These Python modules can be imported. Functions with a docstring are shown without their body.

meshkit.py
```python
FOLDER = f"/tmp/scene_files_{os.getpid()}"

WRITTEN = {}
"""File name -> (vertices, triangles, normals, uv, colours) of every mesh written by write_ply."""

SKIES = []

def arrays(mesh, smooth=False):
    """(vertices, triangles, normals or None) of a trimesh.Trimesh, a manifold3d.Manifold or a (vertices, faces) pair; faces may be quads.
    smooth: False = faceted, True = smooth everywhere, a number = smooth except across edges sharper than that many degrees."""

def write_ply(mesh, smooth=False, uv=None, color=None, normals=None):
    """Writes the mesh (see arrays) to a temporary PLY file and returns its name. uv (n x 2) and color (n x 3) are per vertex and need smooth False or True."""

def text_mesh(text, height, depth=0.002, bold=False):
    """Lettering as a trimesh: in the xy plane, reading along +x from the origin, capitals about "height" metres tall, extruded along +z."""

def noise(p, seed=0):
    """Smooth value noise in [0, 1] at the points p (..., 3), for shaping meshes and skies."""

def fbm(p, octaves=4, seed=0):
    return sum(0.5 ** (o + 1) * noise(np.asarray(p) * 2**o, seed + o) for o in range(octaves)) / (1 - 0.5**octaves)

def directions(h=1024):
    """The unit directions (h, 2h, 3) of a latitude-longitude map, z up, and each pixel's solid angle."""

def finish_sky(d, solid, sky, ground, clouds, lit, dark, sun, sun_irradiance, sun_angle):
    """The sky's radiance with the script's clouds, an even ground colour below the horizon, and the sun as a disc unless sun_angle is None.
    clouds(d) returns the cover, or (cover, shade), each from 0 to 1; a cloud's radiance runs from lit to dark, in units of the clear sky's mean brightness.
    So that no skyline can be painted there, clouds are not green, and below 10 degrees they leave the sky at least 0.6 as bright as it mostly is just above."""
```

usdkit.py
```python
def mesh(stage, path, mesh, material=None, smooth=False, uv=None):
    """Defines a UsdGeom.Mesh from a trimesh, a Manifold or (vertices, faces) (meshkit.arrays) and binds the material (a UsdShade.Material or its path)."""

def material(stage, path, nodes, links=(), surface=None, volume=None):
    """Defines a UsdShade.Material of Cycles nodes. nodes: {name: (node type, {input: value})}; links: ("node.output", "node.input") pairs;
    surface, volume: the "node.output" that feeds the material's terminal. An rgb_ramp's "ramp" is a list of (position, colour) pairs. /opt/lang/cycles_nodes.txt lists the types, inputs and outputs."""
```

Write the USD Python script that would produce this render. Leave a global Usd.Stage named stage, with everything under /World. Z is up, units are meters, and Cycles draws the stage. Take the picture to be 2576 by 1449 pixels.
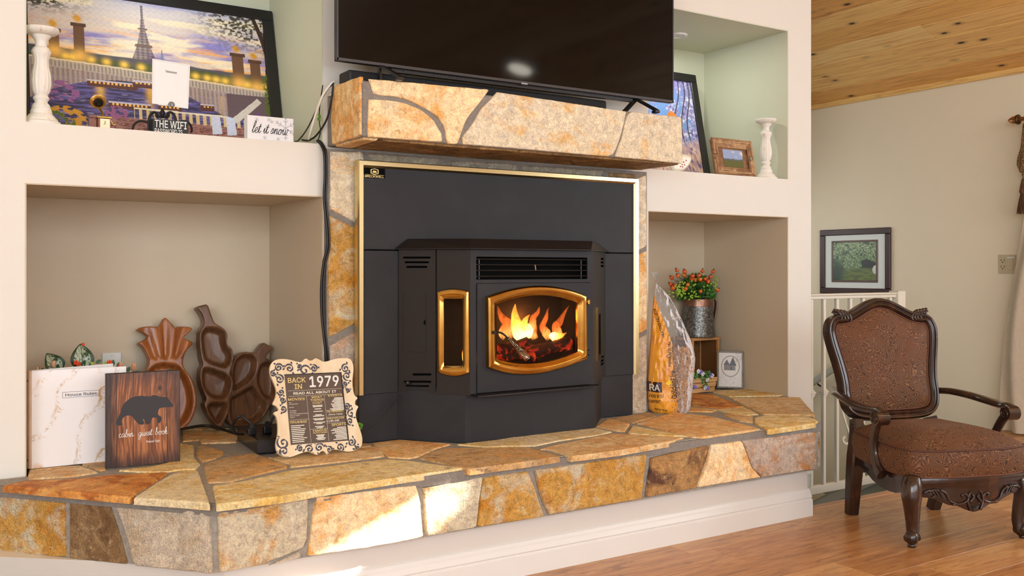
import math, random
import numpy as np, trimesh, shapely, usdkit, meshkit
import manifold3d as m3
from shapely.geometry import Polygon, LineString, Point, box as sbox
from scipy.spatial import Delaunay
from pxr import Usd, UsdGeom, UsdLux, UsdShade, Gf, Sdf, Vt

stage = Usd.Stage.CreateInMemory()
UsdGeom.Xform.Define(stage, '/World')
PI = math.pi
# ---------------------------------------------------------------- camera
EYE, YAW = np.array([0, 0, .96]), math.radians(32.6)      # looks 32.6 degrees to the right of the fireplace wall's normal (+Y)
FPX, CU, CV = 2378., 1288., 680.                          # focal length and principal point in the 2576 x 1449 frame
CY, SY = math.cos(YAW), math.sin(YAW)
cam = UsdGeom.Camera.Define(stage, '/World/camera')
cam.AddTransformOp().Set(Gf.Matrix4d(CY, -SY, 0, 0, 0, 0, 1, 0, -SY, -CY, 0, 0, *map(float, EYE), 1))
cam.CreateHorizontalApertureAttr(36.); cam.CreateVerticalApertureAttr(36. * 1449 / 2576)
cam.CreateFocalLengthAttr(36. * FPX / 2576)
cam.CreateVerticalApertureOffsetAttr(-36. * (724.5 - CV) / 2576)
cam.CreateExposureAttr(-0.56)

# ---------------------------------------------------------------- sky, sun, large area lights
def lightx(l, loc, target=None):
    if target is not None:
        z = np.array(loc, float) - np.array(target, float); z /= np.linalg.norm(z)
        x = np.cross([0, 0, 1.], z); x = x / np.linalg.norm(x) if np.linalg.norm(x) > 1e-6 else np.array([1., 0, 0]); y = np.cross(z, x)
        l.AddTransformOp().Set(Gf.Matrix4d(*x, 0, *y, 0, *z, 0, *map(float, loc), 1))
    else:
        l.AddTranslateOp().Set(Gf.Vec3d(*map(float, loc)))
def rect(name, loc, target, w, h, power, col):
    l = UsdLux.RectLight.Define(stage, '/World/' + name); l.CreateWidthAttr(w); l.CreateHeightAttr(h)
    l.CreateIntensityAttr(power); l.CreateColorAttr(Gf.Vec3f(*col)); lightx(l, loc, target); return l
dome = UsdLux.DomeLight.Define(stage, '/World/sky_light'); dome.CreateIntensityAttr(1.0); dome.CreateColorAttr(Gf.Vec3f(.75, .87, 1.0))
SUN_DIR = np.array([-.80, .25, -.32]); SUN_DIR /= np.linalg.norm(SUN_DIR)
sun = UsdLux.DistantLight.Define(stage, '/World/sun'); sun.CreateIntensityAttr(230000.0); sun.CreateAngleAttr(.9); sun.CreateColorAttr(Gf.Vec3f(1, .95, .86)); lightx(sun, -SUN_DIR * 20, (0, 0, 0))
rect('window_daylight_right', (5.42, .1, 1.45), (0, .1, 1.25), 2.6, 1.15, 9.0, (.78, .91, 1.05))
rect('window_daylight_back', (.6, -3.35, 1.75), (.8, 3, 1.3), 5.8, 2.2, 6.7, (.80, .925, 1.05))
rect('window_daylight_left', (-3.0, -1.7, 1.6), (5.6, 2.4, 1.2), 3.0, 1.9, 15.5, (.80, .925, 1.05))  # added fill with no window behind it, lifts the right-hand wall

rect('stairwell_daylight', (4.6, 5.2, 1.1), (4.9, 3.0, -.2), 1.1, 1.1, 3.6, (.95, .97, .97))  # added area light, no source known there, brightens the stairwell wall

# ---------------------------------------------------------------- pixels of the photograph to points on real planes
def ray(u, v):
    a = (u - CU) / FPX
    return np.array([SY + a * CY, CY - a * SY, (CV - v) / FPX])
def onP(u, v, p, n):
    d = ray(u, v); p, n = np.array(p, float), np.array(n, float)
    return EYE + d * (((p - EYE) @ n) / (d @ n))
def onX(u, v, X): return onP(u, v, (X, 0, 0), (1, 0, 0))
def onY(u, v, Y): return onP(u, v, (0, Y, 0), (0, 1, 0))
def onZ(u, v, Z): return onP(u, v, (0, 0, Z), (0, 0, 1))
def crop(s, ox, oy, pts): return [(ox + x / s, oy + y / s) for x, y in pts]
class Fr:
    """A plane in the scene: origin, two axes and the normal ex x ey."""
    def __init__(f, o, ex, ey):
        f.o = np.array(o, float); f.ex = np.array(ex, float); f.ex /= np.linalg.norm(f.ex)
        ey = np.array(ey, float); ey = ey - f.ex * (ey @ f.ex); f.ey = ey / np.linalg.norm(ey); f.ez = np.cross(f.ex, f.ey)
    def px(f, u, v):
        q = onP(u, v, f.o, f.ez) - f.o
        return (q @ f.ex, q @ f.ey)
    def pxs(f, pts): return [f.px(*p) for p in pts]
    def w(f, x, y, z=0): return f.o + f.ex * x + f.ey * y + f.ez * z
    def m(f, mesh):
        mesh = mesh.copy(); mesh.vertices = f.o + np.asarray(mesh.vertices) @ np.array([f.ex, f.ey, f.ez]); return mesh
def FY(Y, x=0, z=0): return Fr((x, Y, z), (1, 0, 0), (0, 0, 1))          # wall-parallel plane seen from the room
def FYlean(Y, z, lean): return Fr((0, Y, z), (1, 0, 0), (0, math.sin(lean), math.cos(lean)))

# ---------------------------------------------------------------- things, parts, names, labels
taken = {}
def fresh(base):
    n = taken.get(base, -1) + 1; taken[base] = n
    return base if n == 0 else f'{base}_{n:03d}'
def tag(p, label=None, cat=None, group=None, kind=None):
    p = p.GetPrim() if hasattr(p, 'GetPrim') else p
    for k, v in (('label', label), ('category', cat), ('group', group), ('kind', kind)):
        if v: p.SetCustomDataByKey(k, v)
    return p
class Thing:
    def __init__(t, name, label, cat, loc=(0, 0, 0), rotz=0., group=None, kind=None, local=False):
        t.path = fresh('/World/' + name); t.loc = np.array(loc, float); t.rz = rotz; t.local = local
        x = UsdGeom.Xform.Define(stage, t.path); x.AddTranslateOp().Set(Gf.Vec3d(*map(float, loc)))
        if rotz: x.AddRotateZOp().Set(math.degrees(rotz))
        t.prim = tag(x, label, cat, group, kind)
    def inv(t, mesh):
        if t.local: return mesh
        mesh = mesh.copy(); v = np.asarray(mesh.vertices) - t.loc; c, s = math.cos(t.rz), math.sin(t.rz)
        mesh.vertices = np.stack([v[:, 0] * c + v[:, 1] * s, -v[:, 0] * s + v[:, 1] * c, v[:, 2]], 1); return mesh
class Part:
    def __init__(p, path, thing): p.path, p.thing = path, thing
def tm(mesh):
    if isinstance(mesh, list): mesh = trimesh.util.concatenate([tm(x) for x in mesh])
    if hasattr(mesh, 'to_mesh'):
        q = mesh.to_mesh(); mesh = trimesh.Trimesh(q.vert_properties[:, :3], q.tri_verts, process=False)
    if isinstance(mesh, tuple): mesh = trimesh.Trimesh(mesh[0], mesh[1], process=False)
    return mesh
def obj(name, mesh, mat, parent=None, smooth=35, label=None, kind=None, cat=None, group=None, paint=None):
    """One Mesh prim: a part of a Thing, a sub-part of a Part, or top-level. World coordinates unless the Thing is local."""
    mesh = tm(mesh)
    th = parent if isinstance(parent, Thing) else parent.thing if parent else None
    if th: mesh = th.inv(mesh)
    path = fresh((parent.path if parent else '/World') + '/' + name)
    g = usdkit.mesh(stage, path, mesh, mat, smooth=False if paint is not None else smooth)
    if paint is not None:
        UsdGeom.PrimvarsAPI(g).CreatePrimvar('paint', Sdf.ValueTypeNames.Color3fArray, 'vertex').Set(Vt.Vec3fArray.FromNumpy(np.asarray(paint, np.float32)))
    tag(g, label, cat, group, kind)
    return Part(path, th)

# ---------------------------------------------------------------- shapes
def bx(x0, x1, y0, y1, z0, z1, b=0.):
    """A box by its bounds, edges chamfered by b."""
    if b <= 0:
        m = trimesh.creation.box((x1 - x0, y1 - y0, z1 - z0)); m.apply_translation(((x0 + x1) / 2, (y0 + y1) / 2, (z0 + z1) / 2)); return m
    b = min(b, .49 * min(x1 - x0, y1 - y0, z1 - z0)); P = []
    for sx, x in ((1, x0), (-1, x1)):
        for sy, y in ((1, y0), (-1, y1)):
            for sz, z in ((1, z0), (-1, z1)):
                P += [(x, y + sy * b, z + sz * b), (x + sx * b, y, z + sz * b), (x + sx * b, y + sy * b, z)]
    return tm(m3.Manifold.hull_points(np.array(P)))
def rbx(x0, x1, y0, y1, z0, z1, r, n=16):
    """A box with edges rounded by spheres of radius r."""
    s = m3.Manifold.sphere(r, n)
    return tm(m3.Manifold.batch_hull([s.translate((x, y, z)) for x in (x0 + r, x1 - r) for y in (y0 + r, y1 - r) for z in (z0 + r, z1 - r)]))
def hull(pts): return tm(m3.Manifold.hull_points(np.array(pts, float)))
def spl(pts, n=8, closed=False):
    """Catmull-Rom through the points."""
    p = np.array(pts, float); k = len(p)
    if closed: idx = lambda i: p[i % k]
    else: idx = lambda i: p[i] if 0 <= i < k else (2 * p[0] - p[1] if i < 0 else 2 * p[-1] - p[-2])
    out = []
    for i in range(k if closed else k - 1):
        a, b, c, d = idx(i - 1), idx(i), idx(i + 1), idx(i + 2)
        for t in np.linspace(0, 1, n, endpoint=False):
            out.append(.5 * (2 * b + (c - a) * t + (2 * a - 5 * b + 4 * c - d) * t * t + (3 * b - a - 3 * c + d) * t ** 3))
    if not closed: out.append(p[-1])
    return np.array(out)
def tube(pts, r, sides=8, closed=False, sec=None, up=None):
    """Sweeps a circle of radius r (a number or one per point), or the section sec (k x 2, scaled by r), along the points."""
    p = np.array(pts, float); n = len(p); r = np.broadcast_to(r, (n,)).astype(float)
    t = (np.roll(p, -1, 0) - np.roll(p, 1, 0)) if closed else np.gradient(p, axis=0)
    t /= np.linalg.norm(t, axis=1, keepdims=True) + 1e-12
    if up is not None: a0 = np.array(up, float)
    else: a0 = np.array([0, 0, 1.]) if abs(t[0][2]) < .9 else np.array([1., 0, 0])
    A = []
    for i in range(n):
        a = (np.array(up, float) if up is not None else a0); a = a - t[i] * (a @ t[i]); a /= np.linalg.norm(a) + 1e-12; A.append(a); a0 = a
    A = np.array(A); B = np.cross(t, A)
    if sec is None:
        an = np.arange(sides) * 2 * PI / sides; sec = np.stack([np.cos(an), np.sin(an)], 1)
    sec = np.array(sec, float); k = len(sec)
    v = p[:, None] + r[:, None, None] * (sec[None, :, 0, None] * A[:, None] + sec[None, :, 1, None] * B[:, None])
    f = []
    for i in range(n if closed else n - 1):
        j = (i + 1) % n
        for q in range(k):
            w = (q + 1) % k; f += [(i * k + q, j * k + q, j * k + w), (i * k + q, j * k + w, i * k + w)]
    v = v.reshape(-1, 3)
    if not closed:
        c0, c1 = len(v), len(v) + 1; v = np.vstack([v, p[0], p[-1]])
        for q in range(k):
            w = (q + 1) % k; f += [(c0, q, w), (c1, (n - 1) * k + w, (n - 1) * k + q)]
    m = trimesh.Trimesh(v, np.array(f)[:, ::-1], process=False)
    if m.volume < 0: m.invert()
    return m
def lathe(prof, n=32, center=(0, 0, 0), flute=None):
    """Revolves (r, z) pairs around z. flute(z, angle) multiplies the radius."""
    pr = np.array(prof, float); an = np.arange(n) * 2 * PI / n; v = []
    for r, z in pr:
        rr = np.full(n, r) if flute is None else r * flute(z, an)
        v.append(np.stack([rr * np.cos(an), rr * np.sin(an), np.full(n, z)], 1))
    v = np.vstack(v); f = []; k = len(pr)
    for i in range(k - 1):
        for q in range(n):
            w = (q + 1) % n; f += [(i * n + q, i * n + w, (i + 1) * n + w), (i * n + q, (i + 1) * n + w, (i + 1) * n + q)]
    c0, c1 = len(v), len(v) + 1; v = np.vstack([v, (0, 0, pr[0, 1]), (0, 0, pr[-1, 1])])
    for q in range(n):
        w = (q + 1) % n; f += [(c0, w, q), (c1, (k - 1) * n + q, (k - 1) * n + w)]
    m = trimesh.Trimesh(v + np.array(center, float), np.array(f), process=False)
    if m.volume < 0: m.invert()
    return m
def poly(pts): 
    p = pts if isinstance(pts, shapely.Geometry) else Polygon(pts)
    p = p if p.is_valid else p.buffer(0)
    return max(p.geoms, key=lambda g: g.area) if hasattr(p, 'geoms') else p
def ext(pts, d, z0=0.):
    """Extrudes a 2D shape by d from z0 (in a plane's coordinates)."""
    p = pts if isinstance(pts, shapely.Geometry) else Polygon(pts)
    p = p if p.is_valid else p.buffer(0)
    ms = [trimesh.creation.extrude_polygon(g, d, engine='earcut') for g in getattr(p, 'geoms', [p]) if g.area > 1e-9]
    m = trimesh.util.concatenate(ms); m.apply_translation((0, 0, z0)); return m
def relief(pts, top, base=0., step=.01, extra=None, round_=.004):
    """A solid over the outline: flat at z = base, its face at top(xy, d), d = distance from the outline, on an even grid."""
    p = poly(pts); b = p.exterior
    nb = max(12, int(b.length / min(step, .9 * round_))); ring = np.array([b.interpolate(i / nb, True).coords[0] for i in range(nb)])
    keep = [np.array(c) for c in b.coords[:-1]]
    for c in keep:                                  # snap the nearest ring point onto true corners
        ring[np.argmin(((ring - c) ** 2).sum(1))] = c
    ins = [ring]
    for q in (round_ * .5, round_):
        g = p.buffer(-q)
        for h in getattr(g, 'geoms', [g]):
            if h.area > 0:
                e = h.exterior; m = max(8, int(e.length / (step if q == round_ else min(step, round_)))); ins.append(np.array([e.interpolate(i / m, True).coords[0] for i in range(m)]))
    x0, y0, x1, y1 = p.bounds; rs = np.random.RandomState(5)
    gx, gy = np.meshgrid(np.arange(x0, x1, step), np.arange(y0, y1, step)); gx[1::2] += step / 2
    g = np.stack([gx.ravel(), gy.ravel()], 1) + rs.uniform(-.12, .12, (gx.size, 2)) * step
    g = g[shapely.contains_xy(p.buffer(-round_ - step * .45), g[:, 0], g[:, 1])]; ins.append(g)
    if extra is not None: ins.append(np.array(extra))
    P = np.vstack(ins); tri = Delaunay(P).simplices; cen = P[tri].mean(1)
    tri = tri[shapely.contains_xy(p, cen[:, 0], cen[:, 1])]
    a, c, d = P[tri[:, 0]], P[tri[:, 1]], P[tri[:, 2]]
    s = (c[:, 0] - a[:, 0]) * (d[:, 1] - a[:, 1]) - (c[:, 1] - a[:, 1]) * (d[:, 0] - a[:, 0]); tri[s < 0] = tri[s < 0][:, ::-1]; tri = tri[np.abs(s) > 1e-12]
    dist = shapely.distance(shapely.points(P), b); z = top(P, dist)
    v = np.column_stack([P, z]); n = len(P); v = np.vstack([v, np.column_stack([ring, np.full(nb, base)])])
    ccw = b.is_ccw; f = list(map(tuple, tri))
    for i in range(nb):
        j = (i + 1) % nb; q = [(i, n + i, n + j), (i, n + j, j)]
        f += q if ccw else [t[::-1] for t in q]
    return trimesh.Trimesh(v, np.array(f), process=False)
def rounded(h, r): return lambda P, d: h - r + np.sqrt(np.maximum(0, r * r - (r - np.minimum(d, r)) ** 2))
def text(fr, s, x, y, h, w=None, z=.0005, depth=.0006, bold=False, align='c', mirror=False, rot=0):
    """Lettering on a plane: capitals h tall, fitted to width w, baseline at y, reading along ex (turned by rot)."""
    m = meshkit.text_mesh(s, h, depth, bold); lo, hi = m.bounds; V = np.array(m.vertices)
    V[:, 0] -= lo[0]; W = hi[0] - lo[0]
    if w: V[:, 0] *= w / W; W = w
    V[:, 0] -= {'c': W / 2, 'l': 0, 'r': W}[align]
    c, q = math.cos(rot), math.sin(rot); V[:, :2] = np.stack([V[:, 0] * c - V[:, 1] * q, V[:, 0] * q + V[:, 1] * c], 1)
    V += (x, y, z); m.vertices = V
    return fr.m(m) if fr is not None else m
def grid(fr, x0, x1, y0, y1, nx, ny, paint, z=0.):
    """A flat sheet with one colour per vertex: paint(X, Y) with X, Y in 0..1."""
    gx, gy = np.meshgrid(np.linspace(0, 1, nx), np.linspace(0, 1, ny)); P = np.column_stack([x0 + gx.ravel() * (x1 - x0), y0 + gy.ravel() * (y1 - y0), np.full(gx.size, z)])
    i = np.arange(nx * ny).reshape(ny, nx); a, b, c, d = i[:-1, :-1].ravel(), i[:-1, 1:].ravel(), i[1:, 1:].ravel(), i[1:, :-1].ravel()
    f = np.vstack([np.stack([a, b, c], 1), np.stack([a, c, d], 1)])
    return fr.m(trimesh.Trimesh(P, f, process=False)), paint(gx.ravel(), gy.ravel())
def smooth2(a, b, x): t = np.clip((x - a) / (b - a), 0, 1); return t * t * (3 - 2 * t)
def nz(X, Y, s, seed=0, o=4): return meshkit.fbm(np.stack([X * s, Y * s, np.zeros_like(X) + seed * 3.7], -1), o, seed)

# ---------------------------------------------------------------- materials
def lin(*c):
    c = np.array(c[0] if len(c) == 1 else c, float) / 255.
    return tuple(np.where(c <= .04045, c / 12.92, ((c + .055) / 1.055) ** 2.4))
mats = {}
def M(name, col, rough=.5, metal=0., var=None, spots=None, bump=None, obj_space=True, random=0., **kw):
    """A principled material. var = [(scale, stretch xyz, colour, lo, hi, detail[, distortion])...] mixes colours in by noise between lo and hi; bump = (scale, strength, distance[, stretch])."""
    if name in mats: return mats[name]
    n = {'p': ('principled_bsdf', dict(roughness=rough, metallic=metal, base_color=lin(col), **kw)), 'tc': ('texture_coordinate', {})}; l = []; co = 'tc.object' if obj_space else 'g.position'
    if not obj_space: n['g'] = ('geometry', {})
    last = None
    for i, (sc, st, c2, lo, hi, det, *ds) in enumerate(var or []):
        n[f'm{i}'] = ('mapping', dict(scale=st, location=(3.1 * i, 1.7 * i, .9 * i))); n[f'n{i}'] = ('noise_texture', dict(scale=sc, detail=det, roughness=.6, distortion=ds[0] if ds else 0.))
        n[f'r{i}'] = ('rgb_ramp', {'ramp': [(0, (0, 0, 0)), (lo, (0, 0, 0)), (hi, (1, 1, 1)), (1, (1, 1, 1))]})
        n[f'x{i}'] = ('mix_color', dict(a=lin(col), b=lin(c2)))
        l += [(co, f'm{i}.vector'), (f'm{i}.vector', f'n{i}.vector'), (f'n{i}.fac', f'r{i}.fac'), (f'r{i}.color', f'x{i}.fac')]
        if last: l.append((last, f'x{i}.a'))
        last = f'x{i}.result'
    if random:
        n['oi'] = ('object_info', {}); n['mr'] = ('map_range', dict(to_min=1 - random, to_max=1 + random)); n['hs'] = ('hsv', dict(color=lin(col)))
        l += [('oi.random', 'mr.value'), ('mr.result', 'hs.value')]
        if last: l.append((last, 'hs.color'))
        last = 'hs.color'
    if last: l.append((last, 'p.base_color'))
    if bump:
        n['bm'] = ('mapping', dict(scale=bump[3] if len(bump) > 3 else (1, 1, 1))); n['bn'] = ('noise_texture', dict(scale=bump[0], detail=5, roughness=.6)); n['b'] = ('bump', dict(strength=bump[1], distance=bump[2]))
        l += [(co, 'bm.vector'), ('bm.vector', 'bn.vector'), ('bn.fac', 'b.height'), ('b.normal', 'p.normal')]
    mats[name] = usdkit.material(stage, '/World/Looks/' + name, n, l, surface='p.BSDF'); return mats[name]
def MP(name, rough=.5, **kw):
    if name not in mats: mats[name] = usdkit.material(stage, '/World/Looks/' + name, {'a': ('attribute', {'attribute': 'paint'}), 'p': ('principled_bsdf', dict(roughness=rough, **kw))}, [('a.color', 'p.base_color')], surface='p.BSDF')
    return mats[name]
def emit(name, col, s):
    if name not in mats: mats[name] = usdkit.material(stage, '/World/Looks/' + name, {'e': ('emission', dict(color=lin(col), strength=s))}, [], surface='e.emission')
    return mats[name]
def pane(name, tint=(255, 255, 255), rough=.02, ior=1.45):
    if name not in mats: mats[name] = usdkit.material(stage, '/World/Looks/' + name, {'t': ('transparent_bsdf', dict(color=lin(tint))), 'g': ('glossy_bsdf', dict(roughness=rough)), 'f': ('fresnel', dict(IOR=ior)), 'm': ('mix_closure', {})}, [('t.BSDF', 'm.closure1'), ('g.BSDF', 'm.closure2'), ('f.fac', 'm.fac')], surface='m.closure')
    return mats[name]
# ================================================================ the room
YW, YB, XS, HZ = 3.06, 3.62, 5.6, .3715          # fireplace wall, backs of its niches, right-hand wall, top of the hearth
SH, SB, NT = 1.39, 1.213, 2.093                  # niche shelf top, lower niche top, upper niche top
LX0, LX1, RX0, RX1, XE = .286, 1.193, 2.64, 3.507, 3.667
wall_cream = M('wall_cream', (225, 221, 211), .55, bump=(260, .12, .002))
niche_paint = M('niche_greige', (204, 187, 160), .5, bump=(220, .15, .002))
niche_sage = M('niche_sage', (206, 207, 184), .5, bump=(220, .12, .002))
side_paint = M('wall_tan', (246, 233, 206), .6, bump=(240, .15, .002))
white_trim = M('white_trim', (226, 222, 216), .35)
mask_white = M('hall_white', (222, 216, 205), .6)

wall = bx(-3.2, XE, YW, YB + .12, -.02, 4.8)
cut = [bx(LX0, LX1, YW - .1, YB, HZ - .35, SB), bx(LX0, LX1, YW - .1, YB, SH, NT), bx(RX0, RX1, YW - .1, YB, HZ - .35, SB), bx(RX0, RX1, YW - .1, YB, SH, NT)]
mf = lambda t: m3.Manifold(m3.Mesh(np.asarray(t.vertices, np.float32), np.asarray(t.faces, np.uint32)))
wm = mf(wall)
for c in cut: wm = wm - mf(c)
wall_back = Thing('wall_back', 'cream fireplace wall with four square niches', None, kind='structure')
obj('wall_face', wm, wall_cream, wall_back, smooth=False)
def lining(x0, x1, z0, z1, m, up):
    t = .004; P = [bx(x0, x1, YB - t, YB, z0, z1), bx(x0, x0 + t, YW + .001, YB - t, z0, z1), bx(x1 - t, x1, YW + .001, YB - t, z0, z1), bx(x0 + t, x1 - t, YW + .001, YB - t, z1 - t, z1)]
    obj('niche_lining', P, m, wall_back, smooth=False, label='painted lining inside a niche')
lining(LX0, LX1, HZ - .02, SB, niche_paint, 0); lining(RX0, RX1, HZ - .02, SB, niche_paint, 0)
lining(LX0, LX1, SH, NT, niche_sage, 1); lining(RX0, RX1, SH, NT, niche_sage, 1)

# right-hand wall with the window beside the curtain (an added unseen panel fills it, its hole shaping the sun patch)
T_SUN = (XS + .04 - 1.13) / -SUN_DIR[0]; HOLE = np.array([1.10, 2.44, .185]) - SUN_DIR * T_SUN
wr = mf(bx(XS, XS + .14, -3.6, 5.3, -2.4, 2.35)) - mf(bx(XS - .1, XS + .3, -1.25, 1.45, .87, 2.13)) 
obj('wall_right', wr, side_paint, smooth=False, kind='structure')
wr2 = Thing('window_1', 'white framed window in the right-hand wall', None, loc=(XS, .1, .87), kind='structure')
obj('blind', mf(bx(XS + .03, XS + .05, -1.25, 1.45, .87, 2.13)) - mf(bx(XS - .1, XS + .3, HOLE[1] - .07, HOLE[1] + .06, HOLE[2] - .028, HOLE[2] + .055)), mask_white, wr2, smooth=False)
obj('window_frame', [bx(XS - .012, XS + .02, -1.31, -1.25, .81, 2.145), bx(XS - .012, XS + .02, 1.45, 1.51, .81, 2.145), bx(XS - .012, XS + .02, -1.25, 1.45, 2.13, 2.145), bx(XS - .012, XS + .02, -1.25, 1.45, .81, .87)], white_trim, wr2, smooth=False)
obj('wall_left', bx(-3.34, -3.2, -3.6, YB + .1, -.02, 4.8), side_paint, smooth=False, kind='structure')
obj('wall_rear', bx(-3.34, XS + .14, -3.74, -3.6, -.02, 4.8), side_paint, smooth=False, kind='structure')
obj('wall_stairwell', [bx(XE - .1, XS + .14, 5.3, 5.44, -2.4, 4.8), bx(XE - .02, XE, YW + .005, 5.3, -2.4, 4.8), bx(2.9, XS, 2.45, 2.565, -2.4, -.03), bx(2.86, XS + .14, 2.45, 5.44, -2.5, -2.4), bx(2.86, 2.9, 2.45, 3.3, -2.5, -.001), bx(2.86, XE, 3.19, 3.3, -2.5, -.001)], M('well_paint', (196, 198, 184), .6), smooth=False, kind='structure')

# sloping pine ceiling: boards run along Y, each its own piece
TS, ZC, BWD = .325, 2.155, .168
cth = math.atan(TS); cc, cs = math.cos(cth), math.sin(cth)
ceiling = Thing('ceiling', 'sloping ceiling of knotty golden pine boards', None, loc=(XS, 0, ZC), kind='structure')
obj('ceiling_backing', hull([(XS + .14, y, ZC + .03 - .14 * TS) for y in (-3.7, 5.4)] + [(XS + .14, y, ZC + .1) for y in (-3.7, 5.4)] + [(-3.3, y, ZC + .03 + (XS + 3.3) * TS) for y in (-3.7, 5.4)] + [(-3.3, y, ZC + .2 + (XS + 3.3) * TS) for y in (-3.7, 5.4)]), M('pine_back', (120, 84, 46), .8), ceiling, smooth=False)
def pine(i):
    base = [(248, 200, 124), (240, 186, 106), (252, 210, 138), (234, 176, 98)][i]
    dark = [(198, 134, 66), (190, 124, 58), (208, 146, 76), (178, 114, 54)][i]; nm = f'pine_{i}'
    n = {'tc': ('texture_coordinate', {}), 'm': ('mapping', dict(scale=(1, .045, 1), location=(i * 2.3, i * 1.1, 0))), 'w': ('noise_texture', dict(scale=55, detail=6, roughness=.65, distortion=1.2)), 'r': ('rgb_ramp', {'ramp': [(.25, lin(dark)), (.5, lin(base)), (.75, tuple(np.minimum(1, np.array(lin(base)) * 1.25)))]}),
         'm2': ('mapping', dict(scale=(1, .5, 1), location=(i * 1.7, i * .6, 0))), 'v': ('voronoi_texture', dict(scale=9.5, randomness=1.)), 'r2': ('rgb_ramp', {'ramp': [(0, (1, 1, 1)), (.08, (1, 1, 1)), (.12, (.35, .35, .35)), (.24, (0, 0, 0))]}), 'x': ('mix_color', dict(b=lin(72, 36, 14))),
         'p': ('principled_bsdf', dict(roughness=.42, specular_ior_level=.35))}
    l = [('tc.object', 'm.vector'), ('m.vector', 'w.vector'), ('w.fac', 'r.fac'), ('tc.object', 'm2.vector'), ('m2.vector', 'v.vector'), ('v.distance', 'r2.fac'), ('r2.color', 'x.fac'), ('r.color', 'x.a'), ('x.result', 'p.base_color')]
    mats[nm] = usdkit.material(stage, '/World/Looks/' + nm, n, l, surface='p.BSDF'); return mats[nm]
PINE = [pine(i) for i in range(4)]
rs = np.random.RandomState(11)
def board(s0, s1, y0, y1):
    """A ceiling board between distances s0 and s1 up the slope, its face edges chamfered."""
    c, P = .008, []
    for s, e in ((s0 + .001, 1), (s1 - .001, -1)):
        for h, q in ((0., c), (c, 0.), (.02, 0.)):
            for y in (y0 + .0005, y1 - .0005): P.append((XS - (s + e * q) * cc + h * cs * 0, y, ZC + (s + e * q) * cs + h))
    return hull(P)
for k in range(42):
    s0, s1 = k * BWD + .03, (k + 1) * BWD + .03
    ys = [-3.6, rs.uniform(-1.5, 0.6), 5.3] if k > 8 else [-3.6, -1.0 + rs.uniform(-.5, .5), rs.uniform(3.2, 4.6) if k in (3, 5, 2) else 6, 5.3]
    ys = sorted(y for y in ys if y <= 5.3)
    for a, b in zip(ys[:-1], ys[1:]): obj('board', board(s0, s1, a, b), PINE[rs.randint(4)], ceiling, smooth=False)
obj('cove_strip', bx(XS - .035, XS, -3.6, 5.3, ZC - .02, ZC + .03, .006), PINE[0], ceiling, smooth=False)

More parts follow.
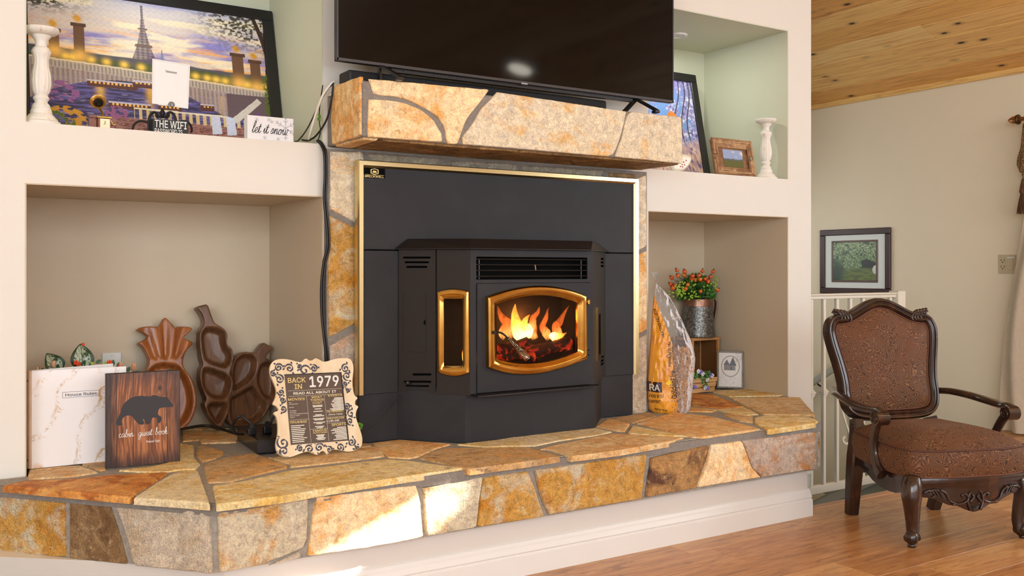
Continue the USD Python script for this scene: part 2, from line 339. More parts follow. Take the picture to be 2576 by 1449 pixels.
# floor: planks along X, each its own piece near the picture
def floor_mat(i):
    base, lt, dk = [((186, 130, 78), (210, 160, 104), (116, 72, 40)), ((178, 120, 69), (202, 150, 94), (110, 66, 36)), ((194, 140, 86), (216, 168, 110), (126, 80, 46)), ((172, 118, 69), (198, 146, 92), (104, 64, 35))][i]; nm = f'plank_{i}'
    n = {'tc': ('texture_coordinate', {}), 'm': ('mapping', dict(scale=(.09, 1, 1), location=(i * 3.1, i * 1.3, 0))), 'w': ('noise_texture', dict(scale=34, detail=7, roughness=.62, distortion=1.6)), 'r': ('rgb_ramp', {'ramp': [(.22, lin(dk)), (.45, lin(base)), (.7, lin(lt)), (1, lin(lt))]}),
         'm2': ('mapping', dict(scale=(.25, 1, 1), location=(i * 5.1, i * 2.3, 1))), 'w2': ('noise_texture', dict(scale=9, detail=6, roughness=.7, distortion=3.2)), 'r2': ('rgb_ramp', {'ramp': [(.0, (0, 0, 0)), (.54, (0, 0, 0)), (.74, (.85, .85, .85))]}), 'x': ('mix_color', dict(b=lin(112, 68, 40))),
         'b': ('bump', dict(strength=.15, distance=.002)), 'p': ('principled_bsdf', dict(roughness=.3, specular_ior_level=.5))}
    l = [('tc.object', 'm.vector'), ('m.vector', 'w.vector'), ('w.fac', 'r.fac'), ('tc.object', 'm2.vector'), ('m2.vector', 'w2.vector'), ('w2.fac', 'r2.fac'), ('r2.color', 'x.fac'), ('r.color', 'x.a'), ('x.result', 'p.base_color'), ('w.fac', 'b.height'), ('b.normal', 'p.normal')]
    mats[nm] = usdkit.material(stage, '/World/Looks/' + nm, n, l, surface='p.BSDF'); return mats[nm]
PLANK = [floor_mat(i) for i in range(4)]
floor = Thing('floor', 'laminate floor of warm brown wood planks', None, kind='structure')
YF = 2.585
obj('subfloor', [bx(-3.2, 3.0, -3.6, YB, -.06, -.012), bx(3.0, XS, -3.6, YF - .03, -.06, -.012)], M('subfloor', (90, 66, 44), .8), floor, smooth=False)
obj('floor_beyond', [bx(-3.2, XS, -3.6, .94, -.012, 0), bx(-3.2, .6, .94, 2.6, -.012, 0)], PLANK[1], floor, smooth=False)
PW = .165
for k in range(10):
    y1 = YF - .045 - k * PW; y0 = y1 - PW; x = .6
    while x < XS:
        e = min(XS, x + (rs.uniform(.5, 1.1) if x == .6 else 1.12)); e = XS if XS - e < .2 else e
        obj('plank', bx(x + .0004, e - .0004, y0 + .0004, y1 - .0004, -.012, 0, .0005), PLANK[rs.randint(4)], floor, smooth=False); x = e
obj('nosing', [bx(2.98, XS, YF - .044, YF, -.06, .004, .004), bx(2.98, XS, YF - .018, YF - .002, -.16, -.06)], M('nosing_wood', (190, 140, 100), .35), floor, smooth=False)

# built-in plinth below the hearth, with its baseboard
PF = [(.03, 3.06), (.262, 2.955), (.70, 2.50), (2.975, 2.50), (3.46, 3.06)]
plinth = ext(Polygon(PF + [(3.0, 3.055), (.5, 3.055)]).convex_hull, .183)
obj('wall_plinth', plinth, M('plinth_paint', (214, 206, 196), .55, bump=(240, .12, .002)), smooth=False, kind='structure')
def skirting(pts, z0=0.):
    prof = [(0, 0), (.019, 0), (.019, .062), (.013, .068), (.017, .074), (.011, .088), (.011, .094), (.006, .104), (0, .108)]
    pts = np.array(pts); out = []; n = []
    for i in range(len(pts)):
        d = [];
        if i: q = pts[i] - pts[i - 1]; d.append(np.array([q[1], -q[0]]) / np.linalg.norm(q))
        if i < len(pts) - 1: q = pts[i + 1] - pts[i]; d.append(np.array([q[1], -q[0]]) / np.linalg.norm(q))
        a = sum(d); a /= np.linalg.norm(a); n.append(a / (a @ d[0]))
    k = len(prof); v = [(*(p + o * m), z0 + h) for p, m in zip(pts, n) for o, h in prof]; f = []
    for i in range(len(pts) - 1):
        for j in range(k):
            w = (j + 1) % k; f += [(i * k + j, (i + 1) * k + j, (i + 1) * k + w), (i * k + j, (i + 1) * k + w, i * k + w)]
    for e in (0, len(pts) - 1): f += [(e * k, e * k + j, e * k + j + 1) if e else (e * k, e * k + j + 1, e * k + j) for j in range(1, k - 1)]
    m = trimesh.Trimesh(np.array(v), np.array(f), process=False)
    if m.volume < 0: m.invert()
    return m
obj('baseboard_back', skirting(PF), white_trim, smooth=25, kind='structure')
obj('baseboard_right', skirting([(XS, 2.5), (XS, -3.55)]), white_trim, smooth=25, kind='structure')
# ================================================================ quartzite flagstone: hearth, mantel, chimney facing
def stone_mat(key, base, c1, c2, c3, a=(.42, .6), b=(.5, .68), c=(.58, .7), rough=.62, bstr=.5):
    """Quartzite: three stains over a base colour, then darker and lighter grain at two sizes; the relief follows the grain."""
    n = {'tc': ('texture_coordinate', {}), 'p': ('principled_bsdf', dict(roughness=rough, specular_ior_level=.35)), 'bt': ('bump', dict(strength=min(1, .35 + bstr * .65), distance=.006 + .008 * bstr)), 'hs': ('math', dict(math_type='multiply_add', value2=.5)),
         'g1': ('noise_texture', dict(scale=46, detail=7, roughness=.72, distortion=.6)), 'g2': ('noise_texture', dict(scale=210, detail=4, roughness=.65)), 'e1': ('map_range', dict(from_min=.32, from_max=.68, to_min=.84 - bstr * .12, to_max=1.40, clamp=True)), 'e2': ('map_range', dict(from_min=.34, from_max=.66, to_min=.88 - bstr * .08, to_max=1.27, clamp=True)), 'em': ('math', dict(math_type='multiply')), 'hv': ('hsv', {})}
    l = [('tc.object', 'g1.vector'), ('tc.object', 'g2.vector'), ('g1.fac', 'e1.value'), ('g2.fac', 'e2.value'), ('e1.result', 'em.value1'), ('e2.result', 'em.value2'), ('em.value', 'hv.value'), ('hv.color', 'p.base_color'), ('g1.fac', 'hs.value1'), ('g2.fac', 'hs.value3'), ('hs.value', 'bt.height'), ('bt.normal', 'p.normal')]
    last = None
    for i, (sc, st, c2_, (lo, hi), ds) in enumerate(((5.0, (1, 1, 1.3), c1, a, 1.6), (11, (1, 1.4, 1), c2, b, 1.2), (34, (1, 1, 1), c3, c, .6))):
        n[f'm{i}'] = ('mapping', dict(scale=st, location=(3.1 * i + len(key), 1.7 * i, .9 * i))); n[f'n{i}'] = ('noise_texture', dict(scale=sc, detail=6, roughness=.6, distortion=ds)); n[f'r{i}'] = ('rgb_ramp', {'ramp': [(0, (0, 0, 0)), (lo, (0, 0, 0)), (hi, (1, 1, 1)), (1, (1, 1, 1))]}); n[f'x{i}'] = ('mix_color', dict(a=lin(base), b=lin(c2_)))
        l += [('tc.object', f'm{i}.vector'), (f'm{i}.vector', f'n{i}.vector'), (f'n{i}.fac', f'r{i}.fac'), (f'r{i}.color', f'x{i}.fac')] + ([(last, f'x{i}.a')] if last else []); last = f'x{i}.result'
    l.append((last, 'hv.color')); mats['stone_' + key] = usdkit.material(stage, '/World/Looks/stone_' + key, n, l, surface='p.BSDF'); return mats['stone_' + key]
ST = dict(
    rust=stone_mat('rust', (206, 140, 68), (166, 92, 34), (222, 170, 100), (140, 80, 34), bstr=.3),
    beige=stone_mat('beige', (218, 200, 160), (208, 178, 118), (226, 210, 176), (184, 160, 118), bstr=.3),
    straw=stone_mat('straw', (226, 206, 154), (214, 174, 96), (234, 216, 174), (180, 156, 110), bstr=.3),
    brown=stone_mat('brown', (196, 164, 120), (208, 158, 94), (164, 128, 88), (140, 110, 78), bstr=.4),
    tan=stone_mat('tan', (216, 186, 138), (206, 154, 92), (228, 204, 160), (172, 138, 96), bstr=.35),
    orange=stone_mat('orange', (222, 182, 124), (214, 152, 82), (230, 200, 154), (184, 138, 90), bstr=.3),
    gold=stone_mat('gold', (240, 184, 94), (248, 234, 204), (228, 152, 48), (246, 222, 172), a=(.5, .66), bstr=1.),
    cream=stone_mat('cream', (242, 226, 192), (236, 172, 84), (230, 214, 186), (248, 236, 212), a=(.52, .66), bstr=.9),
    greige=stone_mat('greige', (222, 206, 182), (228, 210, 184), (210, 188, 156), (234, 222, 204), bstr=.8),
    umber=stone_mat('umber', (168, 132, 90), (140, 102, 64), (190, 156, 112), (200, 170, 128), bstr=.9),
    mottled=stone_mat('mottled', (212, 160, 100), (120, 82, 62), (216, 168, 108), (232, 196, 144), a=(.46, .58), bstr=1.),
    blush=stone_mat('blush', (226, 204, 184), (214, 150, 88), (206, 186, 170), (230, 212, 194), a=(.5, .64), bstr=.9),
    apricot=stone_mat('apricot', (246, 218, 170), (236, 172, 94), (240, 218, 178), (212, 168, 112), a=(.48, .64), bstr=.5),
    sand=stone_mat('sand', (228, 212, 182), (228, 182, 116), (220, 206, 184), (212, 188, 150), a=(.54, .66), bstr=.5),
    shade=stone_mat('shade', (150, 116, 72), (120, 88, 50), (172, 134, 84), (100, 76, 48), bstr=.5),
    grey=stone_mat('grey', (176, 166, 146), (150, 140, 124), (196, 180, 150), (140, 132, 118), bstr=.6))
MORTAR = M('mortar', (142, 134, 125), .9, var=[(70, (1, 1, 1), (132, 124, 116), .4, .65, 4), (300, (1, 1, 1), (196, 188, 178), .62, .72, 2)], bump=(260, .8, .004))
RS = np.random.RandomState(3)
def rough_edge(pts, amp, step=.012, seed=0):
    """Breaks a traced outline into short chipped edges."""
    p = poly(pts); b = p.exterior; n = max(10, int(b.length / step)); r = np.random.RandomState(seed)
    q = np.array([b.interpolate(i / n, True).coords[0] for i in range(n)])
    q += np.stack([meshkit.fbm(np.column_stack([q * 38, np.full(n, seed * 1.3 + k)]), 3, seed + k) - .5 for k in (0, 7)], 1) * 2 * amp
    return poly(q)
count = [0]
def stone(fr, pts, m, parent, th=.02, amp=.003, edge=.0022, step=.011, rnd=.005, name='stone', world=None, proud=0.):
    count[0] += 1; s = count[0]
    p = rough_edge(fr.pxs(pts) if world is None else world, edge, seed=s)
    tilt = RS.uniform(-.003, .003, 2); c = np.array(p.centroid.coords[0])
    def top(P, d):
        q = np.column_stack([P * 14, np.full(len(P), s * 2.1)]); big = meshkit.fbm(q, 2, s) - .5; fine = meshkit.fbm(q * 5.5, 3, s + 50) - .5
        return th + proud + rounded(0, rnd)(P, d) + (P - c) @ tilt + amp * (big * 1.2 + fine * 1.1) * np.minimum(1, d / .012)
    obj(name, fr.m(relief(p, top, 0., step, round_=rnd)), m, parent, smooth=28)

# ---- hearth
hearth = Thing('stone_hearth', 'raised fireplace hearth of golden flagstones set in grey mortar', 'hearth', (1.83, 2.7, .18))
HF = [(.655, 2.436), (3.0, 2.446), (3.03, 2.49), (3.51, 3.04), (3.51, YW), (RX1 - .006, YW), (RX1 - .006, YB - .006), (RX0, YB - .006), (RX0, YW), (LX1 - .002, YW), (LX1 - .006, YB - .006), (LX0 + .006, YB - .006), (LX0 + .006, YW), (.13, YW)]
obj('mortar_bed', ext(poly(HF).buffer(-.017, join_style=2), .3665 - .184, .184), M('mortar_pale', (172, 164, 152), .9, var=[(70, (1, 1, 1), (150, 142, 132), .4, .65, 4)], bump=(260, .8, .004)), hearth, smooth=False)
obj('mortar_band', ext(poly(HF).buffer(-.006, join_style=2).difference(sbox(-1, 3.0, 5, 5)), .031, .3325), MORTAR, hearth, smooth=False)
FT = Fr((0, 0, .352), (1, 0, 0), (0, 1, 0)); FTp = Fr((0, 0, HZ), (1, 0, 0), (0, 1, 0))
A = lambda *p: crop(2.576, 0, 1080, p)
Bc = lambda *p: crop(2.394, 1000, 960, p)
tops = [
 ('rust', A((16, 362), (160, 330), (470, 318), (700, 295), (1088, 274), (1075, 292), (980, 352), (846, 436), (700, 424), (300, 388))),
 ('beige', A((868, 440), (1000, 352), (1110, 286), (1190, 262), (1285, 262), (1310, 330), (1362, 478), (1200, 464))),
 ('tan', A((176, 300), (190, 258), (420, 235), (520, 232), (640, 275), (480, 300), (350, 310), (190, 318))),
 ('brown', A((530, 226), (560, 170), (690, 150), (690, 255), (650, 264))),
 ('straw', A((760, 262), (1000, 235), (1080, 215), (1080, 110), (1170, 88), (1255, 100), (1260, 180), (1300, 222), (1270, 254), (1180, 257), (1060, 274), (900, 272))),
 ('brown', A((1275, 110), (1340, 103), (1450, 140), (1455, 155), (1400, 185), (1310, 208), (1268, 165))),
 ('tan', A((1180, 6), (1400, 2), (1560, 30), (1535, 80), (1300, 88), (1290, 66), (1180, 76))),
 ('tan', A((1100, -20), (1300, -24), (1500, -10), (1420, -3), (1180, 0), (1100, 50))),
 ('brown', A((1320, 225), (1480, 175), (1650, 150), (1690, 165), (1860, 225), (1860, 245), (1700, 280), (1500, 335), (1345, 342), (1330, 290))),
 ('straw', [(534, 1221), (606, 1211), (726, 1183), (835, 1170.5), (880, 1164), (975, 1154), (1030, 1158), (1166, 1176), (1000, 1201), (880, 1219), (700, 1249), (545, 1268), (538, 1240)]),
 ('tan', [(672, 1150), (712, 1146), (905, 1127), (958, 1120), (968, 1146), (850, 1161), (730, 1174), (728, 1166)]),
 ('brown', [(690, 1138), (740, 1120), (900, 1112), (935, 1117), (935, 1121), (880, 1126), (720, 1142)]),
 ('orange', [(936, 1114), (1004, 1105), (1135, 1116), (1097, 1127), (1054, 1147), (1029, 1152), (976, 1149)]),
 ('brown', [(1054, 1151.5), (1079, 1138), (1116, 1127), (1159.5, 1126), (1268, 1124), (1330, 1124), (1364.5, 1134.5), (1411, 1147), (1315, 1162), (1178, 1180), (1097, 1161)]),
 ('beige', [(1147, 1117), (1246.5, 1106), (1346, 1090), (1495, 1075), (1541, 1085), (1495, 1095), (1408, 1107), (1346, 1120), (1284, 1121), (1222, 1123)]),
 ('tan', [(1355, 1129), (1401, 1117), (1539, 1090), (1585, 1092), (1722, 1100), (1685, 1110), (1560, 1132), (1436, 1147), (1376, 1129)]),
 ('orange', [(1499, 1072), (1530, 1052), (1585, 1064), (1572, 1084), (1547, 1082)]),
 ('straw', [(1578.5, 1087), (1591, 1069), (1735, 1097), (1585, 1090)]),
 ('brown', [(1539, 1052), (1626, 1037), (1652, 1045), (1593, 1063)]),
 ('orange', [(1601, 1064), (1668, 1043), (1700, 1036), (1793, 1047), (1914, 1078), (1860, 1086), (1772, 1098), (1743, 1099)]),
 ('rust', [(1739, 988), (1793, 991), (1873, 1022), (1810, 1026), (1739, 1019)]),
 ('orange', [(1720, 1022), (1806, 1029), (1793, 1035), (1720, 1033)]),
 ('straw', [(1802, 1029), (1877, 1025), (1910, 1041), (1852, 1045)]),
 ('tan', [(1819, 1041.5), (1894, 1046), (1894, 1062), (1860, 1058)]),
 ('straw', [(1898, 1050), (1926, 1044), (2036, 1046), (2059, 1058), (2050, 1064), (1931, 1081), (1898, 1064)]),
 ('tan', [(1835, 1000), (2013, 998), (2052, 1043.5), (1919, 1041.5)]),
 ('straw', [(1785, 983), (1881, 977), (1973, 991), (1960, 995), (1835, 997)])]
for m, p in tops: stone(FT, None, ST[m], hearth, th=.0195, amp=.0016, edge=.0016, rnd=.006, world=FTp.pxs(p))
# a thin cap of the edge stones overhangs the front course: the front stones start below it
FF = Fr((0, 2.455, 0), (1, 0, 0), (0, 0, 1)); FFp = Fr((0, 2.44, 0), (1, 0, 0), (0, 0, 1))
c0, c1 = np.array([.658, 2.440]), np.array([.216, 2.974]); dd = (c0 - c1) / np.linalg.norm(c0 - c1); nn = np.array([dd[1], -dd[0]])
FC = Fr((*(c1 - nn * .015), 0), (*dd, 0), (0, 0, 1)); FCp = Fr((*c1, 0), (*dd, 0), (0, 0, 1))
front = [(FC, FCp, 'gold', A((-120, 420), (160, 430), (410, 462), (420, 832), (200, 815), (-120, 790))),
 (FC, FCp, 'umber', A((445, 462), (690, 466), (755, 650), (815, 878), (445, 842))),
 (FC, FCp, 'greige', A((730, 468), (960, 484), (1310, 528), (1345, 562), (1362, 940), (866, 886), (800, 650))),
 (FF, FFp, 'cream', A((1412, 535), (1600, 515), (2000, 445), (1995, 700), (1970, 775), (1700, 880), (1428, 936))),
 (FF, FFp, 'greige', A((1750, 888), (1945, 795), (1962, 828))),
 (FF, FFp, 'apricot', [(797, 1250), (880, 1241), (1049, 1220), (1060, 1269), (1067, 1352), (1000, 1367), (777, 1401), (785, 1330)]),
 (FF, FFp, 'cream', Bc((160, 645), (400, 600), (520, 575), (500, 700), (480, 880), (180, 935))),
 (FF, FFp, 'gold', Bc((526, 577), (690, 552), (790, 543), (830, 640), (890, 815), (486, 879), (506, 700))),
 (FF, FFp, 'gold', Bc((835, 533), (1505, 437), (1490, 560), (1475, 708), (920, 803), (870, 690))),
 (FF, FFp, 'mottled', Bc((1540, 462), (1880, 383), (1850, 500), (1800, 645), (1505, 698), (1525, 560))),
 (FF, FFp, 'apricot', Bc((1897, 382), (2080, 358), (2110, 440), (2140, 520), (2195, 578), (1810, 640), (1872, 480))),
 (FF, FFp, 'blush', Bc((2085, 358), (2522, 303), (2526, 528), (2204, 577), (2146, 520), (2116, 440)))]
for fr, fp, m, p in front: stone(fr, None, ST[m], hearth, th=.0135, amp=.006, edge=.0022, step=.008, rnd=.005, world=fp.pxs(p))
# right-hand chamfer, turned away from the photograph
e0, e1 = np.array([3.012, 2.462]), np.array([3.515, 3.036]); d2 = (e1 - e0) / np.linalg.norm(e1 - e0); n2 = np.array([d2[1], -d2[0]])
FE = Fr((*(e0 - n2 * .015), 0), (*d2, 0), (0, 0, 1))
for a, b, m in ((.02, .26, 'blush'), (.275, .5, 'gold'), (.515, .74, 'cream')): stone(FE, None, ST[m], hearth, th=.0135, amp=.005, world=[(a, .187), (b, .187), (b + .01, .335), (a + .005, .34)])

# ---- mantel: a thick stone shelf on the chimney
MX0, MX1, MY, MZ0, MZ1 = 1.199, 2.562, 2.752, 1.372, 1.562
mantel = Thing('stone_mantel', 'thick flagstone mantel shelf carrying the television', 'mantel', ((MX0 + MX1) / 2, 2.9, MZ0))
obj('mortar_core', bx(MX0 + .008, MX1, MY + .009, YW - .002, MZ0 + .009, MZ1 - .004, .004), MORTAR, mantel, smooth=False)
FM = FY(MY + .011); FMp = FY(MY)
M1 = lambda *p: crop(4.528, 800, 100, p)
M2 = lambda *p: crop(4.529, 1280, 150, p)
for m, p in (('apricot', M1((588, 442), (1960, 567), (1900, 650), (1700, 900), (1590, 1190), (1478, 1182), (1455, 1010), (1385, 890), (1245, 790), (1055, 690), (905, 650), (700, 632), (635, 610))),
             ('apricot', M1((585, 680), (780, 682), (1000, 718), (1180, 793), (1325, 920), (1412, 1060), (1423, 1165), (573, 1105))),
             ('sand', [(1252.7, 231), (1580 - 4, 280), (1571, 310), (1562, 344), (1551, 375), (1543, 388), (1529, 393.5), (1280, 371.5), (1167, 362.5), (1164.4, 345), (1190, 312), (1213, 272), (1236, 250)]),
             ('sand', M2((1352, 650), (1400, 592), (1972, 652), (1983, 1000), (1985, 1185), (1217, 1105), (1292, 900)))):
    stone(FM, None, ST[m], mantel, th=.0095, amp=.0035, edge=.0016, step=.008, rnd=.004, world=FMp.pxs(p))
FML = Fr((MX0 + .013, 0, 0), (0, -1, 0), (0, 0, 1)); FMLp = Fr((MX0, 0, 0), (0, -1, 0), (0, 0, 1))
stone(FML, None, ST['orange'], mantel, th=.0115, amp=.006, edge=.002, step=.008, world=FMLp.pxs(M1((160, 528), (470, 412), (472, 1093), (150, 1196), (137, 900))))
FMB = Fr((0, 0, MZ0 + .014), (1, 0, 0), (0, -1, 0))
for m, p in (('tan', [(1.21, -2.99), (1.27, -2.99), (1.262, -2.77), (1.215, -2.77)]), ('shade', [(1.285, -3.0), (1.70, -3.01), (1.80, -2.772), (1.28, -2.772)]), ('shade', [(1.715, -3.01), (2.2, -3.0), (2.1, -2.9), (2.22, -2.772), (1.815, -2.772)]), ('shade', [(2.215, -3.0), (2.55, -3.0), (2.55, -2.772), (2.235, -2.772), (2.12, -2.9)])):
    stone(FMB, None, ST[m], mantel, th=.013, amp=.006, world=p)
FMT = Fr((0, 0, MZ1 - .012), (1, 0, 0), (0, 1, 0))
for m, p in (('sand', [(1.205, 2.765), (1.7, 2.765), (1.65, 3.05), (1.205, 3.05)]), ('apricot', [(1.715, 2.765), (2.2, 2.765), (2.15, 3.05), (1.665, 3.05)]), ('sand', [(2.215, 2.765), (2.555, 2.765), (2.555, 3.05), (2.165, 3.05)])):
    stone(FMT, None, ST[m], mantel, th=.008, amp=.002, step=.02, world=p)

# ---- flagstone facing of the chimney round the stove
facing = Thing('stone_facing', 'flagstone facing on the chimney around the black stove insert', 'stone facing', (1.9, 3.04, HZ - .01))
obj('mortar_backing', [bx(1.196, 1.45, 3.036, YW - .001, HZ - .008, MZ0), bx(2.40, 2.612, 3.036, YW - .001, HZ - .008, MZ0), bx(1.45, 2.40, 3.036, YW - .001, 1.26, MZ0)], MORTAR, facing, smooth=False)
FK = FY(3.042); FKp = FY(3.03)
S = lambda *p: crop(5.176, 860, 360, p)
for m, p in (('sand', [(832, 381), (912, 381), (916, 401), (940, 404), (940, 578), (897, 562), (868, 546), (830, 524)]),
             ('gold', [(829, 541), (860, 556), (897, 574), (935, 590), (935, 796), (897, 813), (828, 850), (826, 640)]),
             ('blush', [(829, 870), (897, 833), (935, 815), (935, 1117), (830, 1117)]),
             ('grey', [(927, 386), (1111, 398), (1124, 416), (1124, 440), (927, 425)]),
             ('grey', [(1134, 404), (1298, 412), (1306, 432), (1306, 455), (1140, 440)]),
             ('grey', M2((152, 1202), (1090, 1262), (1062, 1320), (1062, 1449), (190, 1400))),
             ('umber', M2((1152, 1284), (1450, 1302), (1452, 1340), (1452, 1449), (1110, 1420))),
             ('sand', [(1596, 452), (1627, 440), (1628, 620), (1607, 630), (1580, 640), (1580, 460)]),
             ('apricot', [(1580, 652), (1607, 641), (1628, 631), (1629, 829), (1605, 841), (1580, 850)]),
             ('greige', [(1580, 863), (1605, 852), (1629, 840), (1628, 1040), (1580, 1046)])):
    stone(FK, None, ST[m], facing, th=.0105, amp=.006, edge=.002, step=.009, world=FKp.pxs(p))
# ================================================================ pellet stove insert
charcoal = M('stove_charcoal', (35, 35, 38), .52, bump=(900, .25, .0008), specular_ior_level=.32, var=[(7, (1, 1, 1), (42, 43, 47), .45, .75, 4)])
black_brown_refl = M('stove_brown_black', (34, 28, 26), .5, specular_ior_level=.32, bump=(900, .25, .0008))  # stove black browned in the colour to imitate reflections on hood and left facets
black_in = M('stove_inside_black', (8, 8, 8), .9, specular_ior_level=.1)
brass = M('polished_brass', (202, 158, 84), .12, 1., var=[(9, (1, 1, 1), (176, 130, 62), .4, .7, 3)])
pale_brass = M('satin_brass', (214, 198, 150), .26, 1.)
steel = M('bright_steel', (190, 184, 172), .18, 1.)
dark_metal = M('dark_metal', (52, 50, 50), .35, .7)
gold_print = M('gold_print', (222, 200, 130), .4, .3)
stove = Thing('pellet_stove', 'black pellet stove insert with brass framed windows and burning fire', 'stove', (1.88, 2.9, HZ))
YP = 2.99
FP = FY(YP)
def quad(fr, a, b): x0, y0 = fr.px(*a); x1, y1 = fr.px(*b); return x0, x1, y0, y1
px0, pz1 = FP.px(900, 403); px1 = FP.px(1603.5, 452)[0]; pz0 = .535
seam = FP.px(950, 629)[1]
def plate(name, x0, x1, z0, z1, y0=YP, y1=YP + .012, m=charcoal, b=.0015, label=None): return obj(name, bx(x0, x1, y0, y1, z0, z1, b), m, stove, smooth=False, label=label)
BLx = onY(1004, 800, 2.98)[0]; FLx = onY(1183, 800, 2.79)[0]; FRx = onY(1491, 800, 2.79)[0]; BRx = onY(1529, 800, 2.97)[0]
plate('surround_panel', px0 + .012, px1 - .012, seam + .0015, pz1 - .012)
plate('surround_panel', px0 + .012, BLx + .02, pz0, seam - .0015); plate('surround_panel', BRx - .03, px1 - .012, pz0, seam - .0015)
plate('surround_panel', px0 + .006, BLx + .03, HZ - .002, pz0 + .01, YP + .006, YP + .018); plate('surround_panel', BRx - .05, px1 - .02, HZ - .002, pz0 + .01, YP + .006, YP + .018)
obj('surround_back', bx(px0 + .01, px1 - .01, YP + .018, YP + .022, HZ + .001, pz1 - .01), black_in, stove, smooth=False)
# brass trim: a moulded strip on three sides
def mitre(pts):
    """One length of trim with mitred ends: (outer corner, inner corner) at both ends, in the wall plane."""
    (o0, i0), (o1, i1) = pts; P_ = []
    for o, i in ((o0, i0), (o1, i1)):
        o, i = np.array(o, float), np.array(i, float)
        for t, d in ((0, .022), (1, .022), (0, -.003), (.14, -.011), (.72, -.011), (1, -.003)): q = o + (i - o) * t; P_.append((q[0], YP + d, q[1]))
    return hull(P_)
tO, tI = .002, .023; cL, cR = ((px0 - tO, pz1 + tO), (px0 + tI, pz1 - tI)), ((px1 + tO, pz1 + tO), (px1 - tI, pz1 - tI))
for e0_, e1_ in ((((px0 - tO, pz0), (px0 + tI, pz0)), cL), (cL, cR), (cR, ((px1 + tO, pz0), (px1 - tI, pz0)))): obj('brass_trim', mitre((e0_, e1_)), pale_brass, stove, smooth=False, label='satin brass trim strip')
# badge
bx0, bz1 = FP.px(915, 421.4); bx1_, bz0 = FP.px(968.2, 449.8); bw, bh = bx1_ - bx0, bz1 - bz0
badge = obj('badge', bx(bx0, bx1_, YP - .0015, YP, bz0, bz1), black_in, stove, smooth=False, label='black maker plate with gold lettering')
FB = FY(YP - .0015); hexr = lambda k: Polygon([(bx0 + bw * .5 + x * bw * k, bz0 + bh * .66 + y * bh * k) for x, y in ((-.17, -.17), (0, -.26), (.17, -.17), (.17, .17), (0, .26), (-.17, .17))]).buffer(.0015)
flame_p = Polygon(spl([(bx0 + bw * (.5 + x), bz0 + bh * (.66 + y)) for x, y in ((-.09, -.12), (-.08, .04), (-.045, .1), (-.02, .03), (0, .15), (.02, .03), (.045, .1), (.08, .04), (.09, -.12))], 4, True))
obj('lettering', [text(FB, 'BRECKWELL', bx0 + bw / 2, bz0 + bh * .06, bh * .2, bw * .9, bold=True, z=.0004), FB.m(bx(bx0 + bw * .05, bx1_ - bw * .05, bz0 + bh * .31, bz0 + bh * .335, .0002, .0008)), FB.m(ext(hexr(1).difference(hexr(.72)), .0008)), FB.m(ext(flame_p, .0008))], gold_print, badge, smooth=False)

# pedestal and body: three facets
h = HZ
pa, pb, pc, pd = onZ(1001, 1106, h), onZ(1172, 1114, h), onZ(1497, 1077, h), onZ(1530, 1053, h); zb = FY(2.79).px(1183, 992)[1]
ped = Polygon([(pa[0], YP + .01), (pb[0], 2.806), (pc[0], 2.806), (pd[0], YP + .01)])
obj('pedestal', ext(ped, zb + .02 - h, h - .001), charcoal, stove, smooth=False, label='plain dark pedestal under the firebox')
BL, FL, FR_, BR = np.array([BLx, 2.985]), np.array([FLx, 2.79]), np.array([FRx, 2.79]), np.array([BRx, 2.985])
zt = FY(2.78).px(1183, 626)[1]
Fd = FY(2.79); fl = (FL - BL) / np.linalg.norm(FL - BL); WL = np.linalg.norm(FL - BL); FLf = Fr((*BL, 0), (*fl, 0), (0, 0, 1)); frr = (BR - FR_) / np.linalg.norm(BR - FR_); WR = np.linalg.norm(BR - FR_); FRf = Fr((*FR_, 0), (*frr, 0), (0, 0, 1))
K = lambda *p: crop(2.898, 860, 500, p)
def slots(fr, L): return [LineString([fr.px(*a), fr.px(*b)]).buffer(w) for a, b, w in L]
kk = lambda x, y: (860 + x / 2.898, 500 + y / 2.898)
# left facet, in two panels split by a dark joint
xs = FLf.px(1097, 800)[0]
sl = slots(FLf, [(kk(452, 429), kk(640, 429), .0034), (kk(464, 463), kk(628, 463), .0034), (kk(476, 497), kk(616, 497), .0034), (kk(522, 1281), kk(645, 1281), .0038), (kk(458, 1333), kk(645, 1334), .0034), (kk(470, 1366), kk(630, 1366), .0032), (kk(480, 1400), kk(616, 1400), .0032)])
side = sbox(0.001, zb + .004, xs - .0015, zt)
for s in sl: side = side.difference(s)
side_panel = obj('side_panel', FLf.m(ext(side, .004, -.004)), black_brown_refl, stove, smooth=False, label='black side panel with vent slots, colour tinted for brown reflections')
hd = [FLf.px(*kk(*p)) for p in ((447, 688), (613, 684), (613, 1118), (449, 1114))]; notch = Point(FLf.px(*kk(613, 902))).buffer(.0085)
hatch = Polygon(hd).difference(notch)
obj('hatch', [FLf.m(ext(hatch.buffer(-.001), .0016, 0)), FLf.m(ext(Polygon(hd).exterior.buffer(.0007), .0022, 0))], black_brown_refl, side_panel, smooth=False); obj('hatch_notch', FLf.m(ext(notch.intersection(Polygon(hd)), .0008, 0)), black_in, side_panel, smooth=False)
kx, kz = FLf.px(*kk(495, 1338)); kn = lathe([(.001, 0), (.003, 0), (.003, .012), (.0075, .016), (.0085, .021), (.006, .026), (.001, .028)], 16); kn.vertices = FLf.o + (kn.vertices[:, :1] + kx) * FLf.ex + (kn.vertices[:, 1:2] + kz) * FLf.ey + kn.vertices[:, 2:] * FLf.ez
obj('air_knob', kn, dark_metal, side_panel)
wpo = [FLf.px(*kk(*p)) for p in ((745, 728), (885, 728), (885, 1218), (748, 1218))]
wp = sbox(xs + .0015, zb - .004, WL, zt).difference(Polygon(wpo))
obj('window_panel', FLf.m(ext(wp, .004, -.004)), black_brown_refl, stove, smooth=False, label='angled panel holding the narrow side window')
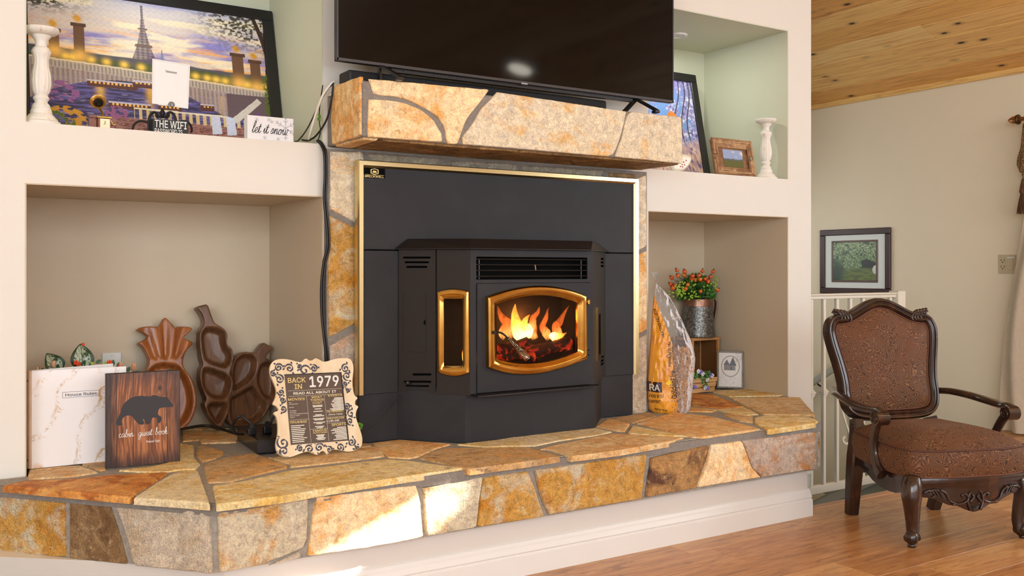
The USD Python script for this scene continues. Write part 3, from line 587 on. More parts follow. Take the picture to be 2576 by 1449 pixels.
def arc3(a, b, c, n=14):
    a, b, c = map(np.array, (a, b, c)); t = np.linspace(0, 1, n, endpoint=False)[:, None]; m = 2 * b - (a + c) / 2
    return (1 - t) ** 2 * a + 2 * t * (1 - t) * m + t * t * c
def seg(a, b, n=14): t = np.linspace(0, 1, n, endpoint=False)[:, None]; return np.array(a) * (1 - t) + np.array(b) * t
def ring_loft(outer, inner, prof):
    """A moulded ring between two matching outlines; prof = (position from outer to inner, height)."""
    outer, inner = np.array(outer), np.array(inner); n = len(outer); v = []; 
    for t, z in prof: v.append(np.column_stack([outer * (1 - t) + inner * t, np.full(n, z)]))
    k = len(prof); v = np.vstack(v); f = []
    for i in range(k):
        j = (i + 1) % k
        for q in range(n):
            w = (q + 1) % n; f += [(i * n + q, i * n + w, j * n + w), (i * n + q, j * n + w, j * n + q)]
    m = trimesh.Trimesh(v, np.array(f), process=False)
    if m.volume < 0: m.invert()
    return m
BPROF = [(0, 0), (0, .006), (.06, .0105), (.2, .0135), (.45, .0145), (.7, .0125), (.88, .008), (1, .006), (1, 0)]
P = lambda fr, x, y: fr.px(*kk(x, y))
o2 = np.vstack([seg(P(FLf, 705, 1265), P(FLf, 698, 680)), arc3(P(FLf, 698, 680), P(FLf, 815, 655), P(FLf, 930, 676)), seg(P(FLf, 930, 676), P(FLf, 935, 1270)), arc3(P(FLf, 935, 1270), P(FLf, 820, 1293), P(FLf, 705, 1265))])
i2 = np.vstack([seg(wpo[3], wpo[0]), seg(wpo[0], wpo[1]), seg(wpo[1], wpo[2]), seg(wpo[2], wpo[3])])
sf = obj('side_window_frame', FLf.m(ring_loft(o2, i2, [(t, z * .8) for t, z in BPROF])), brass, stove, smooth=30, label='tall narrow polished brass window frame')
stove_glass = pane('stove_glass', (236, 228, 218), .03, 1.16)
obj('glass', FLf.m(ext(Polygon(wpo).buffer(.002), .002, -.002)), stove_glass, sf, smooth=False)
# front: frame, grille opening, door
z_lip = Fd.px(1300, 982)[1]
gr = [Fd.px(*kk(*p)) for p in ((980, 422), (1790, 428), (1786, 596), (985, 590))]; gx0, gx1, gz1, gz0 = gr[0][0], gr[1][0], gr[0][1], gr[3][1]
dO = np.vstack([seg(P(Fd, 1048, 1228), P(Fd, 1043, 716)), arc3(P(Fd, 1043, 716), P(Fd, 1420, 632), P(Fd, 1766, 704)), seg(P(Fd, 1766, 704), P(Fd, 1772, 1163)), arc3(P(Fd, 1772, 1163), P(Fd, 1390, 1277), P(Fd, 1048, 1228))])
dI = np.vstack([seg(P(Fd, 1116, 1165), P(Fd, 1110, 768)), arc3(P(Fd, 1110, 768), P(Fd, 1420, 702), P(Fd, 1703, 758)), seg(P(Fd, 1703, 758), P(Fd, 1705, 1116)), arc3(P(Fd, 1705, 1116), P(Fd, 1400, 1200), P(Fd, 1116, 1165))])
x_dr = Fd.px(*kk(1804, 900))[0]; x_dl = Fd.px(*kk(980, 900))[0]
fp = sbox(FLx, zb, FRx, zt).difference(sbox(gx0, gz0, gx1, gz1)).difference(sbox(x_dl, z_lip, x_dr, gz0 - .012))
obj('front_panel', Fd.m(ext(fp, .005, -.005)), charcoal, stove, smooth=False, label='charcoal front panel')
door = obj('firebox_door', Fd.m(ext(sbox(x_dl + .002, z_lip + .002, x_dr - .002, gz0 - .014).difference(Polygon(dI)), .006, -.003)), charcoal, stove, smooth=False, label='firebox door with arched brass window')
obj('brass_frame', Fd.m(ring_loft(dO, dI, [(t, z * 1.5 + .003 if z else 0) for t, z in BPROF])), brass, door, smooth=30, label='polished brass frame with bowed sides')
obj('glass', Fd.m(ext(Polygon(dI).buffer(.002), .003, -.003)), stove_glass, door, smooth=False)
for zz in (750, 1118):
    q = Fd.px(*kk(1785, zz)); obj('hinge', [Fd.m(bx(q[0] - .016, q[0] + .004, q[1] - .004, q[1] + .005, .0, .012, .002)), Fd.m(bx(q[0] - .002, q[0] + .008, q[1] - .011, q[1] + .009, .0, .014, .003))], dark_metal if zz > 1000 else brass, door, smooth=False)
# coil handle: rod from its pivot, then a widening spring
hp = [np.array(Fd.w(*Fd.px(*kk(x, y)), z)) for x, y, z in ((1078, 972, .012), (1082, 968, .034), (1120, 975, .042), (1165, 1010, .042), (1310, 1158, .04))]
a, b = hp[3], hp[4]; ax = (b - a); Lh = np.linalg.norm(ax); ax /= Lh; u1 = np.cross(ax, [0, 1., 0]); u1 /= np.linalg.norm(u1); u2 = np.cross(ax, u1); tt = np.linspace(0, 1, 420); R = .0042 + .0072 * np.sin(np.minimum(1, tt * 1.15) * PI / 2) ** 1.3
coil = a + tt[:, None] * Lh * ax + R[:, None] * (np.cos(tt * 19 * 2 * PI)[:, None] * u1 + np.sin(tt * 19 * 2 * PI)[:, None] * u2)
hd_ = obj('door_handle', [tube(spl(hp[:4], 6), .0034, 8), tube([a - ax * .004, b - ax * .02], .0026, 6), tube(hp[0] + np.array([[0, .012, 0], [0, -.026, 0]]), .006, 10)], dark_metal, door, label='dark rod handle with a coiled spring grip')
obj('spring_grip', tube(coil, .00125, 5), steel, hd_, label='bright steel spring coil')
# grille bars over a dark air outlet
obj('air_outlet', [bx(gx0 - .004, gx1 + .004, 2.83, 2.836, gz0 - .004, gz1 + .004), bx(gx0 - .006, gx0 - .001, 2.795, 2.834, gz0, gz1), bx(gx1 + .001, gx1 + .006, 2.795, 2.834, gz0, gz1), bx(gx0, gx1, 2.795, 2.834, gz0 - .006, gz0 - .001), bx(gx0, gx1, 2.795, 2.834, gz1 + .001, gz1 + .006)], black_in, stove, smooth=False)
for yy in (440, 481, 523, 566):
    q = Fd.px(*kk(1010, yy))[1]; obj('grille_bar', tube([(gx0, 2.797, q), (gx1, 2.797, q)], .0022, 8), dark_metal, stove)
for xx in (1010, 1755):
    q = Fd.px(*kk(xx, 500))[0]; obj('grille_post', tube([(q, 2.80, gz0 + .002), (q, 2.80, gz1 - .006)], .0032, 8), dark_metal, stove)
q0, q1 = Fd.px(*kk(1412, 481)), Fd.px(*kk(1417, 520)); obj('grille_clip', tube([(q0[0], 2.794, q0[1]), (q1[0], 2.793, q1[1])], .0022, 6), steel, stove)
# right facet with slots and a narrow screened window
rs_ = sbox(.0, zb, WR, zt)
for z0, dz in ((zt - .028, .008), (zt - .042, .008), (zt - .056, .008), (zb + .055, .009), (zb + .068, .009), (zb + .082, .009)): rs_ = rs_.difference(sbox(WR * .62, z0 - dz / 2, WR * .9, z0 + dz / 2))
win = sbox(WR * .36, zb + .10, WR * .5, zb + .255); rs_ = rs_.difference(win)
obj('side_panel', FRf.m(ext(rs_, .004, -.004)), charcoal, stove, smooth=False, label='right side panel with short vent slots')
obj('side_window_frame', FRf.m(ext(sbox(WR * .28, zb + .078, WR * .58, zb + .282).difference(win), .005)), brass, stove, smooth=False, label='thin brass frame on the right side')
# firebox inside: walls behind the openings
zi0, zi1 = z_lip + .02, gz0 - .018
obj('firebox', [bx(FLx - .05, FRx + .06, 2.965, 2.97, zb, zt), bx(FLx + .008, FRx - .008, 2.80, 2.966, zi1, zi1 + .006), bx(FLx + .008, FRx - .008, 2.80, 2.966, zi0 - .03, zi0 + .012), bx(x_dr + .0, x_dr + .006, 2.80, 2.966, zi0, zi1)], M('firebox_brown', (58, 44, 34), .8, bump=(80, .5, .003)), stove, smooth=False)
ped2 = Polygon([(BL[0] + .02, 2.984), (FLx - .005, 2.84), (FLx - .07, 2.985)])
obj('hopper_back', FLf.m(bx(.004, xs - .004, zb + .006, zt - .004, -.03, -.028)), black_in, stove, smooth=False)
obj('inside_back', [FRf.m(bx(0, WR, zb, zt, -.02, -.017)), bx(FLx - .05, FRx + .06, 2.972, 2.978, zb, zt)], black_in, stove, smooth=False)
# hood
hb = [onY(994.6, 628, 2.985), onY(1182.6, 625, 2.772), onY(1487, 631, 2.772), onY(1531.5, 635.5, 2.985)]; zz = np.mean([p[2] for p in hb]); zh = FY(2.84).px(1183, 600)[1]
ht = [onY(1026, 600, 2.985), onY(1183, 600, 2.845), onY(1491, 606, 2.845), onY(1500, 608, 2.985)]
obj('hood', hull([(p[0], p[1], zz) for p in hb] + [(p[0], p[1], zz + .004) for p in hb] + [(p[0], p[1], zh) for p in ht]), black_brown_refl, stove, smooth=False, label='sloping black hood above the firebox, colour tinted for brown reflections')
obj('hood_rim', [tube([hb[i] * (1, 1, 0) + (0, -.001, zz + .002), hb[i + 1] * (1, 1, 0) + (0, -.001, zz + .002)], .0022, 6) for i in range(3)], dark_metal, stove)
lx0, lx1 = Fd.px(*kk(945, 1415)), Fd.px(*kk(1868, 1342))
obj('ash_lip', [hull([(lx0[0], 2.79, z_lip - .006), (lx0[0], 2.79, z_lip), (lx1[0], 2.79, z_lip - .006), (lx1[0], 2.79, z_lip), (lx0[0] + .004, 2.755, z_lip - .008), (lx0[0] + .004, 2.755, z_lip - .004), (lx0[0] + .055, 2.755, z_lip - .008), (lx0[0] + .07, 2.768, z_lip - .004), (lx1[0] - .01, 2.768, z_lip - .004), (lx1[0] - .01, 2.768, z_lip - .008)])], dark_metal, stove, smooth=False, label='thin projecting ash lip below the door')

# ---- fire: logs and flames standing in the firebox
ember = usdkit.material(stage, '/World/Looks/ember_log', {'tc': ('texture_coordinate', {}), 'n': ('noise_texture', dict(scale=26, detail=5, distortion=1.)), 'r': ('rgb_ramp', {'ramp': [(.5, (0, 0, 0)), (.62, (.5, .02, .005)), (.75, (1, .12, .02))]}), 'c': ('rgb_ramp', {'ramp': [(.3, lin(30, 18, 14)), (.6, lin(96, 44, 26))]}), 'b': ('bump', dict(strength=.8, distance=.006)), 'p': ('principled_bsdf', dict(roughness=.8, emission_strength=1.6))},
    [('tc.object', 'n.vector'), ('n.fac', 'r.fac'), ('n.fac', 'c.fac'), ('c.color', 'p.base_color'), ('r.color', 'p.emission_color'), ('n.fac', 'b.height'), ('b.normal', 'p.normal')], surface='p.BSDF')
YFI = 2.90
def log(a, b, r, lab):
    pa, pb = np.array(onY(*a, YFI + .02)), np.array(onY(*b, YFI - .03)); t = np.linspace(0, 1, 12)[:, None]; c = pa * (1 - t) + pb * t
    m = tube(c, r * (1 + .1 * np.sin(np.linspace(0, 9, 12))), 14); v = m.vertices; m.vertices = v + (meshkit.fbm(v * 45, 3, 4)[:, None] - .5) * .012
    t_ = Thing('fire_log', lab, 'log', c[len(c) // 2] - (0, 0, r), group=None); obj('log_bark', m, ember, t_)
log((1252, 884), (1330, 862), .022, 'charred log at the left of the stove fire, under the tallest flame')
log((1322, 890), (1436, 862), .024, 'charred glowing log at the right of the stove fire')
log((1236, 893), (1345, 898), .016, 'dark log lying lowest at the front left of the stove fire')
ash = relief(sbox(x_dl + .03, 2.83, x_dr - .01, 2.955), lambda P_, d: zi0 + .012 + .012 * np.minimum(1, d / .03) + .012 * (meshkit.fbm(np.column_stack([P_ * 40, 0 * d]), 3, 2)), base=zi0 + .006, step=.012)
obj('ash_bed', ash, M('ash', (70, 52, 44), .95, var=[(60, (1, 1, 1), (150, 60, 30), .55, .75, 4)]), smooth=40, kind='stuff', label='bed of dark ash and embers under the fire logs', cat='ash')
def flame_mat(nm, core, tip, s, dens):
    n = {'a': ('attribute', {'attribute': 'paint'}), 'e': ('emission', dict(strength=s)), 't': ('transparent_bsdf', {}), 'f': ('layer_weight', dict(blend=.35)), 'i': ('math', dict(math_type='subtract', value1=1.)), 'pw': ('math', dict(math_type='power', value2=2.6)), 'tc': ('texture_coordinate', {}), 'mp': ('mapping', dict(scale=(1, 1, .22))), 'nn': ('noise_texture', dict(scale=95, detail=3, distortion=1.2)), 'nr': ('map_range', dict(from_min=.34, from_max=.6, to_min=.25, to_max=1.1, clamp=True)), 'm3': ('math', dict(math_type='multiply')), 'sx': ('separate_color', {}), 'mu': ('math', dict(math_type='multiply')), 'm2': ('math', dict(math_type='multiply', value2=dens)), 'm': ('mix_closure', {}),
         'r': ('rgb_ramp', {'ramp': [(0, core), (.22, core), (.5, tip), (1, tuple(np.array(tip) * .8))]})}
    l = [('f.facing', 'i.value2'), ('i.value', 'pw.value1'), ('a.color', 'sx.color'), ('pw.value', 'mu.value1'), ('sx.g', 'mu.value2'), ('tc.object', 'mp.vector'), ('mp.vector', 'nn.vector'), ('nn.fac', 'nr.value'), ('mu.value', 'm3.value1'), ('nr.result', 'm3.value2'), ('m3.value', 'm2.value1'), ('m2.value', 'm.fac'), ('t.BSDF', 'm.closure1'), ('e.emission', 'm.closure2'), ('sx.r', 'r.fac'), ('r.color', 'e.color')]
    mats[nm] = usdkit.material(stage, '/World/Looks/' + nm, n, l, surface='m.closure'); return mats[nm]
FLM = flame_mat('flame_bright', (1, .72, .30), (1, .30, .04), 9.0, 1.5); FLD = flame_mat('flame_soft', (1, .40, .10), (.9, .17, .03), 4.0, 1.0)
def flame(pts, r, m, lab, dy=0., seed=1):
    """A licking tongue: a tapering, twisting body round a rising centre line."""
    c = spl([onY(u, v, YFI + dy) for u, v in pts], 8); n = len(c); t = np.linspace(0, 1, n); R = np.interp(t, np.linspace(0, 1, len(r)), r) / 560.
    mm = tube(c, R, 20, up=(0, 1, 0), sec=np.stack([np.cos(np.arange(20) * PI / 10) * .6, np.sin(np.arange(20) * PI / 10)], 1)); v = mm.vertices
    h = np.append(np.repeat(t, 20), [0, 1]); mm.vertices = v + np.stack([meshkit.fbm(v * (30, 30, 18), 2, seed + k) - .5 for k in range(3)], 1) * .014 * h[:, None]
    col = np.stack([h, np.clip(1.15 - h ** 1.5, 0, 1) * np.clip(h * 8 + .2, 0, 1), 0 * h], 1)
    t_ = Thing('flame', lab, 'flame', c[0], kind=None); obj('flame_body', mm, m, t_, paint=col)
flame([(1322, 846), (1308, 836), (1298, 812), (1296, 790), (1299, 764)], [14, 18, 13, 8, 1], FLM, 'tallest bright yellow flame in the stove window', -.01, 3)
flame([(1322, 848), (1326, 832), (1318, 818), (1326, 800), (1334, 792)], [12, 15, 11, 6, 1], FLM, 'bright flame just right of the tallest flame', -.02, 5)
flame([(1326, 840), (1338, 820), (1342, 800), (1352, 788), (1356, 772)], [9, 10, 9, 5, 1], FLD, 'soft orange flame curling right in the middle of the stove window', 0, 7)
flame([(1290, 842), (1278, 830), (1276, 812), (1262, 796), (1250, 770)], [13, 11, 10, 8, 1], FLD, 'soft orange flame at the left edge of the stove window', .01, 9)
flame([(1270, 845), (1262, 838), (1270, 822), (1272, 808), (1258, 792)], [10, 8, 9, 6, 1], FLD, 'low orange flame at far left above the logs', -.01, 11)
flame([(1382, 852), (1374, 838), (1366, 822), (1374, 800), (1380, 776)], [8, 11, 8, 5, 1], FLD, 'left tongue of the right-hand flames in the stove window', 0, 13)
flame([(1398, 852), (1402, 838), (1400, 822), (1412, 804), (1428, 770)], [10, 12, 11, 8, 1], FLD, 'right tongue of the right-hand flames in the stove window', .005, 15)
flame([(1386, 851), (1392, 846), (1404, 846), (1414, 842), (1424, 838)], [8, 9, 8, 5, 1], FLM, 'low bright flame along the right-hand log', -.02, 17)
flame([(1346, 852), (1342, 838), (1345, 820), (1338, 808)], [8, 9, 7, 1], FLD, 'faint flame between the two groups of flames', .02, 19)
# flame seen through the narrow side window stands at the left end of the firebox
qq = [FLf.w(*FLf.px(u, v), -.035) for u, v in ((1165, 918), (1161, 905), (1158, 892), (1157, 880))]
c = spl(qq, 8); t = np.linspace(0, 1, len(c)); mm = tube(c, np.interp(t, [0, .3, .7, 1], [.008, .009, .006, .001]), 14); hh = np.append(np.repeat(t, 14), [0, 1]); t_ = Thing('flame', 'small bright flame behind the narrow brass side window', 'flame', c[0]); obj('flame_body', mm, FLM, t_, paint=np.stack([hh, 1.1 - hh ** 2, 0 * hh], 1))
fl_ = UsdLux.SphereLight.Define(stage, '/World/fire_glow'); fl_.CreateRadiusAttr(.03); fl_.CreateIntensityAttr(14.); fl_.CreateColorAttr(Gf.Vec3f(1, .42, .12)); lightx(fl_, onY(1320, 800, 2.93))
# ================================================================ television, soundbar and cords
tv_black = M('tv_black', (22, 22, 24), .35); screen_m = M('tv_screen', (9, 9, 11), .055, specular_ior_level=.16); tv_edge = M('tv_edge', (66, 66, 70), .3, .3); matte_black = M('matte_black', (20, 20, 22), .6)
TY = 2.86; tz = FY(TY).px(848, 152)[1]; tx0, tx1 = onY(846.5, 152, TY)[0], onY(1693.5, 259, TY)[0]; tw = tx1 - tx0; thh = tw * .572
tv = Thing('television', 'large black flat television standing on the stone mantel', 'television', ((tx0 + tx1) / 2, TY + .03, MZ1))
obj('housing', [bx(tx0, tx1, TY, TY + .022, tz, tz + thh, .003), rbx(tx0 + .18, tx1 - .18, TY + .02, TY + .062, tz + .10, tz + .45, .012)], tv_black, tv, smooth=False)
obj('screen', bx(tx0 + .006, tx1 - .006, TY - .0012, TY, tz + .011, tz + thh - .007), screen_m, tv, smooth=False)
obj('bezel', [bx(tx0, tx1, TY - .003, TY, tz, tz + .0105, .001), bx(tx0, tx0 + .0055, TY - .003, TY, tz, tz + thh), bx(tx1 - .0055, tx1, TY - .003, TY, tz, tz + thh)], tv_edge, tv, smooth=False, label='thin dark grey bezel')
lgx, lgz = FY(TY).px(1318, 211); obj('logo_plate', bx(lgx - .013, lgx + .013, TY - .0045, TY - .003, lgz - .003, lgz + .003), M('logo_grey', (150, 150, 150), .4), tv, smooth=False, label='small pale plate on the lower bezel')
obj('speaker_grille', [bx(tx0 + .2, tx1 - .2, TY + .012, TY + .03, tz - .012, tz + .003)] , tv_black, tv, smooth=False)
obj('speaker_holes', [bx(x, x + .003, TY + .0105, TY + .0125, tz - .007, tz - .004) for s in (tx0 + .25, tx1 - .60) for x in np.arange(s, s + .34, .0105)], M('grille_dots', (84, 84, 84), .5), tv, smooth=False, kind='stuff')
for (u0, v0), (u1, v1), back in (((962, 172), (999, 199), .014), ((1589, 254), (1664, 284), .135)):
    a = onY(u0, v0, TY + .02); b = onZ(u1, v1, MZ1 + .004); a[0] = b[0] = (a[0] + b[0]) / 2; yb = min(b[1], TY - .07)
    c = np.array([a[0], TY + back, MZ1 + .0105])
    sec = [(-.5, -1), (.5, -1), (.5, 1), (-.5, 1)]
    obj('foot', [tube([a + (0, 0, .01), (b[0], yb, MZ1 + .0105)], .009, sec=sec), tube([a + (0, 0, .01), c], .009, sec=sec), bx(b[0] - .011, b[0] + .011, yb - .006, yb + .02, MZ1 + .002, MZ1 + .012, .002)], tv_black, tv, smooth=False)
sA = onY(877, 197, 2.90); sz = min(FY(sA[1]).px(877, 160)[1], tz - .014); sx1 = onY(1527, 255, sA[1])[0]
sb_ = Thing('soundbar', 'long black soundbar lying behind the television on the mantel', 'soundbar', ((sA[0] + sx1) / 2, sA[1] + .05, MZ1 + .003))
obj('cabinet', rbx(sA[0], sx1, sA[1], sA[1] + .085, MZ1 + .003, sz, .008), matte_black, sb_, smooth=40); obj('grille_cloth', rbx(sA[0] + .012, sx1 - .012, sA[1] - .003, sA[1] + .01, MZ1 + .009, sz - .006, .004, 8), M('speaker_cloth', (30, 30, 32), .9, bump=(900, .5, .001)), sb_)

def cord(name, pts, r, m, label, cat, n=8, **k):
    c = spl([onY(u, v, y) for u, v, y in pts], n); t = Thing(name, label, cat, c.min(0)); obj('cord_sleeve', tube(c, r, 8), m, t, smooth=True); return t, c
black_cord = M('black_cord', (24, 22, 22), .45); white_cord = M('white_cord', (222, 218, 206), .45)
cord('white_cord', [(842, 205, 2.985), (832, 212, 2.985), (812, 240, 2.99), (796, 282, 3.02), (783, 325, 3.05), (777, 348, 3.08), (781, 352, 3.12), (800, 330, 3.16)], .0042, white_cord, 'white cord looping from the mantel to the left shelf', 'cord')
cord('black_cord', [(840, 208, 2.98), (822, 228, 2.99), (800, 268, 3.02), (775, 320, 3.06), (752, 352, 3.10), (742, 356, 3.16)], .0022, black_cord, 'thin black cord slanting from the mantel onto the left shelf', 'cord')
cord('black_cord', [(838, 210, 2.985), (834, 250, 2.99), (822, 300, 3.02), (798, 338, 3.06), (776, 353, 3.09), (760, 352, 3.14)], .0034, black_cord, 'thicker black cord curving down beside the chimney stones above the shelf', 'cord')
cord('black_cord', [(812, 214, 3.0), (805, 262, 3.03), (803, 300, 3.04), (806, 330, 3.05), (800, 354, 3.075)], .0018, black_cord, 'thinnest black cord hanging straight with a green clip', 'cord')
tc, c = cord('black_cord', [(798, 354, 3.075), (806, 362, 3.052), (815, 385, 3.03), (817, 440, 3.03), (815, 500, 3.03), (822, 575, 3.024), (823, 622, 3.026), (814, 660, 3.035), (808, 720, 3.04), (809, 790, 3.04), (815, 850, 3.035), (820, 900, 3.035), (821, 960, 3.04), (820, 1040, 3.05), (812, 1085, 3.05)], .0042, black_cord, 'pair of black cords running down the left edge of the chimney stones', 'cord')
obj('second_strand', tube(c + (.0065, -.003, 0), .0036, 8), black_cord, tc, smooth=True)
gc = Thing('green_clip', 'small green twist clip on the thin black cord', 'clip', onY(803, 298, 3.035)); green_m = M('leaf_green', (92, 140, 50), .5)
obj('twist', [tube(spl([onY(u, v, 3.032) for u, v in p], 5), .0028, 6) for p in ([(800, 288), (806, 296), (799, 302)], [(806, 290), (800, 298), (806, 305)])], green_m, gc)

# ================================================================ things on the two upper shelves
wash = usdkit.material(stage, '/World/Looks/whitewashed_wood', {'tc': ('texture_coordinate', {}), 'm': ('mapping', dict(scale=(1, 1, .25))), 'n': ('noise_texture', dict(scale=60, detail=6, roughness=.7)), 'r': ('rgb_ramp', {'ramp': [(.3, lin(236, 232, 224)), (.58, lin(232, 226, 216)), (.72, lin(204, 176, 142)), (1, lin(190, 156, 118))]}), 'b': ('bump', dict(strength=.3, distance=.002)), 'p': ('principled_bsdf', dict(roughness=.6))},
    [('tc.object', 'm.vector'), ('m.vector', 'n.vector'), ('n.fac', 'r.fac'), ('r.color', 'p.base_color'), ('n.fac', 'b.height'), ('b.normal', 'p.normal')], surface='p.BSDF')
def candlestick(name, loc, label):
    t = Thing(name, label, 'candlestick', loc, group='turned white candlesticks', local=True)
    fl = lambda z, a: 1 - .07 * np.abs(np.sin(a * 7)) * float(smooth2(.085, .1, z) * (1 - smooth2(.19, .212, z)))
    zs = np.linspace(.088, .212, 26); body = [(np.interp(z, [.088, .1, .125, .15, .175, .195, .205, .212], [.017, .0245, .0285, .027, .0215, .020, .0235, .026]), z) for z in zs]
    obj('base', lathe([(.001, 0), (.0525, 0), (.0535, .004), (.0525, .009), (.046, .013), (.0445, .018), (.039, .024), (.033, .031), (.0295, .034), (.030, .040), (.0275, .046), (.026, .05), (.001, .05)], 40), wash, t)
    obj('lower_knop', lathe([(.001, .049), (.0235, .049), (.0255, .055), (.022, .062), (.017, .067), (.019, .073), (.0225, .078), (.021, .084), (.017, .0885), (.001, .0885)], 40), wash, t)
    obj('fluted_shaft', lathe([(.001, .088)] + body + [(.001, .2125)], 84, flute=fl), wash, t, smooth=50)
    obj('upper_knop', lathe([(.001, .212), (.026, .212), (.0275, .218), (.0245, .224), (.0225, .228), (.0165, .233), (.0155, .245), (.018, .252), (.026, .262), (.0275, .267), (.001, .267)], 40), wash, t)
    obj('dish', lathe([(.001, .266), (.03, .266), (.040, .2705), (.0475, .276), (.050, .283), (.0485, .287), (.045, .2875), (.043, .2845), (.001, .2845)], 48), wash, t)
    return t
candlestick('candlestick', (*onZ(113, 305, SH)[:1], YW + .055, SH), 'whitewashed turned candlestick on the left shelf before the city picture')
t2 = Thing('candlestick', 'whitewashed turned candlestick on the right shelf beside the twig frame', 'candlestick', (onY(1927, 449, YW + .075)[0], YW + .075, SH), group='turned white candlesticks')
t2.prim.GetReferences().AddInternalReference('/World/candlestick'); t2.prim.SetInstanceable(True)

# framed jigsaw: a generic river city at sunset (a plain stand-in)
frame_black = M('frame_black', (28, 27, 28), .38)
LEAN = math.atan(.275); FJ = Fr((0, 3.425, SH + .004), (1, 0, 0), (0, math.sin(LEAN), math.cos(LEAN)))
jx0, jx1, jh, jb = .296, 1.186, .585, .042
jig = Thing('framed_jigsaw', 'black framed jigsaw of a sunset river city leaning in the upper left niche', 'picture', ((jx0 + jx1) / 2, 3.44, SH))
def frame_bars(fr, x0, x1, y0, y1, b, d, mat, par, c=.003, name='frame'):
    ms = [bx(x0, x1, y1 - b, y1, -d * .5, d * .5, c), bx(x0, x1, y0, y0 + b, -d * .5, d * .5, c), bx(x0, x0 + b, y0 + b, y1 - b, -d * .5, d * .5, c), bx(x1 - b, x1, y0 + b, y1 - b, -d * .5, d * .5, c)]
    return [obj(name, fr.m(m), mat, par, smooth=False) for m in ms]
frame_bars(FJ, jx0, jx1, 0, jh, jb, .02, frame_black, jig)
obj('backing', FJ.m(bx(jx0 + .01, jx1 - .01, .01, jh - .01, -.0095, -.002)), frame_black, jig, smooth=False)
def blend(c, m, col): return c * (1 - m[:, None]) + np.array(lin(col))[None] * m[:, None]
def inside(pts, X, Y): return shapely.contains_xy(poly(pts), X, Y).astype(float)
def dots(X, Y, pts, r): return np.clip(sum(np.exp(-((X - x) ** 2 + ((Y - y) * .68) ** 2) / r ** 2) for x, y in pts), 0, 1)
def city(X, Y):
    n1, n2, n3 = nz(X, Y * 4, 4, 1), nz(X * .8, Y * 5, 7, 2), nz(X, Y, 60, 3, 3); c = np.tile(np.array(lin(224, 200, 180)), (len(X), 1))
    c = blend(c, smooth2(.35, .7, n1), (130, 120, 196)); c = blend(c, smooth2(.5, .62, n2) * smooth2(.95, .6, Y), (244, 176, 92)); c = blend(c, smooth2(.55, .7, nz(X, Y * 5, 9, 6)) * smooth2(.8, .5, Y), (126, 84, 150)); c = blend(c, smooth2(.6, .95, Y) * .5, (208, 214, 232)); c = blend(c, smooth2(.52, .66, nz(X, Y * 3, 5, 9)) * .8, (248, 232, 200))
    hz = .50 - .03 * X; c = blend(c, smooth2(.012, 0, Y - hz - .09 * n1 - .02), (84, 84, 92)); c = blend(c, smooth2(.01, 0, Y - hz - .05 * nz(X, 0 * Y, 30, 4)), (70, 84, 52))
    w = np.clip((.97 - Y) / .45, 0, 1); tw = .004 + .055 * w ** 2.2; tower = (np.abs(X - .455) < tw) & (Y > hz) & (Y < .975) & ~((np.abs(X - .455) < tw - .016) & (Y < hz + .055)); c = blend(c, tower * (.8 + .2 * np.sin((X + Y) * 150) * np.sin((X - Y) * 150)), (96, 82, 96)); c = blend(c, ((np.abs(Y - .66) < .008) | (np.abs(Y - .79) < .006)) * (np.abs(X - .455) < tw + .008) * 1., (120, 96, 90))
    for x, y0, y1, wd in ((.195, .48, .76, .022), (.10, .5, .70, .02), (.865, .40, .68, .026), (.945, .38, .64, .024)):
        c = blend(c, (np.abs(X - x) < wd) * (Y > y0) * (Y < y1) * 1., (112, 80, 60)); c = blend(c, dots(X, Y, [(x, y0 + .05)], .035) * .9, (255, 196, 96)); c = blend(c, (np.abs(X - x) < wd * 1.35) * (np.abs(Y - y1) < .014) * 1., (88, 62, 50)); c = blend(c, dots(X, Y, [(x, y1 + .04), (x - .008, y1 + .055)], .014), (220, 160, 60))
    c = blend(c, (np.abs(X - .53) < .012 * np.clip((.66 - Y) / .14, 0, 1)) * (Y > hz) * 1., (120, 130, 170))
    dk = .475 - .09 * X ** 1.3; c = blend(c, (Y < dk) * 1., (62, 58, 86)); riv = .44 - .06 * X
    c = blend(c, (Y < dk - .1) * smooth2(.4, .65, nz(X, Y * 6, 14, 8)), (104, 96, 160)); c = blend(c, (Y < riv) * smooth2(.55, .72, nz(X, Y * 5, 22, 12)), (150, 140, 190)); c = blend(c, (Y < riv - .06) * dots(X, 0 * Y, [(.47, 0), (.78, 0), (.27, 0)], .017) * smooth2(.1, .3, Y) * (.5 + .5 * nz(X, Y * 3, 50, 5)), (240, 186, 60))
    arch = (Y > dk - .06 - 1.2 * (X - .42) ** 2 - .01) & (Y < dk - .035) | (np.abs(Y - (dk - .045 - 1.1 * (X - .42) ** 2)) < .012); c = blend(c, arch * (X < .82) * (.6 + .4 * (np.sin(X * 330) > 0)), (176, 156, 150)); c = blend(c, (np.abs(Y - dk + .012) < .03) * (.55 + .45 * (np.sin(X * 420) > 0)), (190, 174, 160)); c = blend(c, (np.abs(Y - dk - .018) < .006) * 1., (222, 204, 184))
    c = blend(c, dots(X, Y, [(x, .475 - .09 * x ** 1.3 + .05) for x in (.14, .17, .24, .3, .37, .44, .51, .56, .62, .67, .72, .76, .80, .9, .98)], .017), (255, 206, 90))
    for x0, x1, y in ((.22, .42, .335), (.4, .6, .36), (.3, .47, .19), (.5, .6, .2), (.68, .74, .23)): c = blend(c, (X > x0) * (X < x1) * (np.abs(Y - y) < .022) * 1., (96, 60, 56)); c = blend(c, (X > x0 + .01) * (X < x1 - .01) * (np.abs(Y - y - .01) < .007) * (np.sin(X * 380) > 0), (248, 190, 96)); c = blend(c, (X > x0) * (X < x1) * (np.abs(Y - y - .024) < .006) * 1., (198, 190, 206))
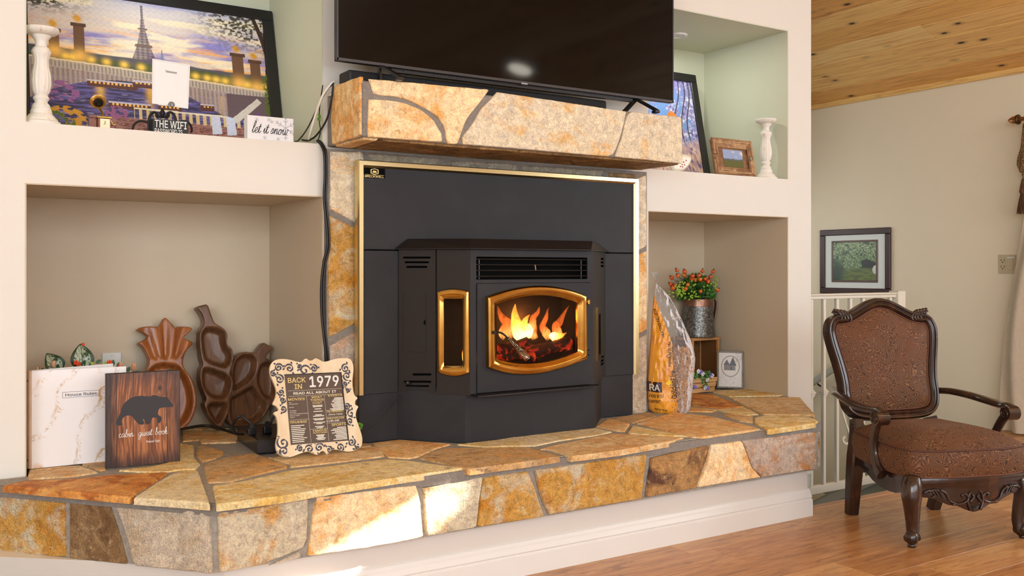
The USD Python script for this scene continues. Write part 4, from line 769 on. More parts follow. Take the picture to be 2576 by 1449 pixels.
    c = blend(c, (Y < .10 + .01 * n2) * (X > .22) * 1., (156, 112, 104)); c = blend(c, (Y < .10) * (X > .22) * smooth2(.5, .56, np.abs(nz(X, Y * 1.8, 26, 31, 2) - .5) * 6 % 1), (118, 74, 70)); c = blend(c, (np.abs(Y - .15 + .02 * X) < .04) * (X > .4) * (np.sin(X * 210) > .1), (214, 186, 140)); c = blend(c, (np.abs(Y - .19 + .02 * X) < .007) * (X > .4) * 1., (232, 220, 200))
    c = blend(c, (X > .80) * (Y < .36) * (Y > .16) * 1., (104, 86, 92)); c = blend(c, inside([(.80, .14), (.94, .34), (.96, .31), (.84, .13)], X, Y), (210, 200, 190)); 
    for x in (.745, .81): c = blend(c, inside([(x - .018, .18), (x + .018, .17), (x + .024, .04), (x - .02, .03)], X, Y), (206, 210, 232))
    for x, y, r, k in ((.12, .25, .06, (150, 96, 150)), (.96, .16, .05, (120, 70, 140)), (.33, .13, .04, (150, 90, 130)), (.13, .05, .075, (206, 150, 60)), (.1, .03, .06, (90, 110, 50))): c = blend(c, np.exp(-((X - x) ** 2 + ((Y - y) * .8) ** 2) / r ** 2) * smooth2(.4, .55, n3) * 1.3 > .35, k)
    lv = nz(X, Y, 85, 21, 3); c = blend(c, np.clip((smooth2(.30, .0, X) * smooth2(.78, 1., Y) + smooth2(.6, 1.05, X) * smooth2(.62, 1.05, Y) * 1.25) * 2.2, 0, 1) * smooth2(.46, .56, lv) * .95, (56, 54, 32)); c = blend(c, (np.abs(X - 1.005 + .25 * np.clip(Y - .7, 0, 1) ** 1.3) < .010 + .006 * (1 - Y)) * (Y > .3) * 1., (66, 50, 40)); c = blend(c, smooth2(.965, .985, X) * smooth2(.45, .5, lv) * (Y < .55), (88, 104, 40))
    seam = np.minimum(np.abs((X * 36 + .22 * np.sin(Y * 150)) % 1 - .5), np.abs((Y * 25 + .22 * np.sin(X * 226)) % 1 - .5)); return c * (1 - .16 * (seam < .035))[:, None]
mm, pc = grid(FJ, jx0 + jb - .002, jx1 - jb + .002, jb - .002, jh - jb + .002, 400, 260, city, .001)
obj('print', mm, MP('jigsaw_print', .5, specular_ior_level=.25), jig, paint=pc, label='printed sunset river scene with a tall tower and arched bridge')

# card with a wire clip, framed board, iron easel
CF = FY(3.20); card_c = [CF.px(u, v) for u, v in ((384.7, 149), (476.6, 164), (472, 272), (384, 259))]
card = Thing('card', 'small white laminated card held up by a spiral wire', 'card', (*CF.w(*card_c[3])[:2], SH + .12))
obj('laminate', CF.m(ext(Polygon(card_c).buffer(.002), .0006, -.0006)), M('laminate', (226, 226, 224), .2), card, smooth=False); obj('paper', CF.m(ext(Polygon(card_c).buffer(-.004), .0004)), M('paper_white', (240, 240, 240), .5), card, smooth=False)
cx, cy = CF.px(430, 184); tm_ = text(CF, 'Yellowstone', 0, 0, .0075, .036, z=.0006, rot=-.045)
tm_.apply_translation(CF.w(cx, cy) - CF.o); obj('lettering', tm_, M('ink_dark', (50, 50, 52), .6), card, smooth=False)
G4 = lambda *p: crop(6.586, 220, 130, p)
wire = Thing('wire_clip', 'thin dark wire with a spiral end holding the white card', 'clip', (*CF.px(427, 300)[:1], 3.19, SH))
sx, sy = CF.px(*G4((1392, 882))[0]); an = np.linspace(0, 2 * PI * 2.4, 60); rr = .0105 - .0085 * an / an[-1]
spw = [np.array(CF.w(sx + r * math.cos(-a - 2.6), sy + r * math.sin(-a - 2.6), .004)) for a, r in zip(an, rr)]
st_ = [np.array(CF.w(*CF.px(*p), .003)) for p in G4((1362, 1180), (1362, 1060), (1365, 960), (1340, 925), (1310, 890))]
obj('spiral', tube(spw, .0009, 6), dark_metal, wire); obj('stem', tube([(st_[0][0], st_[0][1], SH)] + st_, .0008, 6), dark_metal, wire)
WF = FY(3.225); wq = [WF.px(u, v) for u, v in G4((1082, 1092), (1672, 1166))]
wx0, wx1, wz1 = wq[0][0], wq[1][0], (wq[0][1] + wq[1][1]) / 2
sign = Thing('wifi_sign', 'black block sign reading the wifi password is', 'sign', ((wx0 + wx1) / 2, 3.24, SH))
obj('block', bx(wx0, wx1, 3.226, 3.252, SH, wz1, .001), M('sign_black', (40, 40, 42), .6), sign, smooth=False)
ww = wx1 - wx0; paint_w = M('paint_white', (226, 226, 222), .6)
obj('lettering', [text(WF, 'THE WIFI', (wx0 + wx1) / 2, wz1 - .0275, .0235, ww * .9, bold=True), text(WF, 'PASSWORD IS', (wx0 + wx1) / 2 - ww * .06, wz1 - .046, .0145, ww * .78, bold=True)], paint_w, sign, smooth=False)
iron = M('wrought_iron', (34, 31, 30), .55, .3); EF = FY(3.268)
easel = Thing('fleur_easel', 'black iron easel topped by a fleur de lis behind the wifi sign', 'easel', (EF.px(*G4((1240, 1100))[0])[0], 3.27, SH))
e_ = lambda *p: [EF.px(u, v) for u, v in G4(*p)]
spade = Polygon(spl(e_((1240, 938), (1282, 1010), (1270, 1060), (1240, 1085), (1210, 1060), (1200, 1010)), 5, True)); obj('finial', EF.m(relief(spade, lambda P_, d: .003 + np.minimum(d, .005) * .9, -.003, .0015, round_=.001)), iron, easel)
for s in (1, -1):
    mir = lambda pts: [(1240 + s * (x - 1240), y + (0 if s > 0 else (x - 1240) * .11 * 0)) for x, y in pts]
    obj('scroll', EF.m(tube(np.column_stack([spl(e_(*mir([(1240, 1090), (1290, 1075), (1335, 1040), (1345, 1055), (1330, 1085), (1300, 1095)])), 6), np.zeros(31)]), .0035, 8)), iron, easel)
    obj('scroll', EF.m(tube(np.column_stack([spl(e_(*mir([(1320, 1030), (1360, 1005), (1410, 1020), (1450, 1080), (1465, 1160), (1465, 1300)])), 6), np.zeros(31)]), .0042, 8)), iron, easel)
    obj('curl', EF.m(tube(np.column_stack([spl(e_(*mir([(1470, 1180), (1560, 1150), (1650, 1160), (1710, 1220), (1730, 1290), (1715, 1340)])), 6), np.zeros(31)]), .0036, 8)), iron, easel)
obj('upright', EF.m(bx(*[e_((1025, 1090))[0][0], e_((1060, 1090))[0][0]], SH, e_((1030, 1085))[0][1], -.004, .004)), iron, easel, smooth=False)
obj('shelf_bar', [EF.m(bx(e_((1025, 1090))[0][0], e_((1460, 1090))[0][0], SH, SH + .005, -.004, .012)), tube([(e_((1240, 1090))[0][0], 3.27, SH + .06), (e_((1240, 1090))[0][0], 3.33, SH)], .003, 6)], iron, easel, smooth=False)
# miniature gramophone
gl = CF.px(*G4((283, 1170))[0]); GX, GY = onY(263, 308, 3.125)[0], 3.125; old_brass = M('old_brass', (176, 138, 66), .3, .9)
gram = Thing('toy_gramophone', 'miniature brass gramophone with a red wooden clock case', 'ornament', (GX, GY, SH))
GF = FY(GY - .017); gx0, gx1 = GF.px(246.5, 300)[0], GF.px(278.5, 300)[0]; gz = GF.px(260, 297)[1]
obj('case', bx(gx0, gx1, GY - .016, GY + .018, SH, gz, .001), M('red_wood', (120, 52, 30), .35), gram, smooth=False)
obj('lid', bx(gx0 - .004, gx1 + .003, GY - .02, GY + .021, gz, gz + .004, .001), old_brass, gram, smooth=False)
obj('clock_face', [GF.m(bx(gx0 + .006, gx1 - .002, SH + .004, gz - .002, -.0005, .001))], M('clock_ivory', (240, 226, 190), .4), gram, smooth=False)
gm = ((gx0 + gx1) / 2 + .002, (SH + gz) / 2 + .001); obj('clock_hands', [GF.m(tube([(gm[0], gm[1], .0014), (gm[0], gm[1] + .008, .0014)], .0006, 5)), GF.m(tube([(gm[0], gm[1], .0014), (gm[0] - .004, gm[1] - .003, .0014)], .0006, 5))], iron, gram)
hc = onY(247, 256, GY - .012); d = np.array([-.25, -.93, .28]); d /= np.linalg.norm(d); horn = lathe([(.0035, -.03), (.006, -.02), (.011, -.009), (.0165, -.002), (.0225, .001), (.0225, .0016), (.0165, -.0012), (.0108, -.008), (.0055, -.019), (.003, -.029)], 40, flute=lambda z, a: 1 + .035 * np.abs(np.cos(a * 4.5)) * (z > -.01))
hx = np.cross([0, 0, 1.], d); hx /= np.linalg.norm(hx); hy = np.cross(d, hx); horn.vertices = hc + horn.vertices @ np.array([hx, hy, d])
obj('horn', horn, old_brass, gram, smooth=50); mo = lathe([(.001, -.0215), (.0042, -.0205), (.0085, -.0105), (.0125, -.0055), (.0128, -.0052), (.0087, -.0098), (.0044, -.0196), (.001, -.0206)], 32); mo.vertices = hc + mo.vertices @ np.array([hx, hy, d]) + d * .0016; obj('horn_mouth', mo, M('horn_dark', (30, 24, 18), .6), gram, smooth=50, label='added dark cone giving the inside of the horn its shade')  # dark cone added inside: shade deep in the horn put in as colour
obj('horn_throat', tube(np.vstack([spl([hc - d * .024, hc - d * .034 + (0, 0, -.005), onY(258, 285, GY + .004), onY(259, 297, GY)], 6)]), .0034, 8), old_brass, gram)
obj('crank', tube([onY(279, 303, GY - .005), onY(284, 313, GY - .005), onY(292, 314, GY - .005)], .0016, 6), old_brass, gram)
# let it snow block
LF = FY(3.082); l0, l1 = LF.px(622.5, 347)[0], LF.px(739, 355)[0]; lz = LF.px(622, 288.5)[1]
snow = Thing('snow_sign', 'white block sign lettered let it snow with a grey snowflake', 'sign', ((l0 + l1) / 2, 3.1, SH))
obj('block', bx(l0, l1, 3.0825, 3.12, SH, lz, .0015), M('block_white', (234, 234, 236), .5), snow, smooth=False, label=None)
lw, lh = l1 - l0, lz - SH; silver = M('silver_grey', (176, 178, 184), .4)
def flake(cx, cy, R, w, rings=True):
    g = [LineString([(cx - R * math.cos(a), cy - R * math.sin(a)), (cx + R * math.cos(a), cy + R * math.sin(a))]) for a in (PI / 2, PI / 6, 5 * PI / 6)]
    for k in range(6):
        a = k * PI / 3 + PI / 6
        for q in ((.45, .22), (.72, .2)) if rings else ():
            p = (cx + R * q[0] * math.cos(a), cy + R * q[0] * math.sin(a)); g += [LineString([p, (p[0] + R * q[1] * math.cos(a + s), p[1] + R * q[1] * math.sin(a + s))]) for s in (.8, -.8)]
    return shapely.union_all([x.buffer(w) for x in g])
face = sbox(l0 + .001, SH + .001, l1 - .001, lz - .001)
obj('snowflakes', LF.m(ext(shapely.union_all([flake(l0 + lw * .82, SH + lh * .58, lh * .5, .0011)] + [flake(l0 + lw * x, SH + lh * y, lh * .09, .0006, False) for x, y in ((.2, .84), (.46, .87), (.37, .12), (.66, .1), (.52, .8))]).intersection(face), .0005)), silver, snow, smooth=False, kind='stuff')
INK = M('ink_black', (24, 24, 26), .5)
def script(fr, strokes, x, y, s, r, sl=.18, z=.001):
    """Handwriting: strokes in letter units through smooth curves, slanted."""
    out = []
    for st in strokes:
        c = spl(st, 6); c = np.column_stack([x + (c[:, 0] + c[:, 1] * sl) * s, y + c[:, 1] * s, np.full(len(c), z)]); out.append(fr.m(tube(c, r, 6)))
    return out
def word(letters, adv):
    out, x = [], 0.
    for ch in letters:
        for st in ABC.get(ch, ([], .6))[0]: out.append([(x + a, b) for a, b in st])
        x += ABC.get(ch, ([], .6))[1] * adv
    return out
ABC = {'a': ([[(.62, .85), (.3, 1), (.05, .6), (.12, .08), (.4, .05), (.66, .9), (.62, .2), (.78, 0), (.95, .3)]], .9), 'b': ([[(-.05, .3), (.25, 1.2), (.28, 2.), (.12, 1.9), (.08, .4), (.2, 0), (.5, .1), (.58, .6), (.4, .9), (.6, .75), (.9, .7)]], .8), 'c': ([[(.55, .8), (.35, 1), (.06, .6), (.15, .1), (.45, 0), (.8, .4)]], .72), 'e': ([[(0, .35), (.35, .5), (.5, .85), (.3, 1), (.08, .6), (.2, .06), (.5, .05), (.75, .4)]], .68), 'g': ([[(.6, .85), (.3, 1), (.05, .6), (.15, .1), (.45, .1), (.64, .9), (.6, -.4), (.35, -.95), (.12, -.7), (.4, -.2), (.9, .35)]], .85), 'i': ([[(0, .3), (.18, .95), (.15, .15), (.3, 0), (.5, .35)], [(.24, 1.45), (.27, 1.5)]], .45), 'k': ([[(-.02, .3), (.3, 1.3), (.3, 2.), (.12, 1.8), (.06, 0), (.1, .5), (.5, .95), (.45, .6), (.15, .5), (.5, .05), (.85, .3)]], .8), 'l': ([[(-.05, .3), (.3, 1.4), (.3, 2.1), (.12, 1.9), (.08, .3), (.22, 0), (.45, .35)]], .42), 'n': ([[(0, .5), (.12, .95), (.1, 0), (.16, .6), (.42, 1), (.52, .7), (.5, .15), (.65, 0), (.85, .35)]], .8), 'o': ([[(.3, .98), (.05, .6), (.15, .05), (.45, .05), (.58, .6), (.32, 1), (.5, .8), (.85, .8)]], .78), 'q': ([], .5), 'r': ([[(0, .3), (.15, 1.05), (.42, .85), (.4, .2), (.55, 0), (.75, .35)]], .65), 's': ([[(0, .3), (.28, 1.05), (.4, .5), (.3, .05), (.05, .12), (.35, .1), (.7, .4)]], .6), 't': ([[(0, .3), (.22, 1.7), (.12, .3), (.28, 0), (.55, .35)], [(-.1, 1.12), (.45, 1.2)]], .5), 'u': ([[(0, .4), (.1, .95), (.08, .2), (.25, 0), (.5, .3), (.58, .95), (.56, .15), (.7, 0), (.9, .35)]], .85), 'w': ([[(0, .5), (.1, .95), (.1, .15), (.28, 0), (.44, .3), (.48, .9), (.5, .15), (.7, 0), (.86, .5), (.84, 1), (1.1, .8)]], 1.0), ' ': ([], .45)}
obj('lettering', script(LF, word('let it snow', 1.), l0 + lw * .09, SH + lh * .30, lw * .115, .0009, .25), INK, snow)

# right shelf: snow picture, twig frame, painted egg-shaped plaque
LS = math.atan(.21); FSn = Fr((0, 3.436, SH + .004), (1, 0, 0), (0, math.sin(LS), math.cos(LS)))
s1 = onY(1783, 437, 3.452)[0]; s0 = s1 - .56; sh_ = FSn.px(1745, 190)[1]
snp = Thing('snow_picture', 'black framed picture of purple snowy trees leaning behind the television', 'picture', ((s0 + s1) / 2, 3.45, SH))
frame_bars(FSn, s0, s1, 0, sh_, .042, .02, frame_black, snp); obj('backing', FSn.m(bx(s0 + .01, s1 - .01, .01, sh_ - .01, -.0095, -.002)), frame_black, snp, smooth=False)
def snowy(X, Y):
    n, n2, n3 = nz(X, Y, 9, 1), nz(X, Y, 34, 2), nz(X, Y, 16, 3); c = np.tile(np.array(lin(112, 150, 214)), (len(X), 1)); c = blend(c, smooth2(.75, 1, Y), (132, 120, 190)); tr = smooth2(.44, .56, n * .6 + n3 * .4 + .16 * (X - .5) - .05 * Y)
    c = blend(c, tr, (150, 146, 200)); c = blend(c, tr * smooth2(.48, .6, n2), (220, 222, 244)); c = blend(c, tr * smooth2(.56, .66, nz(X, Y, 50, 8)), (82, 78, 140))
    for x0, k in ((.72, .55), (.82, .4), (.9, .25)): c = blend(c, (np.abs(X - x0 - k * (Y - .55) * .35 - .03 * np.sin(Y * 9)) < .008) * (Y > .3) * 1., (74, 66, 90))
    lowr = smooth2(.42, .3, Y + .25 * (1 - X)); c = blend(c, lowr, (196, 160, 170)); c = blend(c, lowr * smooth2(.45, .6, nz(X * 3 + Y, Y * 1.4, 12, 5)), (238, 206, 190)); c = blend(c, lowr * smooth2(.55, .7, nz(X * 3 + Y, Y * 1.4, 16, 7)), (124, 108, 170)); c = blend(c, inside([(.6, .50), (.74, .50), (.73, .62), (.67, .66), (.61, .62)], X, Y), (216, 130, 60)); return c
mm, pc = grid(FSn, s0 + .04, s1 - .04, .04, sh_ - .04, 220, 220, snowy, .001); obj('print', mm, MP('snow_print', .3), snp, paint=pc, label='printed purple and blue snowy woodland scene')
LT = math.atan(.2); FT2 = Fr((0, 3.125, SH), (1, 0, 0), (0, math.sin(LT), math.cos(LT)))
a, b = FT2.px(1797, 442), FT2.px(1897, 449); tx0_, tx1_ = a[0], b[0]; th_ = FT2.px(1784, 347)[1]
twf = Thing('twig_frame', 'photo frame of bundled brown twigs leaning on the right shelf', 'photo frame', ((tx0_ + tx1_) / 2, 3.13, SH))
TWG = [M(f'twig_{i}', c, .7, var=[(40, (1, 1, 1), d_, .4, .7, 4)], bump=(300, .4, .001)) for i, (c, d_) in enumerate((((176, 136, 96), (132, 94, 62)), ((196, 158, 116), (150, 112, 76)), ((150, 108, 72), (112, 78, 50))))]
r3 = np.random.RandomState(8); W_, H_ = tx1_ - tx0_, th_
obj('backing', FT2.m(bx(tx0_ + .008, tx1_ - .008, .006, H_ - .006, -.006, .004)), TWG[2], twf, smooth=False)
def twig(p, q, r, z):
    c = np.array([(*np.array(p) * (1 - t) + np.array(q) * t, z) for t in np.linspace(0, 1, 5)]); c[1:-1, :2] += r3.uniform(-.0012, .0012, (3, 2)); obj('twig', FT2.m(tube(c, r * r3.uniform(.9, 1.1, 5), 9)), TWG[r3.randint(3)], twf)
for i in range(5):
    o = .004 + i * .0088
    for lo in (0, 1):
        z = .010 - .0007 * i + .002 * lo; yy = (H_ - o) if lo else o; sp = r3.uniform(.35, .65); i0, i1 = tx0_ + o * .55, tx1_ - o * .55
        twig((i0, yy), (i0 + (i1 - i0) * sp - .001, yy), .0046, z); twig((i0 + (i1 - i0) * sp + .001, yy), (i1, yy), .0046, z)
        xx = (tx1_ - o) if lo else tx0_ + o
        if i < 4: twig((xx, .006 + o * .7), (xx, H_ * r3.uniform(.4, .6)), .0046, z + .003); twig((xx, H_ * .5 + .012), (xx, H_ - .006 - o * .7), .0046, z + .003)
ph = lambda X, Y: blend(blend(blend(np.tile(np.array(lin(150, 170, 206)), (len(X), 1)), smooth2(.6, .75, nz(X, Y * 2, 4, 1) + .2 * Y - .1), (226, 230, 236)), smooth2(.55, .5, Y + .1 * nz(X, 0 * Y, 6, 3)), (86, 100, 110)), smooth2(.42, .36, Y) * smooth2(.3, .6, nz(X, Y, 30, 4) + .2), (92, 96, 52))
mm, pc = grid(FT2, tx0_ + W_ * .27, tx1_ - W_ * .24, H_ * .26, H_ * .72, 50, 46, ph, .0055); obj('photo', mm, MP('photo_print', .25), twf, paint=pc, label='small landscape photo of hills')
PF2 = FY(3.10); pq = Polygon(spl(PF2.pxs([(1684, 410), (1692, 436), (1716, 436), (1731, 424), (1738, 410), (1736, 398), (1712, 392), (1692, 396)]), 5, True))
plq = Thing('painted_plaque', 'cream oval plaque with red flowers half hidden behind the mantel end', 'ornament', (*PF2.w(*pq.centroid.coords[0])[:2], SH))
lo = pq.bounds[1]; FPq = FY(3.104, 0, SH - lo + .0005 if lo < SH else 0)
obj('body', FPq.m(relief(pq, lambda P_, d: .002 + .012 * np.sqrt(np.minimum(1, d / .012)), -.004, .003)), M('cream_glaze', (240, 234, 214), .25), plq, smooth=40); red_m = M('red_glaze', (176, 34, 36), .4)
for u, v in ((1716, 414), (1722, 410), (1712, 420), (1718, 421), (1708, 425), (1713, 426)):
    q = PF2.px(u, v); s_ = trimesh.creation.icosphere(2, .0032); s_.apply_translation(FPq.w(q[0], q[1], .0135)); obj('red_flower', s_, red_m, plq, smooth=True)
# recessed lights of the upper niches
for nm, x0, y0 in (('right niche', *onZ(1705, 85, NT)[:2]), ('left niche', .74, 3.22)):
    t = Thing('recessed_light', f'round white recessed light in the top of the upper {nm}', 'light', (x0, y0, NT - .012)); obj('trim_ring', lathe([(.03, NT - .0045), (.046, NT - .0045), (.045, NT - .012), (.036, NT - .014), (.032, NT - .009)], 32, (x0, y0, 0)), white_trim, t); obj('lens', lathe([(.001, NT - .008), (.034, NT - .008), (.034, NT - .005), (.001, NT - .005)], 32, (x0, y0, 0)), emit('puck_glow', (255, 250, 226), 9.), t)
    l = UsdLux.DiskLight.Define(stage, fresh('/World/puck_light')); l.CreateRadiusAttr(.03); l.CreateIntensityAttr(330. if x0 > 2 else 190.); l.CreateColorAttr(Gf.Vec3f(.95, 1., .84)); lightx(l, (x0, y0, NT - .016), (x0 + .001, y0, 0))
# ================================================================ lower left niche
FHz = HZ + .0006
walnut = usdkit.material(stage, '/World/Looks/walnut_carved', {'tc': ('texture_coordinate', {}), 'm': ('mapping', dict(scale=(1, .6, .12))), 'n': ('noise_texture', dict(scale=48, detail=6, roughness=.6, distortion=.8)), 'r': ('rgb_ramp', {'ramp': [(.25, lin(70, 46, 30)), (.5, lin(104, 70, 46)), (.8, lin(136, 96, 64))]}), 'p': ('principled_bsdf', dict(roughness=.3, specular_ior_level=.4))}, [('tc.object', 'm.vector'), ('m.vector', 'n.vector'), ('n.fac', 'r.fac'), ('r.color', 'p.base_color')], surface='p.BSDF')
acacia = usdkit.material(stage, '/World/Looks/acacia_carved', {'tc': ('texture_coordinate', {}), 'm': ('mapping', dict(scale=(1, .6, .12))), 'n': ('noise_texture', dict(scale=44, detail=6, roughness=.6, distortion=.8)), 'r': ('rgb_ramp', {'ramp': [(.25, lin(122, 66, 30)), (.5, lin(160, 94, 48)), (.8, lin(188, 124, 72))]}), 'p': ('principled_bsdf', dict(roughness=.28, specular_ior_level=.45))}, [('tc.object', 'm.vector'), ('m.vector', 'n.vector'), ('n.fac', 'r.fac'), ('r.color', 'p.base_color')], surface='p.BSDF')
T3 = lambda p: crop(4.026, 330, 750, p)
def tray(name, label, fr, outline, wells, depth, wall, m, bowl=.8, extra=None, step=.0045):
    o = poly(spl(fr.pxs(T3(outline)), 4, True)); ws = [poly(spl(fr.pxs(T3(w)), 5, True)) for w in wells]
    # stand the lowest point on the hearth
    lo = o.bounds[1]; base_z = fr.w(0, lo)[2]
    def top(P, d):
        z = depth + rounded(0, .005)(P, d)
        for w in ws:
            ins = shapely.contains_xy(w, P[:, 0], P[:, 1]); dd = shapely.distance(shapely.points(P), w.exterior)
            z = np.where(ins, depth - (depth - wall) * bowl * smooth2(0, .019, dd) - .004 * np.minimum(1, dd / .05), z)
        if extra: z = extra(P, d, z)
        return z
    edge = np.vstack([np.array([g.interpolate(i / 90, True).coords[0] for i in range(90)]) for w in ws for g in (w.exterior, w.buffer(-.004).exterior, w.buffer(-.010).exterior)])
    mesh = fr.m(relief(o, top, 0., step, extra=edge, round_=.004)); mesh.apply_translation((0, 0, FHz - mesh.bounds[0][2]))
    t = Thing(name, label, 'serving tray', (*mesh.bounds.mean(0)[:2], FHz)); obj('carved_body', mesh, m, t, smooth=48); return t
LA = math.atan(.16)
FPn = Fr((0, 3.515, HZ), (1, 0, 0), (0, math.sin(LA), math.cos(LA)))
cl = FPn.px(*T3([(325, 640)])[0])
def grooves(P, d, z):
    q = P - np.array(cl) - (0, -.09); a = np.arctan2(q[:, 0], q[:, 1]); rr = np.hypot(q[:, 0], q[:, 1]); up = smooth2(cl[1] + .012, cl[1] + .028, P[:, 1])
    return z - up * .0085 * np.abs(np.cos(a * 10.4)) ** 3 + up * .004 * (1 - np.abs(np.cos(a * 10.4)))
tray('pineapple_tray', 'reddish wooden tray carved like a pineapple behind the guest book', FPn, [(325, 178), (375, 230), (420, 283), (440, 273), (510, 268), (562, 275), (588, 295), (545, 340), (510, 380), (550, 405), (602, 437), (555, 490), (520, 545), (500, 620), (515, 690), (585, 790), (625, 900), (640, 1010), (625, 1110), (580, 1220), (500, 1300), (400, 1345), (325, 1352), (240, 1340), (150, 1295), (70, 1210), (25, 1110), (10, 1010), (25, 900), (65, 800), (130, 700), (155, 640), (152, 590), (130, 535), (95, 480), (52, 437), (95, 410), (145, 375), (105, 335), (45, 300), (75, 278), (140, 268), (225, 272), (245, 281), (285, 230)],
     [[(325, 630), (440, 650), (530, 740), (585, 870), (605, 1010), (585, 1130), (530, 1230), (430, 1300), (325, 1315), (220, 1300), (120, 1230), (65, 1130), (45, 1010), (65, 870), (120, 740), (210, 650)]], .040, .010, acacia, .9, grooves)
FT3 = Fr((0, 3.50, HZ), (1, 0, 0), (0, math.sin(LA), math.cos(LA)))
tray('pod_tray', 'tall dark wooden tray carved with three hollows and a stem', FT3, [(632, 66), (680, 48), (735, 42), (760, 95), (780, 150), (815, 225), (900, 280), (938, 340), (935, 430), (985, 490), (998, 580), (980, 690), (970, 740), (993, 800), (993, 880), (960, 1000), (956, 1100), (915, 1200), (885, 1265), (868, 1300), (800, 1225), (735, 1130), (700, 1040), (720, 985), (690, 900), (662, 800), (664, 690), (686, 635), (670, 560), (656, 420), (660, 310), (700, 225), (690, 160), (660, 110)],
     [[(720, 268), (800, 262), (860, 276), (915, 315), (925, 400), (945, 460), (982, 520), (982, 610), (945, 665), (900, 680), (780, 645), (705, 590), (675, 450), (672, 340)], [(700, 668), (800, 680), (930, 735), (980, 800), (966, 900), (935, 970), (870, 1000), (765, 972), (695, 880), (676, 760)], [(755, 1020), (840, 1012), (930, 1018), (945, 1070), (895, 1180), (845, 1242), (785, 1190), (728, 1095)]], .052, .012, walnut, .85)
FT4 = Fr((0, 3.545, HZ), (1, 0, 0), (0, math.sin(LA * .6), math.cos(LA * .6)))
tray('grape_tray', 'dark wooden tray carved as a fruit cluster with a square stalk', FT4, [(1305, 442), (1350, 465), (1397, 490), (1360, 540), (1328, 590), (1400, 630), (1450, 690), (1470, 850), (1450, 980), (1370, 1080), (1290, 1200), (1160, 1278), (1020, 1280), (952, 1240), (945, 1150), (955, 1000), (978, 930), (975, 720), (1000, 620), (1050, 560), (1120, 532), (1220, 538), (1262, 490)],
     [[(1120, 548), (1205, 562), (1242, 640), (1220, 760), (1150, 850), (1060, 908), (998, 922), (988, 750), (1012, 630), (1060, 572)], [(1290, 640), (1370, 632), (1432, 690), (1448, 850), (1436, 960), (1388, 1015), (1310, 998), (1252, 900), (1232, 800), (1252, 700)], [(1190, 872), (1240, 920), (1335, 1050), (1325, 1130), (1250, 1225), (1120, 1268), (1005, 1260), (963, 1180), (963, 1020), (1020, 962)]], .045, .010, walnut, .85)
# wall outlet behind the flowers
outlet_m = M('outlet_white', (222, 226, 222), .35)
FO = FY(YB - .004); o0, o1 = FO.px(256, 888)[0], FO.px(305, 888)[0]; oz = FO.px(280, 887)[1]
ol = Thing('wall_outlet', 'white electrical outlet on the back of the lower left niche', 'outlet', ((o0 + o1) / 2, YB - .005, oz - .11))
obj('cover_plate', bx(o0, o1, YB - .010, YB - .0045, oz - .112, oz, .002), outlet_m, ol, smooth=False)
for k in (0, 1): obj('socket', FO.m(ext(Point((o0 + o1) / 2, oz - .034 - k * .042).buffer(.0135), .0075)), outlet_m, ol, smooth=False)
obj('screw', FO.m(ext(Point((o0 + o1) / 2, oz - .011).buffer(.0028), .0072)), steel, ol, smooth=False)

# house rules binder standing open in a V
bA = onZ(74, 1180, HZ)[:2]; bd = np.array([1., -.0]); bw_ = FY(bA[1]).px(317, 925)[0] - bA[0]; bh_ = FY(bA[1]).px(76, 934)[1] - HZ
marble = lambda X, Y: (lambda c, n: blend(blend(blend(blend(c, smooth2(.55, .8, nz(X, Y, 2.2, 4)) * .5, (238, 218, 208)), np.exp(-((np.abs((.9 * X - .55 * Y + .8 * nz(X, Y, 2.6, 7)) % .43 - .2)) / .018) ** 2) * smooth2(.42, .6, nz(X, Y, 3.4, 12)), (206, 160, 100)), np.exp(-((np.abs((.9 * X - .55 * Y + .8 * nz(X, Y, 2.6, 7)) % .43 - .25)) / .03) ** 2) * smooth2(.5, .62, nz(X, Y, 70, 5, 3)) * .8, (196, 160, 112)), np.exp(-((np.abs((.5 * X + .2 * Y + .7 * nz(X, Y, 3, 27)) % .6 - .3)) / .01) ** 2) * .3, (228, 190, 150)))(np.tile(np.array(lin(240, 238, 238)), (len(X), 1)), 0)
binder = Thing('ring_binder', 'white and gold marbled house rules binder standing open beside the left pillar', 'binder', (*bA, HZ))
cover_w = M('binder_white', (236, 234, 234), .35); BF = Fr((bA[0], bA[1], HZ), (1, bd[1], 0), (0, 0, 1))
obj('front_cover', BF.m(bx(.006, bw_, .0, bh_, -.003, 0, .001)), cover_w, binder, smooth=False)
mm, pc = grid(BF, .006, bw_, 0, bh_, 150, 190, marble, .0004); obj('marbling', mm, MP('marble_print', .3), binder, paint=pc, label='printed white and gold marbling')
v2 = np.array([.80, .30]) / np.hypot(.80, .30); BB = Fr((bA[0] - .004, bA[1] + .024, HZ), (*v2, 0), (0, 0, 1))
obj('back_cover', BB.m(bx(.0, bw_ * 1.02, 0, bh_, -.003, 0, .001)), cover_w, binder, smooth=False)
spm = M('binder_spine', (214, 178, 146), .4, var=[(14, (1, 1, .3), (236, 218, 204), .4, .65, 4)]); 
obj('spine', hull([(bA[0] + x, bA[1] + y, z) for z in (HZ, HZ + bh_) for x, y in ((.007, -.0005), (.0, .003), (-.005, .012), (-.005, .022), (.0, .026), (.007, .0245))]), spm, binder, smooth=30, label='tan marbled spine with two rivets')
obj('rings', [BF.m(tube([(.015 + .012 * math.cos(a), bh_ * q, -.02 + .014 * math.sin(a)) for a in np.linspace(0, 2 * PI, 16)], .0014, 5)) for q in (.2, .5, .8)], steel, binder)
for q in (.085, .90): 
    s_ = trimesh.creation.cylinder(.0032, .004, sections=12); s_.apply_transform(trimesh.transformations.rotation_matrix(PI / 2, (0, 1, 0))); s_.apply_translation((bA[0] - .0035, bA[1] + .011, HZ + bh_ * q)); obj('rivet', s_, dark_metal, binder, smooth=False)
